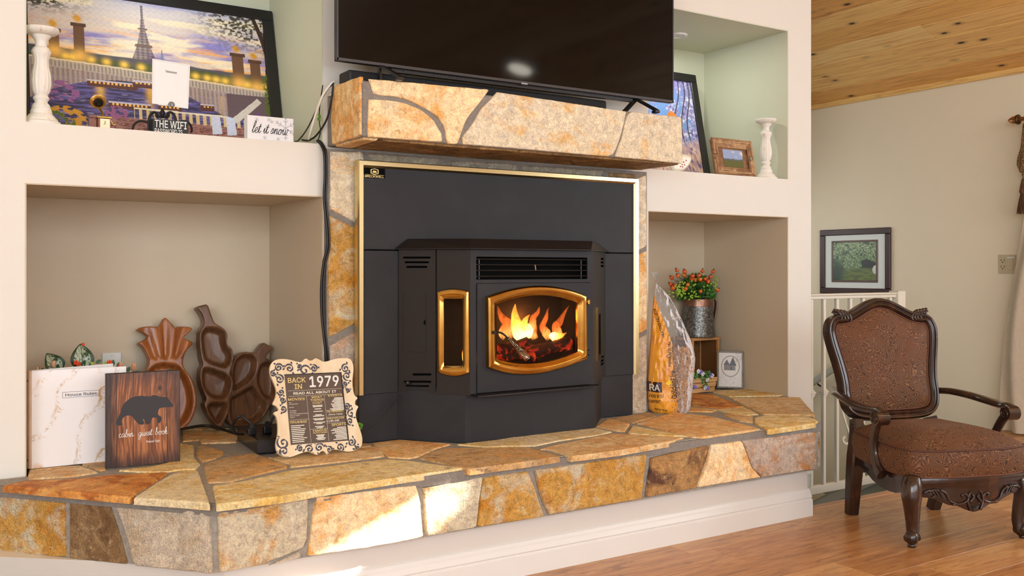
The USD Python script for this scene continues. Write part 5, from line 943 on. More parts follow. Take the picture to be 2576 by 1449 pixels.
lq = [BF.px(u, v) for u, v in ((159, 993), (249, 984))]
obj('lettering', [text(BF, 'House Rules', (lq[0][0] + lq[1][0]) / 2, BF.px(205, 993)[1] - .002, .0085, abs(lq[1][0] - lq[0][0]) * .88, z=.0006)] + [BF.m(ext(sbox(lq[0][0] - .002, BF.px(205, 993)[1] - .006, lq[1][0] + .002, BF.px(205, 993)[1] + .011).exterior.buffer(.0004), .0004, .0004))], INK, binder, smooth=False)

# cabin guest book
gA = onZ(266, 1179, HZ)[:2]; GB = Fr((gA[0], gA[1], HZ), (1, -.03, 0), (0, 0, 1)); gw = GB.px(453, 1165)[0]; gh = GB.px(265, 941)[1]; bd_ = .0185
book = Thing('guest_book', 'dark wood print cabin guest book with a black bear on the cover', 'book', (*gA, HZ))
book_dark = M('book_dark', (36, 32, 34), .4)
obj('cover', [GB.m(bx(0, gw, 0, gh, -.003, 0, .0008)), GB.m(bx(.001, gw, 0, gh, -bd_, -bd_ + .003, .0008)), GB.m(bx(0, .003, 0, gh, -bd_, 0, .001))], book_dark, book, smooth=False)
obj('pages', GB.m(bx(.003, gw - .004, .004, gh - .005, -bd_ + .003, -.003)), M('page_white', (232, 228, 220), .8), book, smooth=False)
def planks(X, Y):
    k = np.digitize(X, [.06, .14, .36, .82]); c = np.tile(np.array(lin(120, 66, 34)), (len(X), 1)); tone = np.array([.4, .55, .95, .95, .7])[k]; g = nz(X * 9 + k * 5 + .25 * np.sin(Y * 4), Y * .8, 7, 3, 4); kn = np.exp(-(((X - .72) / .10) ** 2 + ((Y - .82) / .09) ** 2)); ring = np.sin(60 * np.hypot((X - .72), (Y - .82) * .8) + 6 * g)
    c = blend(c, smooth2(.35, .65, g), (176, 112, 66)); c = blend(c, smooth2(.6, .75, nz(X * 30 + k, Y, 5, 9, 3)) * .75, (46, 24, 16)); c = blend(c, kn * (ring > .1) * .85, (44, 24, 18)); c = blend(c, np.exp(-(((X - .72) / .035) ** 2 + ((Y - .82) / .035) ** 2)), (24, 14, 12)); c = c * tone[:, None]
    for x in (.06, .14, .36, .82): c = blend(c, np.exp(-((X - x - .004 * np.sin(Y * 7)) / .006) ** 2), (14, 10, 10))
    vg = smooth2(0, .16, X) * smooth2(1, .86, X) * smooth2(0, .2, Y) * smooth2(1.05, .8, Y); return blend(c, (1 - vg) * .75, (30, 26, 32))
mm, pc = grid(GB, .001, gw - .001, .001, gh - .001, 170, 210, planks, .0004); obj('wood_print', mm, MP('book_print', .38), book, paint=pc, label='printed dark wood planks')
Q = lambda *p: crop(2.994, 0, 740, p)
bear = Polygon(spl([GB.px(u, v) for u, v in Q((872, 968), (880, 950), (905, 895), (930, 830), (985, 782), (1050, 766), (1130, 770), (1160, 758), (1200, 770), (1240, 775), (1262, 776), (1275, 800), (1305, 838), (1290, 850), (1240, 852), (1200, 862), (1190, 905), (1215, 925), (1212, 955), (1195, 973), (1185, 955), (1180, 935), (1155, 928), (1140, 945), (1130, 975), (1095, 978), (1090, 950), (1075, 940), (1085, 970), (1070, 983), (1040, 975), (1010, 940), (985, 915), (940, 920), (915, 955), (922, 985), (885, 988))], 3, True))
obj('bear_print', GB.m(ext(bear if bear.is_valid else bear.buffer(0), .0004, .0005)), M('bear_black', (38, 36, 40), .5), book, smooth=False, label='printed black walking bear')
tq = GB.px(*Q((893, 1080))[0]); t2q = GB.px(*Q((1260, 1052))[0])
obj('title', script(GB, word('cabin', 1.05), tq[0], tq[1], (t2q[0] - tq[0]) * .078, .0008, .1, .0012) + script(GB, word('guest', 1.05), tq[0] + (t2q[0] - tq[0]) * .40, tq[1] + (t2q[1] - tq[1]) * .4, (t2q[0] - tq[0]) * .078, .0008, .1, .0012) + script(GB, word('book', 1.05), tq[0] + (t2q[0] - tq[0]) * .75, tq[1] + (t2q[1] - tq[1]) * .75, (t2q[0] - tq[0]) * .078, .0008, .1, .0012), paint_w, book)
pq_ = GB.px(*Q((1153, 1114))[0]); obj('lettering', text(GB, 'Please Sign', pq_[0], pq_[1], .0065, GB.px(*Q((1204, 1114))[0])[0] - GB.px(*Q((1102, 1114))[0])[0], z=.0006), paint_w, book, smooth=False)

# silk flower arrangement behind the binder
FLW = FY(3.40); flow = Thing('flower_arrangement', 'silk flowers with two big variegated leaves behind the white binder', 'flowers', (.55, 3.42, HZ))
leafp = lambda X, Y: (lambda v, e, n: blend(blend(np.tile(np.array(lin(36, 66, 34)), (len(X), 1)), smooth2(.40, .5, n) * smooth2(.0, .14, e), (190, 200, 176)), np.clip(v, 0, 1), (40, 84, 44)))(np.exp(-((X - .5) / .018) ** 2) + .8 * np.exp(-(((Y * .9 - np.abs(X - .5) * 1.0) * 5 % 1 - .5) / .09) ** 2) * (np.abs(X - .5) < .33), np.minimum(np.minimum(X, 1 - X), np.minimum(Y, 1 - Y) * 1.2) - .12 * (1 - 4 * (X - .5) ** 2 < .5), nz(X, Y, 13, 4))
def big_leaf(base, tip, wid, cup):
    """A broad pointed leaf between two points, cupped, two-sided and 1 mm thick."""
    b, t = np.array(base), np.array(tip); ax = t - b; Ln = np.linalg.norm(ax); ax /= Ln; nrm = np.array([0, -1., .15]); s_ = np.cross(nrm, ax); s_ /= np.linalg.norm(s_); nrm = np.cross(ax, s_); V, C_, Fc = [], [], []; nu, nv = 29, 33
    for j in range(nv):
        y = j / (nv - 1); w = wid * (np.sin(PI * min(1, y ** .75)) ** .8) * (1 - .12 * y)
        for i in range(nu): x = i / (nu - 1) * 2 - 1; V.append(b + ax * (y * Ln) + s_ * (x * w) + nrm * (cup * (1 - abs(x)) * -.25 + .012 * math.sin(y * 3) - .02 * y * y)); C_.append((x / 2 + .5, y))
    for j in range(nv - 1):
        for i in range(nu - 1): a = j * nu + i; Fc += [(a, a + 1, a + nu + 1), (a, a + nu + 1, a + nu)]
    V, C_ = np.array(V), np.array(C_); n = len(V); return trimesh.Trimesh(np.vstack([V, V - nrm * .001]), np.vstack([Fc, np.array(Fc)[:, ::-1] + n]), process=False), np.vstack([leafp(C_[:, 0], C_[:, 1])] * 2)
LP = MP('leaf_print', .45)
R3 = lambda x, y: (60 + x / 8.883, 850 + y / 8.883)
for base, tip, w in ((R3(800, 760), R3(530, 345), .032), (R3(1310, 700), R3(1290, 130), .0385)):
    mm, pc = big_leaf(FLW.w(*FLW.px(*base), 0), FLW.w(*FLW.px(*tip), -.006), w, .02); obj('leaf', mm, LP, flow, paint=pc, smooth=True)
petal = M('peach_petal', (226, 176, 140), .6, var=[(30, (1, 1, 1), (206, 142, 104), .45, .7, 3)]); orange_fl = M('orange_petal', (226, 76, 36), .5); dkgreen = M('dark_green_leaf', (48, 84, 40), .5); ltgreen = M('lime_green', (150, 176, 60), .5)
def rose(c, r):
    ms = []
    for k in range(7):
        a = k * 2.4; s_ = trimesh.creation.icosphere(2, 1.); v = s_.vertices * (.62, .3, 1.) ; v[:, 1] += .38 - .035 * k; v[:, 2] += .1 * (k % 3); v[:, 0] *= 1 - .05 * k; ca, sa = math.cos(a), math.sin(a); s_.vertices = np.stack([v[:, 0] * ca - v[:, 1] * sa, v[:, 0] * sa + v[:, 1] * ca, v[:, 2]], 1) * r + c; ms.append(s_)
    return ms
for (x, y), r in (((650, 590), .0105), ((2440, 650), .0125), ((2150, 600), .009), ((290, 700), .008)): obj('rose', rose(FLW.w(*FLW.px(*R3(x, y)), .012), r), petal, flow, smooth=True)
for (x, y), r in (((1150, 550), .008), ((1210, 580), .007), ((1900, 545), .008), ((2130, 635), .007), ((1310, 140), .005)):
    obj('small_flower', [trimesh.Trimesh(trimesh.creation.icosphere(1, r * .55).vertices + FLW.w(*FLW.px(*R3(x, y)), .012) + r * .6 * np.array([math.cos(k * 1.26), -.3, math.sin(k * 1.26)]), trimesh.creation.icosphere(1).faces) for k in range(5)], orange_fl, flow, smooth=True)
def small_leaf(c, d, L, w, up=(0, -1, .2)):
    d = np.array(d, float); d /= np.linalg.norm(d); s_ = np.cross(d, up); s_ /= np.linalg.norm(s_) + 1e-9; n_ = np.cross(s_, d); t = np.array([0, .25, .55, .8, 1]); ww = np.array([.1, .8, 1, .6, .05]) * w; V = []
    for a, q in zip(t, ww): V += [c + d * L * a - s_ * q, c + d * L * a + n_ * .12 * w, c + d * L * a + s_ * q]
    V = np.array(V); F_ = []
    for j in range(4):
        for i in range(2): a = j * 3 + i; F_ += [(a, a + 1, a + 4), (a, a + 4, a + 3)]
    n = len(V); return trimesh.Trimesh(np.vstack([V, V - n_ * .0006]), np.vstack([F_, np.array(F_)[:, ::-1] + n]), process=False)
for (x, y), d, L, m in (((1600, 560), (1, 0, .6), .02, dkgreen), ((1950, 640), (.3, 0, 1), .024, dkgreen), ((2060, 650), (.8, 0, .7), .024, dkgreen), ((1860, 650), (-.5, 0, 1), .022, ltgreen), ((2300, 760), (.5, 0, 1), .02, dkgreen), ((2500, 770), (1, 0, .4), .014, dkgreen), ((330, 720), (-.3, 0, 1), .014, dkgreen), ((480, 720), (-1, 0, .3), .016, dkgreen), ((1560, 600), (-.6, 0, .6), .016, ltgreen), ((2000, 690), (-.9, 0, .3), .02, ltgreen)): obj('small_leaf', small_leaf(FLW.w(*FLW.px(*R3(x, y)), .006), d, L, L * .33), m, flow, smooth=True)
obj('foliage_mass', [small_leaf(np.array([.35 + .42 * a, 3.39 + .07 * b, HZ + .05 + .17 * c_]), (a - .5, b - .7, c_ - .2), .035, .011) for a, b, c_ in np.random.RandomState(4).rand(160, 3)], dkgreen, flow, smooth=True, kind='stuff')
obj('pot', lathe([(.001, 0), (.05, 0), (.062, .08), (.066, .085), (.06, .09), (.001, .088)], 28, (.55, 3.44, FHz)), M('pot_brown', (92, 62, 44), .6), flow)
obj('stems', [tube(spl([(.55, 3.44, HZ + .08), (x_, 3.42, HZ + .16), FLW.w(*FLW.px(*R3(*p)), -.004)], 5), .0017, 5) for x_, p in ((.5, (800, 760)), (.55, (1310, 700)), (.6, (1950, 640)), (.66, (2440, 700)), (.48, (650, 640)), (.42, (290, 740)))], dkgreen, flow)

# power strip, plugs and their cords
PSF = onZ(648, 1143, HZ); pl = onZ(597, 1106, HZ)[:2]; px2 = PSF[:2] + np.array([.13, -.03])
gl_ = M('strip_black', (20, 20, 23), .3); ps = Thing('power_strip', 'flat black power strip with two plugs lying behind the 1979 sign', 'power strip', (*(PSF[:2] + pl) / 2, HZ))
q0, q1, q2 = PSF[:2], pl, px2; q3 = q2 + (q1 - q0); hp_ = FY(PSF[1]).px(650, 1104)[1]
obj('case', hull([(x, y, z) for z, s_ in ((FHz, .985), (FHz + .004, 1.), (hp_ - .005, 1.), (hp_, .975)) for x, y in [(q - (q0 + q3) / 2) * s_ + (q0 + q3) / 2 for q in (q0, q1, q2, q3)]]), gl_, ps, smooth=False)
PFt = Fr((0, 0, hp_), (1, 0, 0), (0, 1, 0))
def ppx(u, v): return np.array(PFt.w(*PFt.px(u, v)))
for (u, v), lab in (((632, 1095), 'left'), ((672, 1090), 'right')):
    c_ = ppx(u, v); plug = Thing('power_plug', f'black plug in the {lab} socket of the power strip', 'plug', c_)
    obj('plug_body', [rbx(c_[0] - .014, c_[0] + .014, c_[1] - .012, c_[1] + .012, hp_ + .0005, hp_ + .024, .004, 10), hull([(c_[0] + x, c_[1] + y, hp_ + z) for x, y, z in ((-.009, -.008, .02), (.009, -.008, .02), (-.009, .008, .02), (.009, .008, .02), (-.005, -.005, .04), (.005, -.005, .04), (-.005, .005, .04), (.005, .005, .04))])], gl_, plug, smooth=35)
    if lab == 'left': pts = [c_ + (0, 0, hp_ * 0 + .038), onY(618, 1054, c_[1] + .01), onY(606, 1046, c_[1] + .02), onY(592, 1056, c_[1] + .03), onY(586, 1076, c_[1] + .05), onY(595, 1090, c_[1] + .06), onY(612, 1092, c_[1] + .08)]
    else: pts = [c_ + (0, 0, .038), onY(676, 1070, c_[1]), onY(690, 1046, c_[1] - .01), onY(708, 1022, c_[1] - .01), onY(740, 1010, c_[1] + .01)]
    obj('plug_cord', tube(spl(pts, 8), .0042, 8), black_cord, plug, smooth=True)
for k in range(4):
    c_ = ppx(645 + k * 14, 1112 - k * 1.5); obj('socket', [bx(c_[0] - .008, c_[0] + .008, c_[1] - .006, c_[1] + .006, hp_ - .0003, hp_ + .0007)], matte_black, ps, smooth=False)
cord('black_cord', [(446, 1083, 3.33), (470, 1077, 3.37), (510, 1071, 3.42), (545, 1075, 3.40), (572, 1084, 3.36), (590, 1090, 3.33), (606, 1096, 3.28)], .0052, black_cord, 'thick black mains cord on the hearth between guest book and power strip', 'cord')
cord('black_cord', [(640, 1088, 3.3), (650, 1074, 3.36), (672, 1068, 3.40), (700, 1072, 3.36), (690, 1084, 3.30), (660, 1086, 3.30), (646, 1080, 3.33)], .0036, black_cord, 'loop of thin black cord lying behind the power strip', 'cord')
cord('black_cord', [(1004, 993, 2.965), (990, 1016, 2.955), (960, 1052, 2.94), (930, 1084, 2.93), (912, 1100, 2.925), (905, 1112, 2.93)], .0024, black_cord, 'thin black wire hanging slantwise from the stove to the hearth', 'cord')

# 1979 sign: scroll-cut board
bl = onY(731.4, 1118.9, 2.862); LSg = 0.
for L_ in np.linspace(.02, .5, 97):
    fr_ = Fr((0, 2.862, bl[2]), (1, 0, 0), (0, math.sin(L_), math.cos(L_)))
    if abs(fr_.px(715.4, 943)[0] - bl[0]) < abs(Fr((0, 2.862, bl[2]), (1, 0, 0), (0, math.sin(LSg), math.cos(LSg))).px(715.4, 943)[0] - bl[0]): LSg = L_
SF = Fr((0, 2.862, bl[2]), (1, 0, 0), (0, math.sin(LSg), math.cos(LSg)))
S9 = lambda *p: [SF.px(u, v) for u, v in crop(5.177, 670, 890, p)]
board_o = poly(spl(S9((50, 200), (90, 130), (170, 100), (290, 105), (440, 140), (490, 105), (520, 92), (565, 118), (605, 110), (640, 88), (690, 105), (740, 132), (800, 125), (880, 100), (990, 85), (1080, 95), (1122, 145), (1135, 240), (1120, 380), (1130, 500), (1150, 570), (1188, 605), (1160, 640), (1158, 690), (1197, 718), (1170, 780), (1165, 850), (1200, 960), (1240, 1080), (1250, 1170), (1225, 1245), (1100, 1303), (980, 1290), (880, 1275), (830, 1300), (795, 1340), (760, 1303), (715, 1300), (670, 1345), (620, 1332), (540, 1302), (430, 1335), (300, 1378), (200, 1360), (140, 1300), (125, 1200), (150, 1080), (150, 950), (130, 850), (95, 800), (158, 765), (130, 712), (85, 685), (120, 600), (130, 500), (95, 400), (55, 300)), 3, True))
sgn = Thing('sign_1979', 'scroll-edged wooden sign about 1979 standing before the power strip', 'sign', (*SF.w(*board_o.centroid.coords[0])[:2], HZ))
ply = M('pale_plywood', (234, 214, 182), .5, var=[(20, (1, 1, .08), (220, 192, 152), .4, .7, 4)])
bmesh = SF.m(ext(board_o, .010, -.010)); dz = FHz - bmesh.bounds[0][2]; SF.o = SF.o + np.array([0, 0, dz]); obj('board', SF.m(ext(board_o, .010, -.010)), ply, sgn, smooth=False)
pn = S9((235, 275), (968, 245), (1068, 1130), (318, 1188)); pnl = Polygon(pn)
obj('panel', SF.m(ext(pnl, .0012)), M('panel_brown', (84, 66, 52), .5), sgn, smooth=False, label='dark brown printed panel')
obj('panel_edge', [SF.m(ext(LineString([pn[0], pn[1], pn[2]]).buffer(.0012), .0035))], INK, sgn, smooth=False)
def curlset(c, r, n, a0, s=1): an = np.linspace(0, n * 2 * PI, int(22 * n) + 4); rr = r * (1 - .86 * an / an[-1]); return np.column_stack([c[0] + rr * np.cos(a0 + s * an), c[1] + rr * np.sin(a0 + s * an)])
orn = []; ro = np.random.RandomState(12); U = np.linalg.norm(np.array(S9((100, 0))[0]) - np.array(S9((0, 0))[0])) / 100
for (x, y), r, n, a, s in (((160, 180), 55, 1.6, 0, 1), ((170, 330), 60, 1.5, 2, -1), ((90, 260), 40, 1.3, 1, 1), ((300, 190), 60, 1.4, 3, -1), ((500, 215), 75, 1.2, 0, 1), ((620, 190), 50, 1.5, 2, -1), ((430, 170), 40, 1.4, 4, 1), ((1030, 190), 60, 1.5, 1, 1), ((1050, 290), 60, 1.3, 5, -1), ((1020, 390), 45, 1.4, 2, 1), ((1060, 470), 30, 1.2, 0, -1), ((190, 500), 45, 1.3, 3, 1), ((215, 600), 40, 1.3, 0, -1), ((220, 720), 45, 1.3, 4, 1), ((1050, 690), 45, 1.4, 2, -1), ((1100, 780), 55, 1.2, 1, 1), ((1090, 880), 50, 1.3, 5, -1), ((220, 1160), 85, 1.4, 2, 1), ((230, 1270), 70, 1.4, 5, -1), ((440, 1230), 45, 1.4, 1, 1), ((560, 1240), 55, 1.3, 3, -1), ((690, 1220), 60, 1.4, 0, 1), ((820, 1250), 45, 1.3, 2, -1), ((960, 1220), 60, 1.5, 4, 1), ((1110, 1150), 55, 1.5, 1, -1), ((1180, 1230), 40, 1.4, 3, 1)):
    cu = curlset(S9((x, y))[0], r * U, n, a, s); L_ = len(cu)
    orn += [LineString(cu[i:i + 2]).buffer(U * (3 + 9 * abs(math.sin(i * .35)))) for i in range(L_ - 1)]
    for k in range(3):
        a2 = a + k * 2.1; p_ = np.array(S9((x, y))[0]) + r * U * 1.05 * np.array([math.cos(a2), math.sin(a2)]); q_ = p_ + r * U * .7 * np.array([math.cos(a2 + .9), math.sin(a2 + .9)]); orn.append(Polygon([p_, (p_ + q_) / 2 + U * 14 * np.array([-math.sin(a2 + .9), math.cos(a2 + .9)]), q_, (p_ + q_) / 2 - U * 14 * np.array([-math.sin(a2 + .9), math.cos(a2 + .9)])]))
orn = shapely.union_all([o if o.is_valid else o.buffer(0) for o in orn]).intersection(board_o.buffer(-.0008)).difference(pnl.buffer(.0015)).simplify(U * .8)
obj('scrollwork_print', SF.m(ext(orn, .0005)), M('toile_blue_black', (58, 60, 72), .5), sgn, smooth=False, kind='stuff', label='printed blue-black baroque scrollwork')
PX0, PX1 = pn[0], pn[1]; exx = np.array(PX1) - PX0; eyy = np.array(pn[3]) - np.array(pn[0])
def at9(a, b): return np.array(pn[0]) * (1 - a) * (1 - b) + np.array(pn[1]) * a * (1 - b) + np.array(pn[2]) * a * b + np.array(pn[3]) * (1 - a) * b
WP, HP = np.linalg.norm(exx), np.linalg.norm(eyy); ROT = math.atan2(exx[1], exx[0])
def t9(s, a, b, h, w, bold=True, al='c'): p = at9(a, b); return text(SF, s, p[0], p[1], h * HP, w * WP if w else None, z=.0014, depth=.0005, bold=bold, align=al, rot=ROT)
gold9 = M('sign_gold', (208, 184, 116), .5); cream9 = M('sign_cream', (232, 226, 210), .5)
obj('heading', [t9('1979', .68, .192, .15, .53)], paint_w, sgn, smooth=False, label='large white numerals')
obj('lettering_gold', [t9('BACK', .20, .118, .068, .31), t9('IN', .215, .212, .068, .13), t9('MOVIES', .165, .375, .034, .29), t9('WHAT', .52, .358, .03, .19), t9('THINGS', .52, .398, .03, .24), t9('COST', .52, .44, .03, .17), t9('EVENTS', .85, .345, .03, .25), t9('THE PRESIDENT', .815, .578, .026, .30), t9('WORLD POPULATION', .815, .675, .022, .30), t9('SPORTS', .86, .775, .034, .26), t9('POPULAR MUSIC', .165, .70, .034, .29), t9('FAMOUS', .515, .84, .03, .24), t9('PEOPLE BORN', .515, .866, .018, .24)], gold9, sgn, smooth=False, kind='stuff')
obj('lettering_white', [t9('READ ALL ABOUT IT', .5, .292, .034, .76), t9('Jimmy Carter', .82, .618, .024, .26, False), t9('4.4 BILLION', .76, .71, .022, .22), t9('Alien', .03, .41, .012, None, False, 'l'), t9('Apocalypse Now', .03, .432, .012, None, False, 'l'), t9('Mad Max', .03, .478, .012, None, False, 'l'), t9('The Warriors', .03, .526, .012, None, False, 'l'), t9('Life of Brian', .03, .55, .012, None, False, 'l'), t9('Star Trek The Motion Picture', .03, .574, .012, .31, False, 'l'), t9('Kramer vs. Kramer', .03, .598, .012, None, False, 'l'), t9('Rocky II', .03, .622, .012, None, False, 'l')], cream9, sgn, smooth=False, kind='stuff')
bars = []
def bar(a0, a1, b, h=.0055): p = [at9(a0, b), at9(a1, b)]; return LineString(p).buffer(h * HP, cap_style=2)
rb = np.random.RandomState(2)
for b in np.arange(.735, .975, .0255): bars.append(bar(.03, .03 + rb.uniform(.16, .31), b))
for b in (.465, .482, .515, .55, .60, .618, .655, .672, .71, .728, .768, .786, .89, .905, .922, .938, .955): w = rb.uniform(.05, .11); bars.append(bar(.52 - w, .52 + w, b))
for b in list(np.arange(.37, .55, .0175)) + list(np.arange(.8, .985, .019)): bars.append(bar(.985 - rb.uniform(.14, .28), .985, b))
obj('small_print', SF.m(ext(shapely.union_all(bars), .0004, .0013)), cream9, sgn, smooth=False, kind='stuff', label='lines of print too small to read')
dl = lambda a0, b0, a1, b1, n: [Point(at9(a0 + (a1 - a0) * t, b0 + (b1 - b0) * t)).buffer(.0008, 3) for t in np.linspace(0, 1, n)]
obj('dotted_rules', SF.m(ext(shapely.union_all(dl(.04, .235, .97, .235, 60) + dl(.04, .315, .97, .315, 60) + dl(.345, .325, .345, .98, 48) + dl(.655, .325, .655, .98, 48) + dl(.02, .65, .34, .65, 20) + dl(.665, .545, .98, .545, 20) + dl(.665, .645, .98, .645, 20) + dl(.665, .73, .98, .73, 20) + dl(.355, .80, .65, .80, 18)), .0004, .0013)), cream9, sgn, smooth=False, kind='stuff')
obj('easel_leg', tube([SF.w(*at9(.5, .4), -.011), np.array([*SF.w(*at9(.5, .4), 0)[:2] + np.array([0, .10]), FHz + .004])], .006, 6), ply, sgn)
# green tendril peeping from behind the sign
td = Thing('green_tendril', 'small curled green plastic tendril behind the right edge of the sign', 'ornament', onY(905, 1072, 2.95)); obj('coil', [tube(spl([onY(u, v, 2.945 + .004 * (i % 2)) for i, (u, v) in enumerate(((898, 1080), (904, 1076), (909, 1070), (902, 1066), (899, 1072), (906, 1078), (911, 1066)))], 6), .0052, 8), tube([onY(903, 1076, 2.948), (onY(903, 1100, 2.95)[0], 2.95, FHz)], .002, 6)], green_m, td)
# ================================================================ lower right niche and the pellet bag
EXV, EDV = np.array([CY, -SY, 0]), np.array([SY, CY, 0])
b0 = onZ(1700, 1039, HZ); BC = b0 + EDV * .072; BGF = Fr(BC, EXV, (0, 0, 1))
def bag_px(u, v): return BGF.px(u, v)
edge = np.array([bag_px(u, v) for u, v in ((1728, 1039), (1736, 1020), (1739, 990), (1743, 950), (1748, 900), (1741, 868), (1724, 826), (1703, 780), (1685, 748), (1668, 728), (1652, 716), (1645, 700), (1639, 684))])
seam_ = np.array([bag_px(u, v) for u, v in ((1695, 1039), (1697, 1015), (1692, 990), (1687, 930), (1684, 890), (1685, 862), (1676, 835), (1664, 800), (1652, 765), (1644, 740), (1641, 729), (1600, 728), (1590, 700))])
ztop, zbot = edge[-1][1], edge[0][1]
HZs = np.array([0, .03, .1, .25, .40, .55, .75, .9, 1.]); DEP = np.array([.055, .068, .074, .074, .068, .05, .03, .016, .008]); LFT = np.array([.085, .10, .106, .105, .10, .092, .085, .075, .065])
def bag_sec(z):
    t = (z - zbot) / (ztop - zbot); return np.interp(z, edge[:, 1], edge[:, 0]), -np.interp(t, HZs, LFT), np.interp(t, HZs, DEP)
def bag_pt(th, z, k=1.):
    R, L_, D = bag_sec(z); c, a = (R + L_) / 2, (R - L_) / 2; s = np.sign(np.cos(th)) * np.abs(np.cos(th)) ** .75; d = np.sign(np.sin(th)) * np.abs(np.sin(th)) ** .75; return c + a * s * k, D * d * k     # lateral, towards the camera
nz_, nt_ = 150, 230; Zs = zbot + (ztop - zbot) * np.linspace(0, 1, nz_); Th = np.linspace(0, 2 * PI, nt_, endpoint=False); Pg = []
for z in Zs:
    s, d = bag_pt(Th, np.full(nt_, z)); Pg.append(np.column_stack([s, np.full(nt_, z), d]))
Pg = np.array(Pg); q = Pg.reshape(-1, 3); w_ = meshkit.fbm(q * (26, 17, 26), 3, 3) - .5 + .8 * (meshkit.fbm(q * (60, 22, 60), 2, 9) - .5); up_ = ((q[:, 1] - zbot) / (ztop - zbot)); Pg = (q + np.column_stack([.0 * w_, .0 * w_, w_ * (.010 + .022 * up_) * np.sign(q[:, 2])])).reshape(nz_, nt_, 3); Pg[0, :, 1] = 0.0008
fo, fc_ = [], []
for i in range(nz_ - 1):
    for j in range(nt_):
        k = (j + 1) % nt_; cen = (Pg[i, j] + Pg[i + 1, k]) / 2; a, b, c, d = i * nt_ + j, i * nt_ + k, (i + 1) * nt_ + k, (i + 1) * nt_ + j
        (fo if cen[0] < np.interp(cen[1], seam_[:, 1], seam_[:, 0]) else fc_).extend([(a, b, c), (a, c, d)])
V = Pg.reshape(-1, 3); cb = len(V); V = np.vstack([V, (0, .0008, 0)]); fo += [(cb, (j + 1) % nt_, j) for j in range(nt_)]
def sub(fs):
    m = trimesh.Trimesh(V, np.array(fs), process=False); m.remove_unreferenced_vertices(); m = BGF.m(m); return m
bag = Thing('pellet_bag', 'orange and clear plastic sack of heating pellets leaning beside the stove', 'sack', (*BC[:2], HZ))
bag_or = M('bag_orange', (232, 158, 46), .28, var=[(11, (1, 1, 1), (214, 132, 30), .5, .7, 3)], bump=(90, .35, .004), specular_ior_level=.6)
film = usdkit.material(stage, '/World/Looks/clear_film', {'tc': ('texture_coordinate', {}), 'n': ('noise_texture', dict(scale=75, detail=4)), 'b': ('bump', dict(strength=.8, distance=.005)), 't': ('transparent_bsdf', dict(color=(.93, .94, .95))), 'p': ('principled_bsdf', dict(base_color=lin(214, 214, 220), roughness=.12, specular_ior_level=.9)), 'f': ('fresnel', dict(IOR=1.5)), 'mr': ('map_range', dict(to_min=.07, to_max=.95)), 'm': ('mix_closure', {})},
    [('tc.object', 'n.vector'), ('n.fac', 'b.height'), ('b.normal', 'p.normal'), ('b.normal', 'f.normal'), ('f.fac', 'mr.value'), ('mr.result', 'm.fac'), ('t.BSDF', 'm.closure1'), ('p.BSDF', 'm.closure2')], surface='m.closure')
obj('printed_film', sub(fo), bag_or, bag, smooth=True, label='orange printed plastic'); obj('clear_film', sub(fc_), film, bag, smooth=True, label='clear wrinkled plastic')
zf = bag_px(1700, 872)[1]; rp = np.random.RandomState(6)
core = []
for z in np.linspace(.004, zf - .006, 16): s, d = bag_pt(Th[::8], np.full(len(Th[::8]), z), .86); core.append(np.column_stack([s, np.full(len(s), z), d]))
obj('pellet_core', BGF.m(hull(np.vstack(core))), M('pellet_dark', (150, 112, 80), .9), bag, smooth=40)
pel = []; cyl = trimesh.creation.cylinder(.0026, .016, sections=6)
while len(pel) < 1300:
    z, th = rp.uniform(.004, zf), rp.uniform(-PI * .25, PI * 1.05); s, d = bag_pt(np.array([th]), np.array([z]), rp.uniform(.88, .945)); s, d = s[0], d[0]
    if d > -.02 and s > np.interp(z, seam_[:, 1], seam_[:, 0]) - .02:
        m = cyl.copy(); m.apply_transform(trimesh.transformations.random_rotation_matrix(rp.rand(3))); m.apply_translation((s, z, d)); pel.append(m)
obj('pellets', BGF.m(trimesh.util.concatenate(pel)), M('pellet_tan', (206, 164, 124), .85, var=[(60, (1, 1, 1), (168, 124, 88), .4, .7, 2)]), bag, smooth=False, kind='stuff')
def on_bag(m2, off=.0012):
    """Lays flat lettering (x lateral, y height) on the bulging front of the sack."""
    v = np.array(m2.vertices); out = np.empty_like(v)
    for i, (s, z, e) in enumerate(v):
        R, L_, D = bag_sec(z); c, a = (R + L_) / 2, (R - L_) / 2; x = min(.995, abs((s - c) / a)); dd = D * (max(0, 1 - x ** (2 / .75))) ** (.75 / 2)
        qq = np.array([[s, z, dd]]); ww = meshkit.fbm(qq * (26, 17, 26), 3, 3) - .5 + .8 * (meshkit.fbm(qq * (60, 22, 60), 2, 9) - .5); out[i] = (s, z, dd + ww[0] * (.010 + .022 * (z - zbot) / (ztop - zbot)) + off + e)
    m = m2.copy(); m.vertices = out; return BGF.m(m)
def btext(s, u, v, h, w, rot=0., align='c', bold=True):
    x, y = bag_px(u, v); m = text(None, s, x, y, h, w, z=0, depth=.0004, bold=bold, align=align, rot=rot); return on_bag(m.subdivide_to_size(.012) if hasattr(m, 'subdivide_to_size') else m)
brown_ink = M('brown_ink', (58, 34, 26), .4); PXM = np.linalg.norm(bag_px(1700, 900) - np.array(bag_px(1701, 900)))
dx0, dy1 = bag_px(1626, 957); dx1, dy0 = bag_px(1659, 982)
obj('label_block', on_bag(trimesh.creation.box((dx1 - dx0, dy1 - dy0, .0004)).subdivide().subdivide().subdivide().apply_translation(((dx0 + dx1) / 2, (dy0 + dy1) / 2, 0)), .0008), brown_ink, bag, smooth=False)
obj('label_letters', btext('RA', 1642, 978, 15 * PXM, 22 * PXM), paint_w, bag, smooth=False)
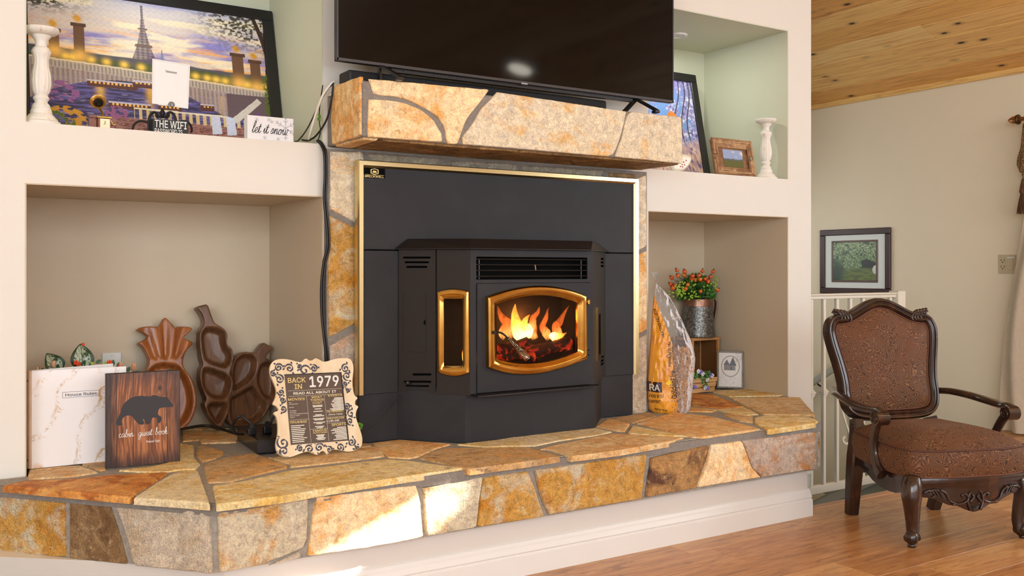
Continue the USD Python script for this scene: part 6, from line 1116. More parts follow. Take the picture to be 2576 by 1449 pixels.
obj('lettering', [btext('GoldenFire', 1695, 997, 12 * PXM, 70 * PXM, PI / 2 + .06, 'l'), btext('PREMIUM ULTRA', 1681, 918, 6 * PXM, 62 * PXM, PI / 2 - .02, 'l'), btext('HEATING PELLETS', 1667, 845, 6 * PXM, 72 * PXM, PI / 2 + .28, 'l'), btext('700 BTU', 1646, 995, 7 * PXM, 33 * PXM, .05), btext('CONTENT', 1641, 1009, 7 * PXM, 28 * PXM, .06), btext('MADE IN THE USA', 1657, 1027, 3.5 * PXM, 30 * PXM, -.1)], brown_ink, bag, smooth=False, kind='stuff')
fx, fy = bag_px(1675, 957); obj('flame_mark', on_bag(ext(Polygon(spl([(fx - 7 * PXM, fy - 2 * PXM), (fx - 2 * PXM, fy + 4 * PXM), (fx + 1 * PXM, fy + 9 * PXM), (fx + 5 * PXM, fy), (fx + 3 * PXM, fy - 6 * PXM), (fx - 3 * PXM, fy - 6 * PXM)], 4, True)), .0004)), M('flame_yellow', (246, 210, 50), .4), bag, smooth=False)

# wooden lantern, galvanised jug, berries
pinew = M('lantern_pine', (196, 146, 92), .5, var=[(30, (1, 1, .1), (166, 114, 64), .4, .7, 4)])
LY = 3.465; la0, la1 = onY(1741, 900, LY)[0], onY(1811, 900, LY)[0]; LZ = FY(LY).px(1780, 849)[1]; ld = .14
lan = Thing('wooden_lantern', 'open pine lantern box carrying the metal jug in the right niche', 'lantern', ((la0 + la1) / 2, LY + ld / 2, HZ))
for x in (la0, la1 - .014):
    for y in (LY, LY + ld - .014): obj('post', bx(x, x + .014, y, y + .014, FHz + .012, LZ - .014, .001), pinew, lan, smooth=False)
obj('top_board', bx(la0 - .004, la1 + .003, LY - .003, LY + ld + .003, LZ - .014, LZ, .0015), pinew, lan, smooth=False); obj('bottom_board', bx(la0 - .004, la1 + .003, LY - .003, LY + ld + .003, FHz, FHz + .012, .0015), pinew, lan, smooth=False)
obj('back_panel', bx(la0 + .014, la1 - .014, LY + ld - .010, LY + ld - .006, FHz + .012, LZ - .014), M('lantern_brown', (126, 84, 44), .6), lan, smooth=False)
for x in (la0 + .004, la1 - .008): obj('side_panel', bx(x, x + .004, LY + .014, LY + ld - .014, FHz + .012, LZ - .014), M('lantern_brown', (126, 84, 44), .6), lan, smooth=False)
obj('hook_wire', tube(spl([onY(u, v, LY + .03) for u, v in ((1752, 862), (1758, 870), (1760, 880), (1756, 887))], 5), .001, 5), dark_metal, lan)
JY = LY + .062; jc = onY(1757, 848, JY)[0]; jc = min(max(jc, la0 + .02), la1 - .02); ppm = FPX / ((jc * SY + JY * CY)); jr = 43.5 / ppm; jh = FY(JY - jr * .6).px(1757, 752)[1] - LZ
jc = onY(1756, 800, JY)[0]
galv = usdkit.material(stage, '/World/Looks/galvanised', {'tc': ('texture_coordinate', {}), 'v': ('voronoi_texture', dict(scale=230)), 'n': ('noise_texture', dict(scale=60, detail=5)), 'sc': ('separate_color', {}), 'mx': ('mix_float', dict(fac=.62)), 'r': ('rgb_ramp', {'ramp': [(.3, lin(74, 74, 72)), (.5, lin(100, 100, 98)), (.68, lin(146, 146, 142))]}), 'p': ('principled_bsdf', dict(metallic=.75, roughness=.42))}, [('tc.object', 'v.vector'), ('tc.object', 'n.vector'), ('v.color', 'sc.color'), ('sc.r', 'mx.a'), ('n.fac', 'mx.b'), ('mx.result', 'r.fac'), ('r.color', 'p.base_color')], surface='p.BSDF')
copper = M('old_copper', (150, 112, 92), .35, .8, var=[(40, (1, 1, .4), (104, 78, 68), .4, .7, 4)])
jug = Thing('metal_jug', 'galvanised metal jug with a copper band on the wooden lantern', 'jug', (jc, JY, LZ))
obj('body', lathe([(.001, LZ + .0006), (jr * .98, LZ + .0006), (jr, LZ + .004), (jr * .97, LZ + .012), (jr * .83, LZ + jh * .80), (jr * .80, LZ + jh * .81), (.001, LZ + jh * .81)], 48, (jc, JY, 0)), galv, jug)
obj('copper_band', lathe([(jr * .80, LZ + jh * .80), (jr * .84, LZ + jh * .805), (jr * .80, LZ + jh * .985), (jr * .83, LZ + jh), (jr * .80, LZ + jh * 1.005), (jr * .75, LZ + jh * .98), (jr * .75, LZ + jh * .80)], 48, (jc, JY, 0)), copper, jug)
hdv = np.array([.93, -.37, 0]) ; hp2 = [np.array([jc, JY, LZ]) + hdv * jr * a + (0, 0, jh * b) for a, b in ((.80, .97), (1.0, .99), (1.09, .9), (1.06, .72), (.98, .5), (.86, .3), (.9, .22), (.96, .24))]
obj('handle', tube(spl(hp2, 6), .0125, sec=[(-.16, -1), (.16, -1), (.16, 1), (-.16, 1)], up=hdv), copper, jug, smooth=30)
bp = Thing('berry_plant', 'artificial berry bush with orange fruits and green leaves in the jug', 'plant', (jc, JY, LZ + jh * .9))
K6 = lambda x, y: (1560 + x / 2.8983, 640 + y / 2.8983)
berry_m = M('berry_orange', (226, 106, 40), .3, var=[(40, (1, 1, 1), (196, 62, 30), .45, .65, 2), (25, (1, 1, 1), (240, 160, 60), .58, .7, 1)]); bud_m = M('bud_green', (150, 184, 60), .35); calyx_m = M('calyx_dark', (70, 40, 28), .6)
rb3 = np.random.RandomState(9); top_c = np.array([jc, JY, LZ + jh]); stems = []
def sph(c, r, n=2): m = trimesh.creation.icosphere(n, r); m.apply_translation(c); return m
for i, (x, y) in enumerate(((414, 116), (420, 155), (375, 170), (367, 216), (383, 243), (468, 150), (470, 124), (527, 158), (545, 188), (493, 220), (477, 250), (600, 122), (575, 155), (584, 183), (600, 205), (620, 180), (641, 197), (658, 163), (677, 125), (586, 268), (707, 260), (522, 176), (398, 226))):
    c = onY(*K6(x, y), JY - .045 - .02 * math.sin(i * 2.1)); b_ = obj('berry', sph(c, .0112 * rb3.uniform(.85, 1.1)), berry_m, bp, smooth=True); dv = c - (top_c - (0, 0, .05)); dv /= np.linalg.norm(dv)
    obj('calyx', [small_leaf(c + dv * .010, dv + .6 * np.array([math.cos(k * 1.57), math.sin(k * 1.57), .0]), .0075, .0022) for k in range(4)], calyx_m, b_, smooth=True)
    stems.append(tube(spl([top_c + (rb3.uniform(-.02, .02), rb3.uniform(-.02, .02), -.03), (top_c + c) / 2 + (0, 0, .012), c - dv * .01], 4), .0012, 4))
obj('stem', stems, dkgreen, bp, smooth=True, kind='stuff')
lv_, bd2 = [], []
for k in range(900):
    a = rb3.uniform(0, 2 * PI); e = rb3.uniform(-.1, 1.45); r = .088 * rb3.uniform(.3, 1.0) ** .5; c = top_c + (-.014, -.005, .008) + np.array([math.cos(a) * math.cos(e) * r * 1.22, math.sin(a) * math.cos(e) * r * .66, math.sin(e) * r * 1.22]); lv_.append(small_leaf(c, c - top_c + rb3.uniform(-.05, .05, 3), .020, .0072, (rb3.uniform(-1, 1), -1, .6)))
for cx_, cy_, n in (((430, 240, 26)), ((455, 285, 12)), ((395, 285, 10)), ((520, 285, 8)), ((560, 310, 6)), ((640, 240, 5)), ((700, 190, 6)), ((690, 230, 5)), ((540, 215, 5))):
    for _ in range(n): bd2.append(sph(onY(*K6(cx_ + rb3.normal(0, 20), cy_ + rb3.normal(0, 20)), JY - .06 - rb3.uniform(0, .02)), .0052, 1))
obj('leaves', lv_, M('bush_leaf', (58, 104, 40), .45, var=[(60, (1, 1, 1), (96, 146, 60), .45, .7, 2)]), bp, smooth=True, kind='stuff'); obj('buds', bd2, bud_m, bp, smooth=True, kind='stuff')
# little planter of pansies
PY = 3.335; k0, k1 = onY(1722, 985, PY)[0], onY(1796, 985, PY)[0]; kz = FY(PY).px(1760, 952)[1]; bask = Thing('planter_box', 'small slatted wooden planter of purple pansies before the lantern', 'planter', ((k0 + k1) / 2, PY + .03, HZ)); ke = onY(1806, 950, PY)[0] - k1
crate_m = M('crate_wood', (204, 164, 108), .6, var=[(34, (.1, 1, 1), (160, 112, 62), .4, .7, 4)])
hs = (kz - HZ)
for j, (za, zb_) in enumerate(((.02, .32), (.36, .66), (.70, 1.0))):
    f0, f1 = za * ke, zb_ * ke
    for y in (PY, PY + .05): obj('slat', hull([(k0 - f0 * .8, y + dy, FHz + hs * za) for dy in (0, .005)] + [(k1 + f0, y + dy, FHz + hs * za) for dy in (0, .005)] + [(k0 - f1 * .8, y + dy, FHz + hs * zb_) for dy in (0, .005)] + [(k1 + f1, y + dy, FHz + hs * zb_) for dy in (0, .005)]), crate_m, bask, smooth=False)
for sx_, x in ((1, k1 - .004), (-1, k0 + .004)): obj('end_board', hull([(x + sx_ * f + dx, y, z) for f, z in ((0, FHz), (ke * .8, kz)) for dx in (0, -sx_ * .005) for y in (PY + .005, PY + .05)]), crate_m, bask, smooth=False)
obj('base', bx(k0, k1, PY + .003, PY + .052, FHz, FHz + .004), crate_m, bask, smooth=False)
pans = Thing('pansies', 'artificial purple and white pansies spilling from the little planter', 'flowers', ((k0 + k1) / 2, PY + .03, kz - .03)); pv, pw2 = M('pansy_violet', (112, 104, 190), .6), M('pansy_white', (214, 212, 226), .6); yel = M('pansy_yellow', (230, 200, 70), .6)
for (x, y), m in (((572, 853), pw2), ((592, 858), pv), ((605, 872), pw2), ((662, 880), pv), ((674, 884), pw2), ((547, 967), pv), ((622, 972), pw2), ((640, 975), pv), ((635, 915), pw2)):
    c = onY(*K6(x, y), PY - .008); p_ = [trimesh.Trimesh(trimesh.creation.icosphere(2).vertices * (.0062, .0018, .0062) + c + .0056 * np.array([math.cos(k * 1.257 + .3), .12 * k, math.sin(k * 1.257 + .3)]), trimesh.creation.icosphere(2).faces) for k in range(5)]
    f_ = obj('blossom', p_, m, pans, smooth=True); obj('eye', sph(c + (0, -.003, 0), .002, 1), yel, f_, smooth=True)
obj('leaves', [small_leaf(onY(*K6(rb3.uniform(520, 660), rb3.uniform(862, 915)), PY + rb3.uniform(-.006, .04)), rb3.uniform(-1, 1, 3) + (0, -.3, .4), .014, .005) for _ in range(150)] + [small_leaf(onY(*K6(620 + rb3.normal(0, 9), y), PY - .007), rb3.uniform(-1, 1, 3) - (0, .4, .4), .011, .004) for y in np.linspace(905, 970, 22)], M('pansy_leaf', (76, 132, 62), .5), pans, smooth=True, kind='stuff')
# small grey frame with a plain printed house map
fb = onZ(1803.5, 976, HZ + .001)[:2]; LF2 = .12; FG = Fr((*fb, HZ + .001), (.62, -.78, 0), (0, 0, 1)); FG = Fr(FG.o, FG.ex, (FG.ex[1] * -math.sin(LF2) * 1., FG.ex[0] * math.sin(LF2), math.cos(LF2)))
gw2 = FG.px(1870.5, 975)[0]; gh2 = FG.px(1796.5, 882)[1]
sfm = Thing('small_frame', 'small grey wooden frame with a black and white house print', 'photo frame', (*FG.w(gw2 / 2, 0)[:2], HZ)); greyw = M('grey_wood', (142, 137, 128), .55, var=[(60, (1, 1, .2), (104, 100, 92), .45, .7, 4)])
frame_bars(FG, 0, gw2, 0, gh2, .0085, .013, greyw, sfm, .0012); obj('backing', FG.m(bx(.004, gw2 - .004, .004, gh2 - .004, -.006, -.002)), matte_black, sfm, smooth=False)
def hmap(X, Y):
    c = np.tile(np.array(lin(226, 222, 216)), (len(X), 1)); c = blend(c, smooth2(.5, .7, nz(X, Y, 3, 2)) * .25, (196, 190, 182)); 
    for pts, k in (([(.22, .48), (.72, .48), (.72, .64), (.22, .64)], (120, 112, 106)), ([(.2, .64), (.34, .80), (.48, .64)], (84, 78, 74)), ([(.44, .62), (.60, .88), (.76, .62)], (70, 66, 62)), ([(.5, .5), (.58, .5), (.58, .58), (.5, .58)], (60, 56, 54))): c = blend(c, inside(pts, X, Y), k)
    rd = np.abs(np.hypot((X - .5) / .38, (Y - .60) / .30) - 1); c = blend(c, (rd < .06) * 1., (168, 162, 156)); c = blend(c, (rd < .015) * (np.sin(np.arctan2(Y - .6, X - .5) * 30) > 0), (90, 86, 82)); c = blend(c, (Y < .30) * (nz(X * 2, Y, 26, 6) > .66) * .6, (150, 144, 140)); return blend(c, (X > .72) * (Y > .72) * (nz(X, Y, 40, 7) > .5) * .4, (120, 116, 112))
mm, pc = grid(FG, .008, gw2 - .008, .008, gh2 - .008, 80, 110, hmap, .0005); obj('print', mm, MP('map_print', .3), sfm, paint=pc, label='printed plain house with a curving path')
obj('easel_back', hull([FG.w(gw2 * .4, gh2 * .6, -.007), FG.w(gw2 * .6, gh2 * .6, -.007), FG.w(gw2 * .4, gh2 * .6, -.009), FG.w(gw2 * .6, gh2 * .6, -.009)] + [np.array([*(FG.w(gw2 * k, 0, 0)[:2] + np.array([.022, .034])), FHz]) for k in (.4, .6)]), matte_black, sfm, smooth=False)
# ================================================================ carved armchair (built in its own axes: x to its picture-right, y to its back)
maho = usdkit.material(stage, '/World/Looks/mahogany', {'tc': ('texture_coordinate', {}), 'm': ('mapping', dict(scale=(1, 1, .3))), 'n': ('noise_texture', dict(scale=22, detail=6, roughness=.6)), 'r': ('rgb_ramp', {'ramp': [(.3, lin(32, 20, 17)), (.55, lin(48, 30, 23)), (.75, lin(86, 49, 31))]}), 'n2': ('noise_texture', dict(scale=190, detail=2)), 'r2': ('rgb_ramp', {'ramp': [(.0, (0, 0, 0)), (.74, (0, 0, 0)), (.8, (1, 1, 1))]}), 'x': ('mix_color', dict(b=lin(150, 116, 90))), 'p': ('principled_bsdf', dict(roughness=.24, specular_ior_level=.5, coat_weight=.35, coat_roughness=.12))},
    [('tc.object', 'm.vector'), ('m.vector', 'n.vector'), ('n.fac', 'r.fac'), ('tc.object', 'n2.vector'), ('n2.fac', 'r2.fac'), ('r2.color', 'x.fac'), ('r.color', 'x.a'), ('x.result', 'p.base_color')], surface='p.BSDF')
def damask(nm, base, light, dark, rust):
    n = {'tc': ('texture_coordinate', {}), 'wn': ('noise_texture', dict(scale=7, detail=2)), 'wv': ('vector_math', dict(math_type='scale', scale=.09)), 'ad': ('vector_math', dict(math_type='add')),
         'v': ('voronoi_texture', dict(scale=17, feature='smooth_f1', smoothness=.35)), 'n': ('noise_texture', dict(scale=24, detail=1.5, distortion=1.2)), 'm1': ('math', dict(math_type='multiply', value2=78.)), 'm2': ('math', dict(math_type='multiply_add', value2=46.)), 's': ('math', dict(math_type='sine')), 'mr': ('map_range', dict(from_min=-1, from_max=1, to_min=0)),
         'r': ('rgb_ramp', {'ramp': [(0, lin(dark)), (.10, lin(dark)), (.26, lin(base)), (.80, lin(base)), (.93, lin(light)), (1, lin(light))]}), 'n3': ('noise_texture', dict(scale=6, detail=3)), 'r3': ('rgb_ramp', {'ramp': [(.4, (0, 0, 0)), (.7, (.55, .55, .55))]}), 'x': ('mix_color', dict(b=lin(rust))), 'fb': ('noise_texture', dict(scale=700, detail=2)), 'b': ('bump', dict(strength=.35, distance=.002)), 'p': ('principled_bsdf', dict(roughness=.62, sheen_weight=.12, sheen_roughness=.4, specular_ior_level=.3, sheen_tint=lin(230, 190, 160)))}
    l = [('tc.object', 'wn.vector'), ('wn.color', 'wv.vector1'), ('tc.object', 'ad.vector1'), ('wv.vector', 'ad.vector2'), ('ad.vector', 'v.vector'), ('ad.vector', 'n.vector'), ('v.distance', 'm1.value1'), ('n.fac', 'm2.value1'), ('m1.value', 'm2.value3'), ('m2.value', 's.value1'), ('s.value', 'mr.value'), ('mr.result', 'r.fac'), ('tc.object', 'n3.vector'), ('n3.fac', 'r3.fac'), ('r3.color', 'x.fac'), ('r.color', 'x.a'), ('x.result', 'p.base_color'), ('mr.result', 'b.height'), ('b.normal', 'p.normal')]
    mats[nm] = usdkit.material(stage, '/World/Looks/' + nm, n, l, surface='p.BSDF'); return mats[nm]
DB = damask('paisley_velvet', (90, 57, 34), (134, 94, 60), (50, 30, 19), (104, 60, 30))
CRZ = math.atan2(-.338, .94)
ch = Thing('armchair', 'carved dark wood armchair upholstered in brown paisley velvet', 'armchair', (3.232, 2.15, 0), CRZ, local=True)
cw = lambda x, y, z: (x, y, z)
half = [(0, .846), (.045, .839), (.09, .819), (.135, .796), (.175, .784), (.205, .782), (.234, .764), (.250, .728), (.250, .69), (.241, .64), (.228, .58), (.219, .52), (.219, .465), (.208, .415), (.178, .383), (.13, .369), (.06, .364)]
LB = math.atan(.105 / .475); CB = Fr((0, .215, .37), (1, 0, 0), (0, math.sin(LB), math.cos(LB))); zc = lambda z: (z - .37) / math.cos(LB)
out = [(x, zc(z)) for x, z in half] + [(-x, zc(z)) for x, z in half[:0:-1]] + []
out = spl(out + [(0, zc(.363))][:0], 8, True); P2 = Polygon(out); out = out if P2.exterior.is_ccw else out[::-1]
tg = np.roll(out, -1, 0) - np.roll(out, 1, 0); tg /= np.linalg.norm(tg, axis=1, keepdims=True); inn = out + np.column_stack([-tg[:, 1], tg[:, 0]]) * .040
inn = np.array([(a + b + c) / 3 for a, b, c in zip(np.roll(inn, 1, 0), inn, np.roll(inn, -1, 0))])
obj('back_frame', CB.m(ring_loft(out, inn, [(0, -.022), (0, .004), (.08, .014), (.22, .019), (.36, .018), (.42, .012), (.5, .011), (.58, .015), (.74, .017), (.88, .012), (1, .004), (1, -.022)])), maho, ch, smooth=40)
pin = poly(inn).buffer(.003)
def shp(P, d): return .002 + .024 * np.sin(np.minimum(1, d / .10) * PI / 2) + .002 * smooth2(0, .008, d)
obj('back_upholstery', CB.m(relief(pin, shp, -.018, .008, round_=.006)), DB, ch, smooth=60)
gimp = M('gimp_brown', (96, 54, 34), .7, bump=(500, .6, .001))
rim = np.array(poly(inn).buffer(-.002).exterior.coords)[:-1]; obj('back_gimp', CB.m(tube(np.column_stack([rim, np.full(len(rim), .0065)]), .0032, 7, closed=True, up=(0, 0, 1))), gimp, ch, smooth=True)
for s in (1, -1):
    for k in range(4):
        x0 = .192 - k * .014; z0 = zc(.786) - .002 * k
        obj('carved_leaf', CB.m(tube(np.column_stack([spl([(s * (x0 + .02), z0 + .012), (s * x0, z0 + .002), (s * (x0 - .012), z0 - .018), (s * (x0 - .006), z0 - .03)], 5), np.full(16, .0125)]), np.linspace(.0078, .003, 16), 7)), maho, ch, smooth=True)
    obj('ear_scroll', CB.m(tube(np.column_stack([curlset((s * .206, zc(.786)), .011, 1.2, 0 if s > 0 else PI, s), np.full(30, .010)]), .0045, 7)), maho, ch, smooth=True)
# seat
seat_half = [(0, -.262), (.08, -.262), (.15, -.252), (.205, -.236), (.236, -.214), (.246, -.17), (.246, -.09), (.236, .0), (.222, .09), (.204, .16), (.18, .196), (.10, .206), (0, .208)]
so = poly(spl([(x, y) for x, y in seat_half] + [(-x, y) for x, y in seat_half[-2:0:-1]], 6, True)); FS = Fr((0, 0, 0), (1, 0, 0), (0, 1, 0))
def band(z0, z1, b0, b1, n=90): return None
ring = np.array([so.exterior.interpolate(i / 140, True).coords[0] for i in range(140)]); cs_ = np.array(so.centroid.coords[0])
lev = [(.238, .985), (.242, 1.), (.262, 1.022), (.29, 1.03), (.315, 1.022), (.332, 1.0)]; v = np.vstack([np.column_stack([cs_ + (ring - cs_) * k, np.full(140, z)]) for z, k in lev]); f = []
for i in range(len(lev) - 1):
    for j in range(140): k = (j + 1) % 140; f += [(i * 140 + j, i * 140 + k, (i + 1) * 140 + k), (i * 140 + j, (i + 1) * 140 + k, (i + 1) * 140 + j)]
m = trimesh.Trimesh(v, np.array(f), process=False); topm = relief(so, lambda P, d: .331 + .062 * np.sin(np.minimum(1, d / .17) * PI / 2) ** .85, .25, .011, round_=.008)
obj('seat_cushion', [m, topm], DB, ch, smooth=60)
obj('seat_piping', tube(np.column_stack([ring, np.full(140, .3325)]), .0034, 7, closed=True, up=(0, 0, 1)), M('piping_dark', (78, 44, 30), .7), ch, smooth=True)
obj('seat_gimp', tube(np.column_stack([cs_ + (ring - cs_) * .99, np.full(140, .2415)]), .004, 7, closed=True, up=(0, 0, 1)), gimp, ch, smooth=True)
obj('seat_base', ext(so.buffer(-.016), .03, .215), maho, ch, smooth=False)
def bend(mesh, fx): mesh.vertices = np.array([fx(*q) for q in mesh.vertices]); return mesh
fa = [(-.225, .238), (.225, .238), (.225, .19), (.205, .172), (.165, .168), (.135, .158), (.1, .142), (.065, .138), (.045, .128), (.02, .118), (0, .114), (-.02, .118), (-.045, .128), (-.065, .138), (-.1, .142), (-.135, .158), (-.165, .168), (-.205, .172), (-.225, .19)]
fap = relief(Polygon(fa), lambda P, d: .022 + .004 * smooth2(0, .012, d) + .010 * smooth2(.205, .225, P[:, 1]), 0, .009, round_=.004)
obj('front_apron', bend(fap, lambda x, z, d: (x, -.215 - .022 * (1 - (x / .225) ** 2) - d + .012, z)), maho, ch, smooth=45)
def carve(pts, r0=.005, r1=.002): c = spl(pts, 6); return tube([(x, -.215 - .022 * (1 - (x / .225) ** 2) - .0175, z) for x, z in c], np.linspace(r0, r1, len(c)), 7)
for s in (1, -1):
    for p in ([(s * .195, .188), (s * .172, .196), (s * .155, .180), (s * .165, .170)], [(s * .178, .192), (s * .158, .196), (s * .142, .176)], [(s * .16, .196), (s * .142, .194), (s * .128, .17)], [(s * .135, .196), (s * .115, .184), (s * .10, .158), (s * .07, .146)], [(s * .09, .146), (s * .055, .146), (s * .03, .160), (s * .038, .178), (s * .055, .176), (s * .05, .166)], [(s * .02, .122), (s * .03, .15), (s * .025, .18), (s * .015, .186)], [(s * .022, .15), (s * .008, .168), (s * .014, .176)]): obj('carving', carve(p), maho, ch, smooth=True)
obj('carved_shell', [tube([(x * .3, -.248, .118), (x, -.252, .136)], [.004, .0025], 6) for x in np.linspace(-.016, .016, 5)], maho, ch, smooth=True, kind='stuff')
for s in (1, -1):
    sa = [(-.2, .238), (.2, .238), (.2, .205), (.16, .2), (.12, .192), (.06, .168), (0, .158), (-.06, .156), (-.11, .16), (-.15, .172), (-.2, .165)]
    sp_ = relief(Polygon(sa), lambda P, d: .020 + .005 * smooth2(.2, .225, P[:, 1]), 0, .012, round_=.004)
    obj('side_rail', bend(sp_, lambda y, z, d, s=s: (s * (.222 - .05 * (y + .2) / .4 + d - .014 - .0), y, z)), maho, ch, smooth=45)
obj('rear_rail', bx(-.17, .17, .175, .2, .17, .235, .003), maho, ch, smooth=False)
# legs
for s, fx, fy in ((-1, -.24, -.235), (1, .236, -.225)):
    k = lambda o, z: (fx + s * o * .7 - s * .012, fy - o * .7 + .014, z)
    c = spl([k(-.010, .236), k(.004, .212), k(.010, .18), k(.003, .14), k(-.006, .095), k(-.010, .058), k(-.004, .03), k(.004, .014)], 6); R = np.interp(np.linspace(0, 1, len(c)), [0, .15, .3, .45, .6, .75, .9, 1], [.030, .035, .0345, .028, .0235, .021, .020, .016])
    lg = obj('leg', tube(c, R, 20), maho, ch, smooth=True)
    b_ = trimesh.creation.icosphere(3, .0235); b_.apply_transform(np.diag([1, 1, 1.05, 1])); b_.apply_translation(k(.009, .0335)); obj('ball_foot', [b_, lathe([(.001, .0), (.013, .0), (.014, .006), (.012, .012), (.001, .012)], 18, k(.006, 0))], maho, lg, smooth=True)
    for t in (1, -1): obj('toe_scroll', tube(np.array([k(.0, .03)]) + np.array([[t * .020, 0, 0], [t * .026, 0, 0]]), .012, 14), maho, lg, smooth=30)
for s, fx in ((-1, -.182), (1, .184)):
    c = spl([(fx * 1.0, .219, 0), (fx * 1.04, .200, .07), (fx * 1.06, .186, .15), (fx * 1.02, .185, .235), (fx * .95, .196, .31), (fx * .9, .214, .372)], 5)
    obj('leg', tube(c, np.interp(np.linspace(0, 1, len(c)), [0, .3, .6, 1], [.021, .024, .027, .021]), sec=[(-1, -.75), (-.75, -1), (.75, -1), (1, -.75), (1, .75), (.75, 1), (-.75, 1), (-1, .75)], up=(1, 0, 0)), maho, ch, smooth=30)
    obj('post_scroll', tube([(fx * .92 - .026, .198, .345), (fx * .92 + .026, .198, .345)], .011, 14), maho, ch, smooth=30)
# arms with scrolled ends and curved supports
oct_ = [(math.cos(a) * 1.0, math.sin(a) * .62) for a in np.arange(12) * PI / 6]
for s in (1, -1):
    c = spl([(s * .225, .262, .470), (s * .250, .20, .474), (s * .272, .12, .468), (s * .284, .04, .458), (s * .282, -.04, .452), (s * .274, -.085, .4545), (s * .272, -.118, .447)], 7)
    R = np.interp(np.linspace(0, 1, len(c)), [0, .3, .7, 1], [.021, .022, .022, .021])
    arm = obj('arm', tube(c, R, sec=oct_, up=(1, 0, 0)), maho, ch, smooth=40)
    cc_ = np.array([s * .272, -.102, .430])
    obj('arm_scroll', tube([cc_ - (s * .024, 0, 0), cc_ + (s * .024, 0, 0)], .0265, 24), maho, arm, smooth=30)
    for t in (-1, 1):
        sp2 = curlset((0, 0), .0225, 1.5, PI / 2, -1); obj('volute', tube(np.column_stack([np.full(len(sp2), cc_[0] + t * .0245), cc_[1] + sp2[:, 0], cc_[2] + sp2[:, 1]]), np.linspace(.0042, .0022, len(sp2)), 7), maho, arm, smooth=True)
    c = spl([(s * .270, -.088, .425), (s * .264, -.066, .395), (s * .256, -.040, .34), (s * .251, -.036, .29), (s * .251, -.058, .245), (s * .252, -.085, .222)], 6)
    obj('arm_support', tube(c, np.interp(np.linspace(0, 1, len(c)), [0, .4, .8, 1], [.018, .0165, .021, .024]), sec=[(math.cos(a) * .8, math.sin(a) * 1.05) for a in np.arange(12) * PI / 6], up=(1, 0, 0)), maho, ch, smooth=40)
# ================================================================ railing, wall picture, outlet, curtain, handrail
rail_m = M('rail_cream', (226, 220, 204), .35)
RY = 3.105; FR2 = FY(RY); rz = .5 * (FR2.px(2060, 740.5)[1] + FR2.px(2240, 734)[1]); nx0, nx1 = FR2.px(2248, 760)[0], FR2.px(2266, 760)[0]; bz1 = FR2.px(2100, 1217 - 4)[1]; bz0 = FR2.px(2100, 1236 - 4)[1]; XL = XE + .001
obj('landing', [bx(4.47, XS, YF, 3.2, -.06, 0)], PLANK[2], floor, smooth=False)
rl = Thing('stair_railing', 'cream painted metal railing of square balusters behind the armchair', 'railing', ((XL + nx1) / 2, RY, bz0))
obj('top_rail', [bx(XL, nx0, RY - .024, RY + .024, rz - .010, rz, .003), bx(XL, nx0, RY - .015, RY + .015, rz - .026, rz - .010, .002)], rail_m, rl, smooth=False)
obj('bottom_rail', bx(XL, nx0, RY - .015, RY + .015, bz0, bz1, .002), rail_m, rl, smooth=False)
obj('newel_post', bx(nx0, nx1, RY - (nx1 - nx0) / 2, RY + (nx1 - nx0) / 2, bz0 - .6, rz + .008, .003), rail_m, rl, smooth=False)
for i, u in enumerate((2039.5, 2071.5, 2104.5, 2138, 2170, 2203, 2238)):
    x = max(FR2.px(u, 900)[0], XL + .0095); b_ = obj('baluster', bx(x - .009, x + .009, RY - .009, RY + .009, bz1, rz - .026, .0015), rail_m, rl, smooth=False)
    zk = .355 if i % 2 else (.355 if i == 0 else .375)
    obj('collar', [bx(x - q, x + q, RY - q, RY + q, zk + a, zk + b, .002) for q, a, b in ((.014, .012, .019), (.0185, .002, .012), (.016, -.008, .002), (.0125, -.018, -.008))], rail_m, b_, smooth=False)
sc = [(2113, 1028), (2119, 1050), (2128, 1078), (2134, 1098), (2132, 1111), (2124, 1115), (2117, 1110), (2116, 1102), (2121, 1098)]
obj('scroll', FR2.m(tube(np.column_stack([spl(FR2.pxs(sc), 6), np.full(49, .012)]), .0055, sec=[(-.4, -1), (.4, -1), (.4, 1), (-.4, 1)], up=(0, 0, 1))), rail_m, rl, smooth=30)
hr = Thing('wall_handrail', 'pale handrail sloping down the stairwell wall behind the railing', 'handrail', onX(2060, 955, XS - .06))
ha, hb_ = onX(2040, 965, XS - .06), onX(2098, 927, XS - .06); hd2 = (hb_ - ha); 
obj('rail', tube([ha - hd2 * 3, ha + hd2 * 2.3], .024, sec=[(-.6, -.9), (.6, -.9), (.8, -.2), (.55, .9), (-.55, .9), (-.8, -.2)], up=(1, 0, 0)), M('handrail_grey', (186, 186, 174), .4), hr, smooth=30)
for k in (-2, .2, 2.0): q = ha + hd2 * k; obj('bracket', tube([q, q + (.03, 0, -.03), (XS, q[1], q[2] - .045)], .006, 8), dark_metal, hr)
ka, kb = onX(2050, 1264, 4.45), onX(2131, 1228, 4.45); kd = kb - ka
obj('trim_1', tube([ka - kd * 2.2 - (0, 0, .02), ka + kd * 2.0 - (0, 0, .02)], .022, sec=[(-.13, -1), (.13, -1), (.13, 1), (-.13, 1)], up=(1, 0, 0)), white_trim, smooth=False, kind='structure')
# treads of the stair below
st = [];
for k in range(9): st.append(bx(4.50, XS - .02, 3.2 + k * .24, 3.2 + (k + 1) * .24 + .02, -.15 * (k + 1) - .04, -.15 * (k + 1)))
tr = Thing('stair_flight', 'carpeted stair treads descending beside the right-hand wall', None, (5, 3.3, -.2), kind='structure')
for m_ in st: obj('tread', m_, M('tread_beige', (170, 156, 134), .9), tr, smooth=False)

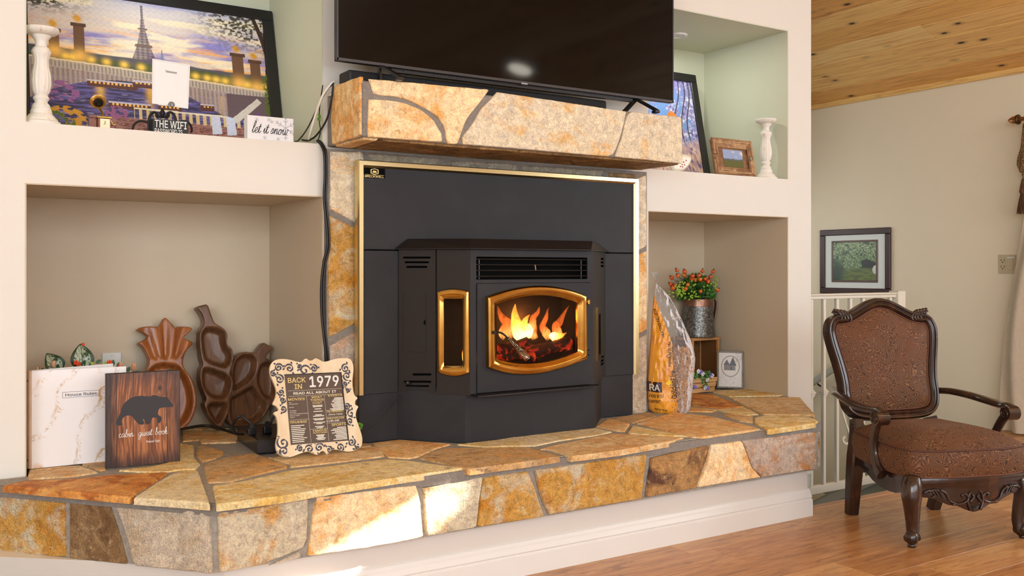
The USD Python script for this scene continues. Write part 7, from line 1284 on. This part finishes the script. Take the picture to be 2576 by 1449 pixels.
obj('stringer', Fr((4.47, 0, 0), (0, -1, 0), (0, 0, 1)).m(ext(Polygon([(-YF, -2.35), (-YF, -.062), (-3.2, -.062), (-5.3, -1.40), (-5.3, -2.35)]), .03, -.03)), mats['well_paint'], tr, smooth=False)
# framed garden picture on the side wall
FX = Fr((XS, 0, 0), (0, -1, 0), (0, 0, 1)); D2 = lambda x, y: (2020 + x / 6.038, 560 + y / 6.038)
def rectpx(fr, pts):
    q = np.array([fr.px(*p) for p in pts]); return q[[0, 3], 0].mean(), q[[1, 2], 0].mean(), q[[2, 3], 1].mean(), q[[0, 1], 1].mean()
x0, x1, y0, y1 = rectpx(FX, [D2(278, 116), D2(1348, 72), D2(1348, 1108), D2(278, 1066)]); a0, a1, c0_, c1_ = rectpx(FX, [D2(343, 180), D2(1258, 145), D2(1258, 1022), D2(343, 998)])
wp_ = Thing('wall_picture', 'dark framed garden photograph with a pale mat on the side wall', 'picture', FX.w((x0 + x1) / 2, y0, .01)); fw = np.mean([a0 - x0, x1 - a1]); frame_w = M('picture_brown', (62, 36, 32), .4)
FXp = Fr((XS - .010, 0, 0), (0, -1, 0), (0, 0, 1)); frame_bars(FXp, x0, x1, y0, y1, fw, .02, frame_w, wp_, .004)
obj('mat', FXp.m(bx(x0 + fw * .9, x1 - fw * .9, y0 + fw * .9, y1 - fw * .9, -.006, -.002)), M('mat_pale', (238, 244, 240), .6), wp_, smooth=False, label='pale blue-white mat')
g0, g1, h0, h1 = rectpx(FX, [D2(450, 280), D2(1150, 258), D2(1150, 912), D2(450, 902)]); frame_bars(FXp, g0, g1, h0, h1, .014, .008, M('fillet_brown', (104, 84, 76), .4), wp_, .002, 'fillet')
def garden(X, Y):
    n, n2 = nz(X, Y, 12, 1), nz(X, Y, 34, 5); c = np.tile(np.array(lin(58, 84, 66)), (len(X), 1)); c = blend(c, smooth2(.4, .6, n) * smooth2(.3, .5, Y), (110, 142, 96)); c = blend(c, smooth2(.48, .62, n2) * smooth2(.45, .6, Y) * .9, (170, 194, 140)); c = blend(c, smooth2(.55, .65, nz(X, Y, 44, 8)) * smooth2(.6, .8, Y), (206, 220, 190)); c = blend(c, inside([(.62, .34), (.66, .52), (.8, .56), (1, .46), (1, .32)], X, Y), (44, 48, 46)); e = np.hypot((X - .46) / .22, (Y - .40) / .18); c = blend(c, (e < 1) * 1., (94, 122, 84)); c = blend(c, (e < 1) * smooth2(.45, .6, n2), (160, 182, 136)); c = blend(c, smooth2(.34, .28, Y) * smooth2(.15, .5, X + .4 * (.3 - Y)), (112, 128, 68)); c = blend(c, smooth2(.34, .28, Y) * smooth2(.5, .62, nz(X, Y * 3, 9, 3)) * .7, (70, 92, 50)); c = blend(c, (np.hypot((X - 1.02) / .1, (Y - .28) / .12) < 1) * 1., (220, 222, 218)); return blend(c, smooth2(.3, .1, X) * smooth2(.55, .3, Y) * .6, (46, 66, 56))
mm, pc = grid(FXp, g0 + .014, g1 - .014, h0 + .014, h1 - .014, 90, 80, garden, .001); obj('photo', mm, MP('garden_print', .35), wp_, paint=pc, label='photograph of a green garden pond')
# double outlet plate
E2 = lambda x, y: (2440 + x / 3.22, 270 + y / 3.22); u0, z1_ = FX.px(*E2(231, 1195)); z0_ = FX.px(*E2(230, 1346))[1]; uw = (z1_ - z0_) * .96
op = Thing('outlet_plate', 'almond double outlet plate on the side wall beside the curtain', 'outlet', FX.w(u0 + uw / 2, z0_, .003)); alm = M('almond', (206, 192, 158), .4)
obj('cover_plate', FX.m(bx(u0, u0 + uw, z0_, z1_, .0005, .006, .002)), alm, op, smooth=False); hh = z1_ - z0_
for q in (.34, .68):
    so_ = obj('socket', FX.m(ext(Point(u0 + uw * .28, z0_ + hh * (1 - q + .02)).buffer(hh * .14).intersection(sbox(u0, z0_ + hh * (1 - q + .02) - hh * .115, u0 + uw, z0_ + hh * (1 - q + .02) + hh * .115)), .008)), alm, op, smooth=False)
    zc_ = z0_ + hh * (1 - q + .02); obj('slots', [FX.m(bx(u0 + uw * .28 + d - .0015, u0 + uw * .28 + d + .0015, zc_ - .002, zc_ + .009, .0078, .0084)) for d in (-.009, .009)] + [FX.m(ext(Point(u0 + uw * .28, zc_ - .009).buffer(.0035), .0004, .008))], INK, so_, smooth=False)
obj('switch', FX.m(bx(u0 + uw * .58, u0 + uw * .86, z0_ + hh * .2, z0_ + hh * .78, .005, .010, .002)), alm, op, smooth=False); obj('name_strip', FX.m(bx(u0 + uw * .54, u0 + uw * .96, z0_ + hh * .80, z0_ + hh * .88, .005, .0085)), paint_w, op, smooth=False, label='small white strip')
for d, q in ((.28, .06), (.28, .94), (.72, .06), (.72, .94)): obj('screw', FX.m(ext(Point(u0 + uw * d, z0_ + hh * q).buffer(.003), .0072)), alm, op, smooth=False)
# curtain, rod, tassel tie
CX = XS - .14; lin_m = usdkit.material(stage, '/World/Looks/linen', {'tc': ('texture_coordinate', {}), 'm1': ('mapping', dict(scale=(1, 1, .06))), 'n': ('noise_texture', dict(scale=420, detail=3)), 'm2': ('mapping', dict(scale=(1, .06, 1))), 'n2': ('noise_texture', dict(scale=420, detail=3)), 'mx': ('mix_float', dict(fac=.5)), 'r': ('rgb_ramp', {'ramp': [(.35, lin(222, 206, 180)), (.65, lin(242, 230, 210))]}), 'd': ('principled_bsdf', dict(roughness=.8)), 't': ('translucent_bsdf', {}), 'm': ('mix_closure', dict(fac=.3))},
    [('tc.object', 'm1.vector'), ('m1.vector', 'n.vector'), ('tc.object', 'm2.vector'), ('m2.vector', 'n2.vector'), ('n.fac', 'mx.a'), ('n2.fac', 'mx.b'), ('mx.result', 'r.fac'), ('r.color', 'd.base_color'), ('r.color', 't.color'), ('d.BSDF', 'm.closure1'), ('t.BSDF', 'm.closure2')], surface='m.closure')
le = np.array([(lambda p: (p[2], p[1]))(onX(u, v, CX)) for u, v in ((2600, 420), (2576, 540), (2558, 630), (2543, 700), (2531, 760), (2520, 830), (2513, 900), (2510, 980), (2512, 1060))]); le = le[np.argsort(le[:, 0])]
rodz = onX(2565, 300, CX)[2]; nu, nv = 130, 60; Vc = []
for z in np.linspace(.012, rodz - .012, nv):
    yl = np.interp(z, le[:, 0], le[:, 1]); t = np.linspace(0, 1, nu); y = yl + (2.12 - yl) * t; amp = .03 * (.55 + .45 * (1 - z / rodz)); Vc.append(np.column_stack([CX + amp * np.sin(t * 13 * PI + 1.2 * math.sin(z * 2)) + .012 * np.sin(t * 31 + z * 3), y, np.full(nu, z)]))
Vc = np.array(Vc).reshape(-1, 3); i = np.arange(nu * nv).reshape(nv, nu); a, b, c, d = i[:-1, :-1].ravel(), i[:-1, 1:].ravel(), i[1:, 1:].ravel(), i[1:, :-1].ravel(); Fc = np.vstack([np.stack([a, c, b], 1), np.stack([a, d, c], 1)]); N = len(Vc)
eb = [(i[r, 0], i[r + 1, 0]) for r in range(nv - 1)]; 
cm = trimesh.Trimesh(np.vstack([Vc, Vc + (.0016, 0, 0)]), np.vstack([Fc, Fc[:, ::-1] + N] + [[(p_, q_, q_ + N), (p_, q_ + N, p_ + N)] for p_, q_ in eb]), process=False)
cu = Thing('curtain', 'beige linen curtain hanging at the right edge behind the chair', 'curtain', (CX, 2.6, .012)); obj('panel', cm, lin_m, cu, smooth=True)
ry1 = onX(2562, 300, CX)[1]; bronze = M('bronze_copper', (176, 118, 74), .3, .85); rod = Thing('curtain_rod', 'copper curtain rod with an acorn finial on the side wall', 'curtain rod', (CX, 2, rodz)); obj('pole', tube([(CX, ry1, rodz), (CX, -1.5, rodz)], .013, 16), bronze, rod)
fin = lathe([(.001, .062), (.006, .060), (.014, .050), (.021, .034), (.0245, .018), (.0245, .010), (.001, .010)], 28); fin2 = lathe([(.001, -.006), (.024, -.006), (.029, -.002), (.029, .006), (.026, .011), (.001, .012)], 28, flute=lambda z, a: 1 + .03 * np.cos(a * 16))
for nm_, f_, m_ in (('finial', fin, bronze), ('finial_collar', fin2, M('bronze_dark', (96, 74, 44), .4, .8))): vv = f_.vertices; f_.vertices = np.column_stack([vv[:, 0] + CX, ry1 + vv[:, 2], vv[:, 1] + rodz]); obj(nm_, tm(f_) if f_.volume > 0 else (f_.invert() or f_), m_, rod)
obj('bracket', [tube([(CX, ry1 - .06, rodz), (XS, ry1 - .06, rodz)], .008, 10), tube([(XS - .008, ry1 - .06, rodz), (XS, ry1 - .06, rodz)], .025, 20)], bronze, rod)
rope_m, tas_m = M('rope_brown', (96, 68, 40), .7, var=[(120, (1, 1, 1), (150, 118, 74), .45, .6, 2)]), M('tassel_brown', (112, 76, 46), .8, var=[(160, (1, 1, .1), (74, 46, 28), .4, .6, 3)])
def rope(pts, par):
    c = spl(pts, 14); t = np.gradient(c, axis=0); t /= np.linalg.norm(t, axis=1, keepdims=True); n_ = np.cross(t, (1, 0, 0)); n_ /= np.linalg.norm(n_, axis=1, keepdims=True); b_ = np.cross(t, n_); s = np.concatenate([[0], np.cumsum(np.linalg.norm(np.diff(c, axis=0), axis=1))]) * 2 * PI / .045
    for k in range(3): obj('strand', tube(c + .006 * (np.cos(s + k * 2.094)[:, None] * n_ + np.sin(s + k * 2.094)[:, None] * b_), .0058, 7), rope_m, par, smooth=True)
tX = CX - .022; tas = Thing('tassel_tie', 'twisted brown rope with a long fringed tassel hanging from the rod', 'curtain tie', onX(2570, 450, tX))
rope([onX(u, v, tX) for u, v in ((2578, 312), (2575, 345), (2572, 372), (2565, 395), (2563, 413), (2568, 424), (2574, 432), (2577, 446))], tas); rope([onX(u, v, tX) for u, v in ((2582, 312), (2578, 350), (2573, 400), (2570, 420), (2574, 430))], tas)
kn_ = onX(2572.5, 427, tX); obj('knot', tube(np.array([kn_ + .013 * np.array([.5 * math.sin(2 * a), math.cos(a), math.sin(a) * .8]) for a in np.linspace(0, 2 * PI, 24, endpoint=False)]), .007, 7, closed=True), rope_m, tas, smooth=True)
tp, tb = onX(2575, 448, tX), onX(2568.5, 535, tX); Lt = tp[2] - tb[2]; obj('tassel_head', lathe([(.001, tp[2]), (.010, tp[2] - .004), (.013, tp[2] - .02), (.020, tp[2] - .06), (.0225, tp[2] - .08), (.017, tp[2] - .092), (.001, tp[2] - .092)], 24, (tX, tp[1], 0), flute=lambda z, a: 1 + .03 * np.cos(a * 12)), tas_m, tas)
rt = np.random.RandomState(5); obj('fringe', [tube(spl([(tX + .014 * math.cos(a), tp[1] + .014 * math.sin(a), tp[2] - .085), (tX + (.019 + r) * math.cos(a), tp[1] + .004 + (.021 + r) * math.sin(a), tp[2] - Lt * .7), (tX + (.021 + r) * math.cos(a), tp[1] + .012 + (.023 + r) * math.sin(a), tb[2] + rt.uniform(-.01, .008))], 3), .0017, 4) for a, r in zip(np.linspace(0, 2 * PI * 3, 110), rt.uniform(-.006, .004, 110))], tas_m, tas, smooth=True, kind='stuff')

# round ceiling lamp over the room (the television mirrors it)
P_ = onY(1310, 165, TY); d_ = ray(1310, 165) * (1, -1, 1); s_ = (ZC + (XS - P_[0]) * TS - P_[2]) / (d_[2] + d_[0] * TS); C_ = P_ + d_ * s_; N_ = np.array([TS, 0, 1.]) / math.hypot(TS, 1)
cl_ = Thing('ceiling_lamp', 'round white ceiling lamp on the pine boards mirrored in the television', 'light', C_ - N_ * .03); lamp = lathe([(.001, -.006), (.15, -.006), (.15, -.02), (.14, -.03), (.001, -.034)], 40); Rm = trimesh.geometry.align_vectors([0, 0, 1], N_); lamp.apply_transform(Rm); lamp.apply_translation(C_); obj('housing', lamp, white_trim, cl_)
gl2 = lathe([(.001, -.033), (.095, -.033), (.09, -.045), (.06, -.056), (.001, -.06)], 40); gl2.apply_transform(Rm); gl2.apply_translation(C_); obj('diffuser', gl2, emit('lamp_glow', (255, 244, 226), 46.), cl_)
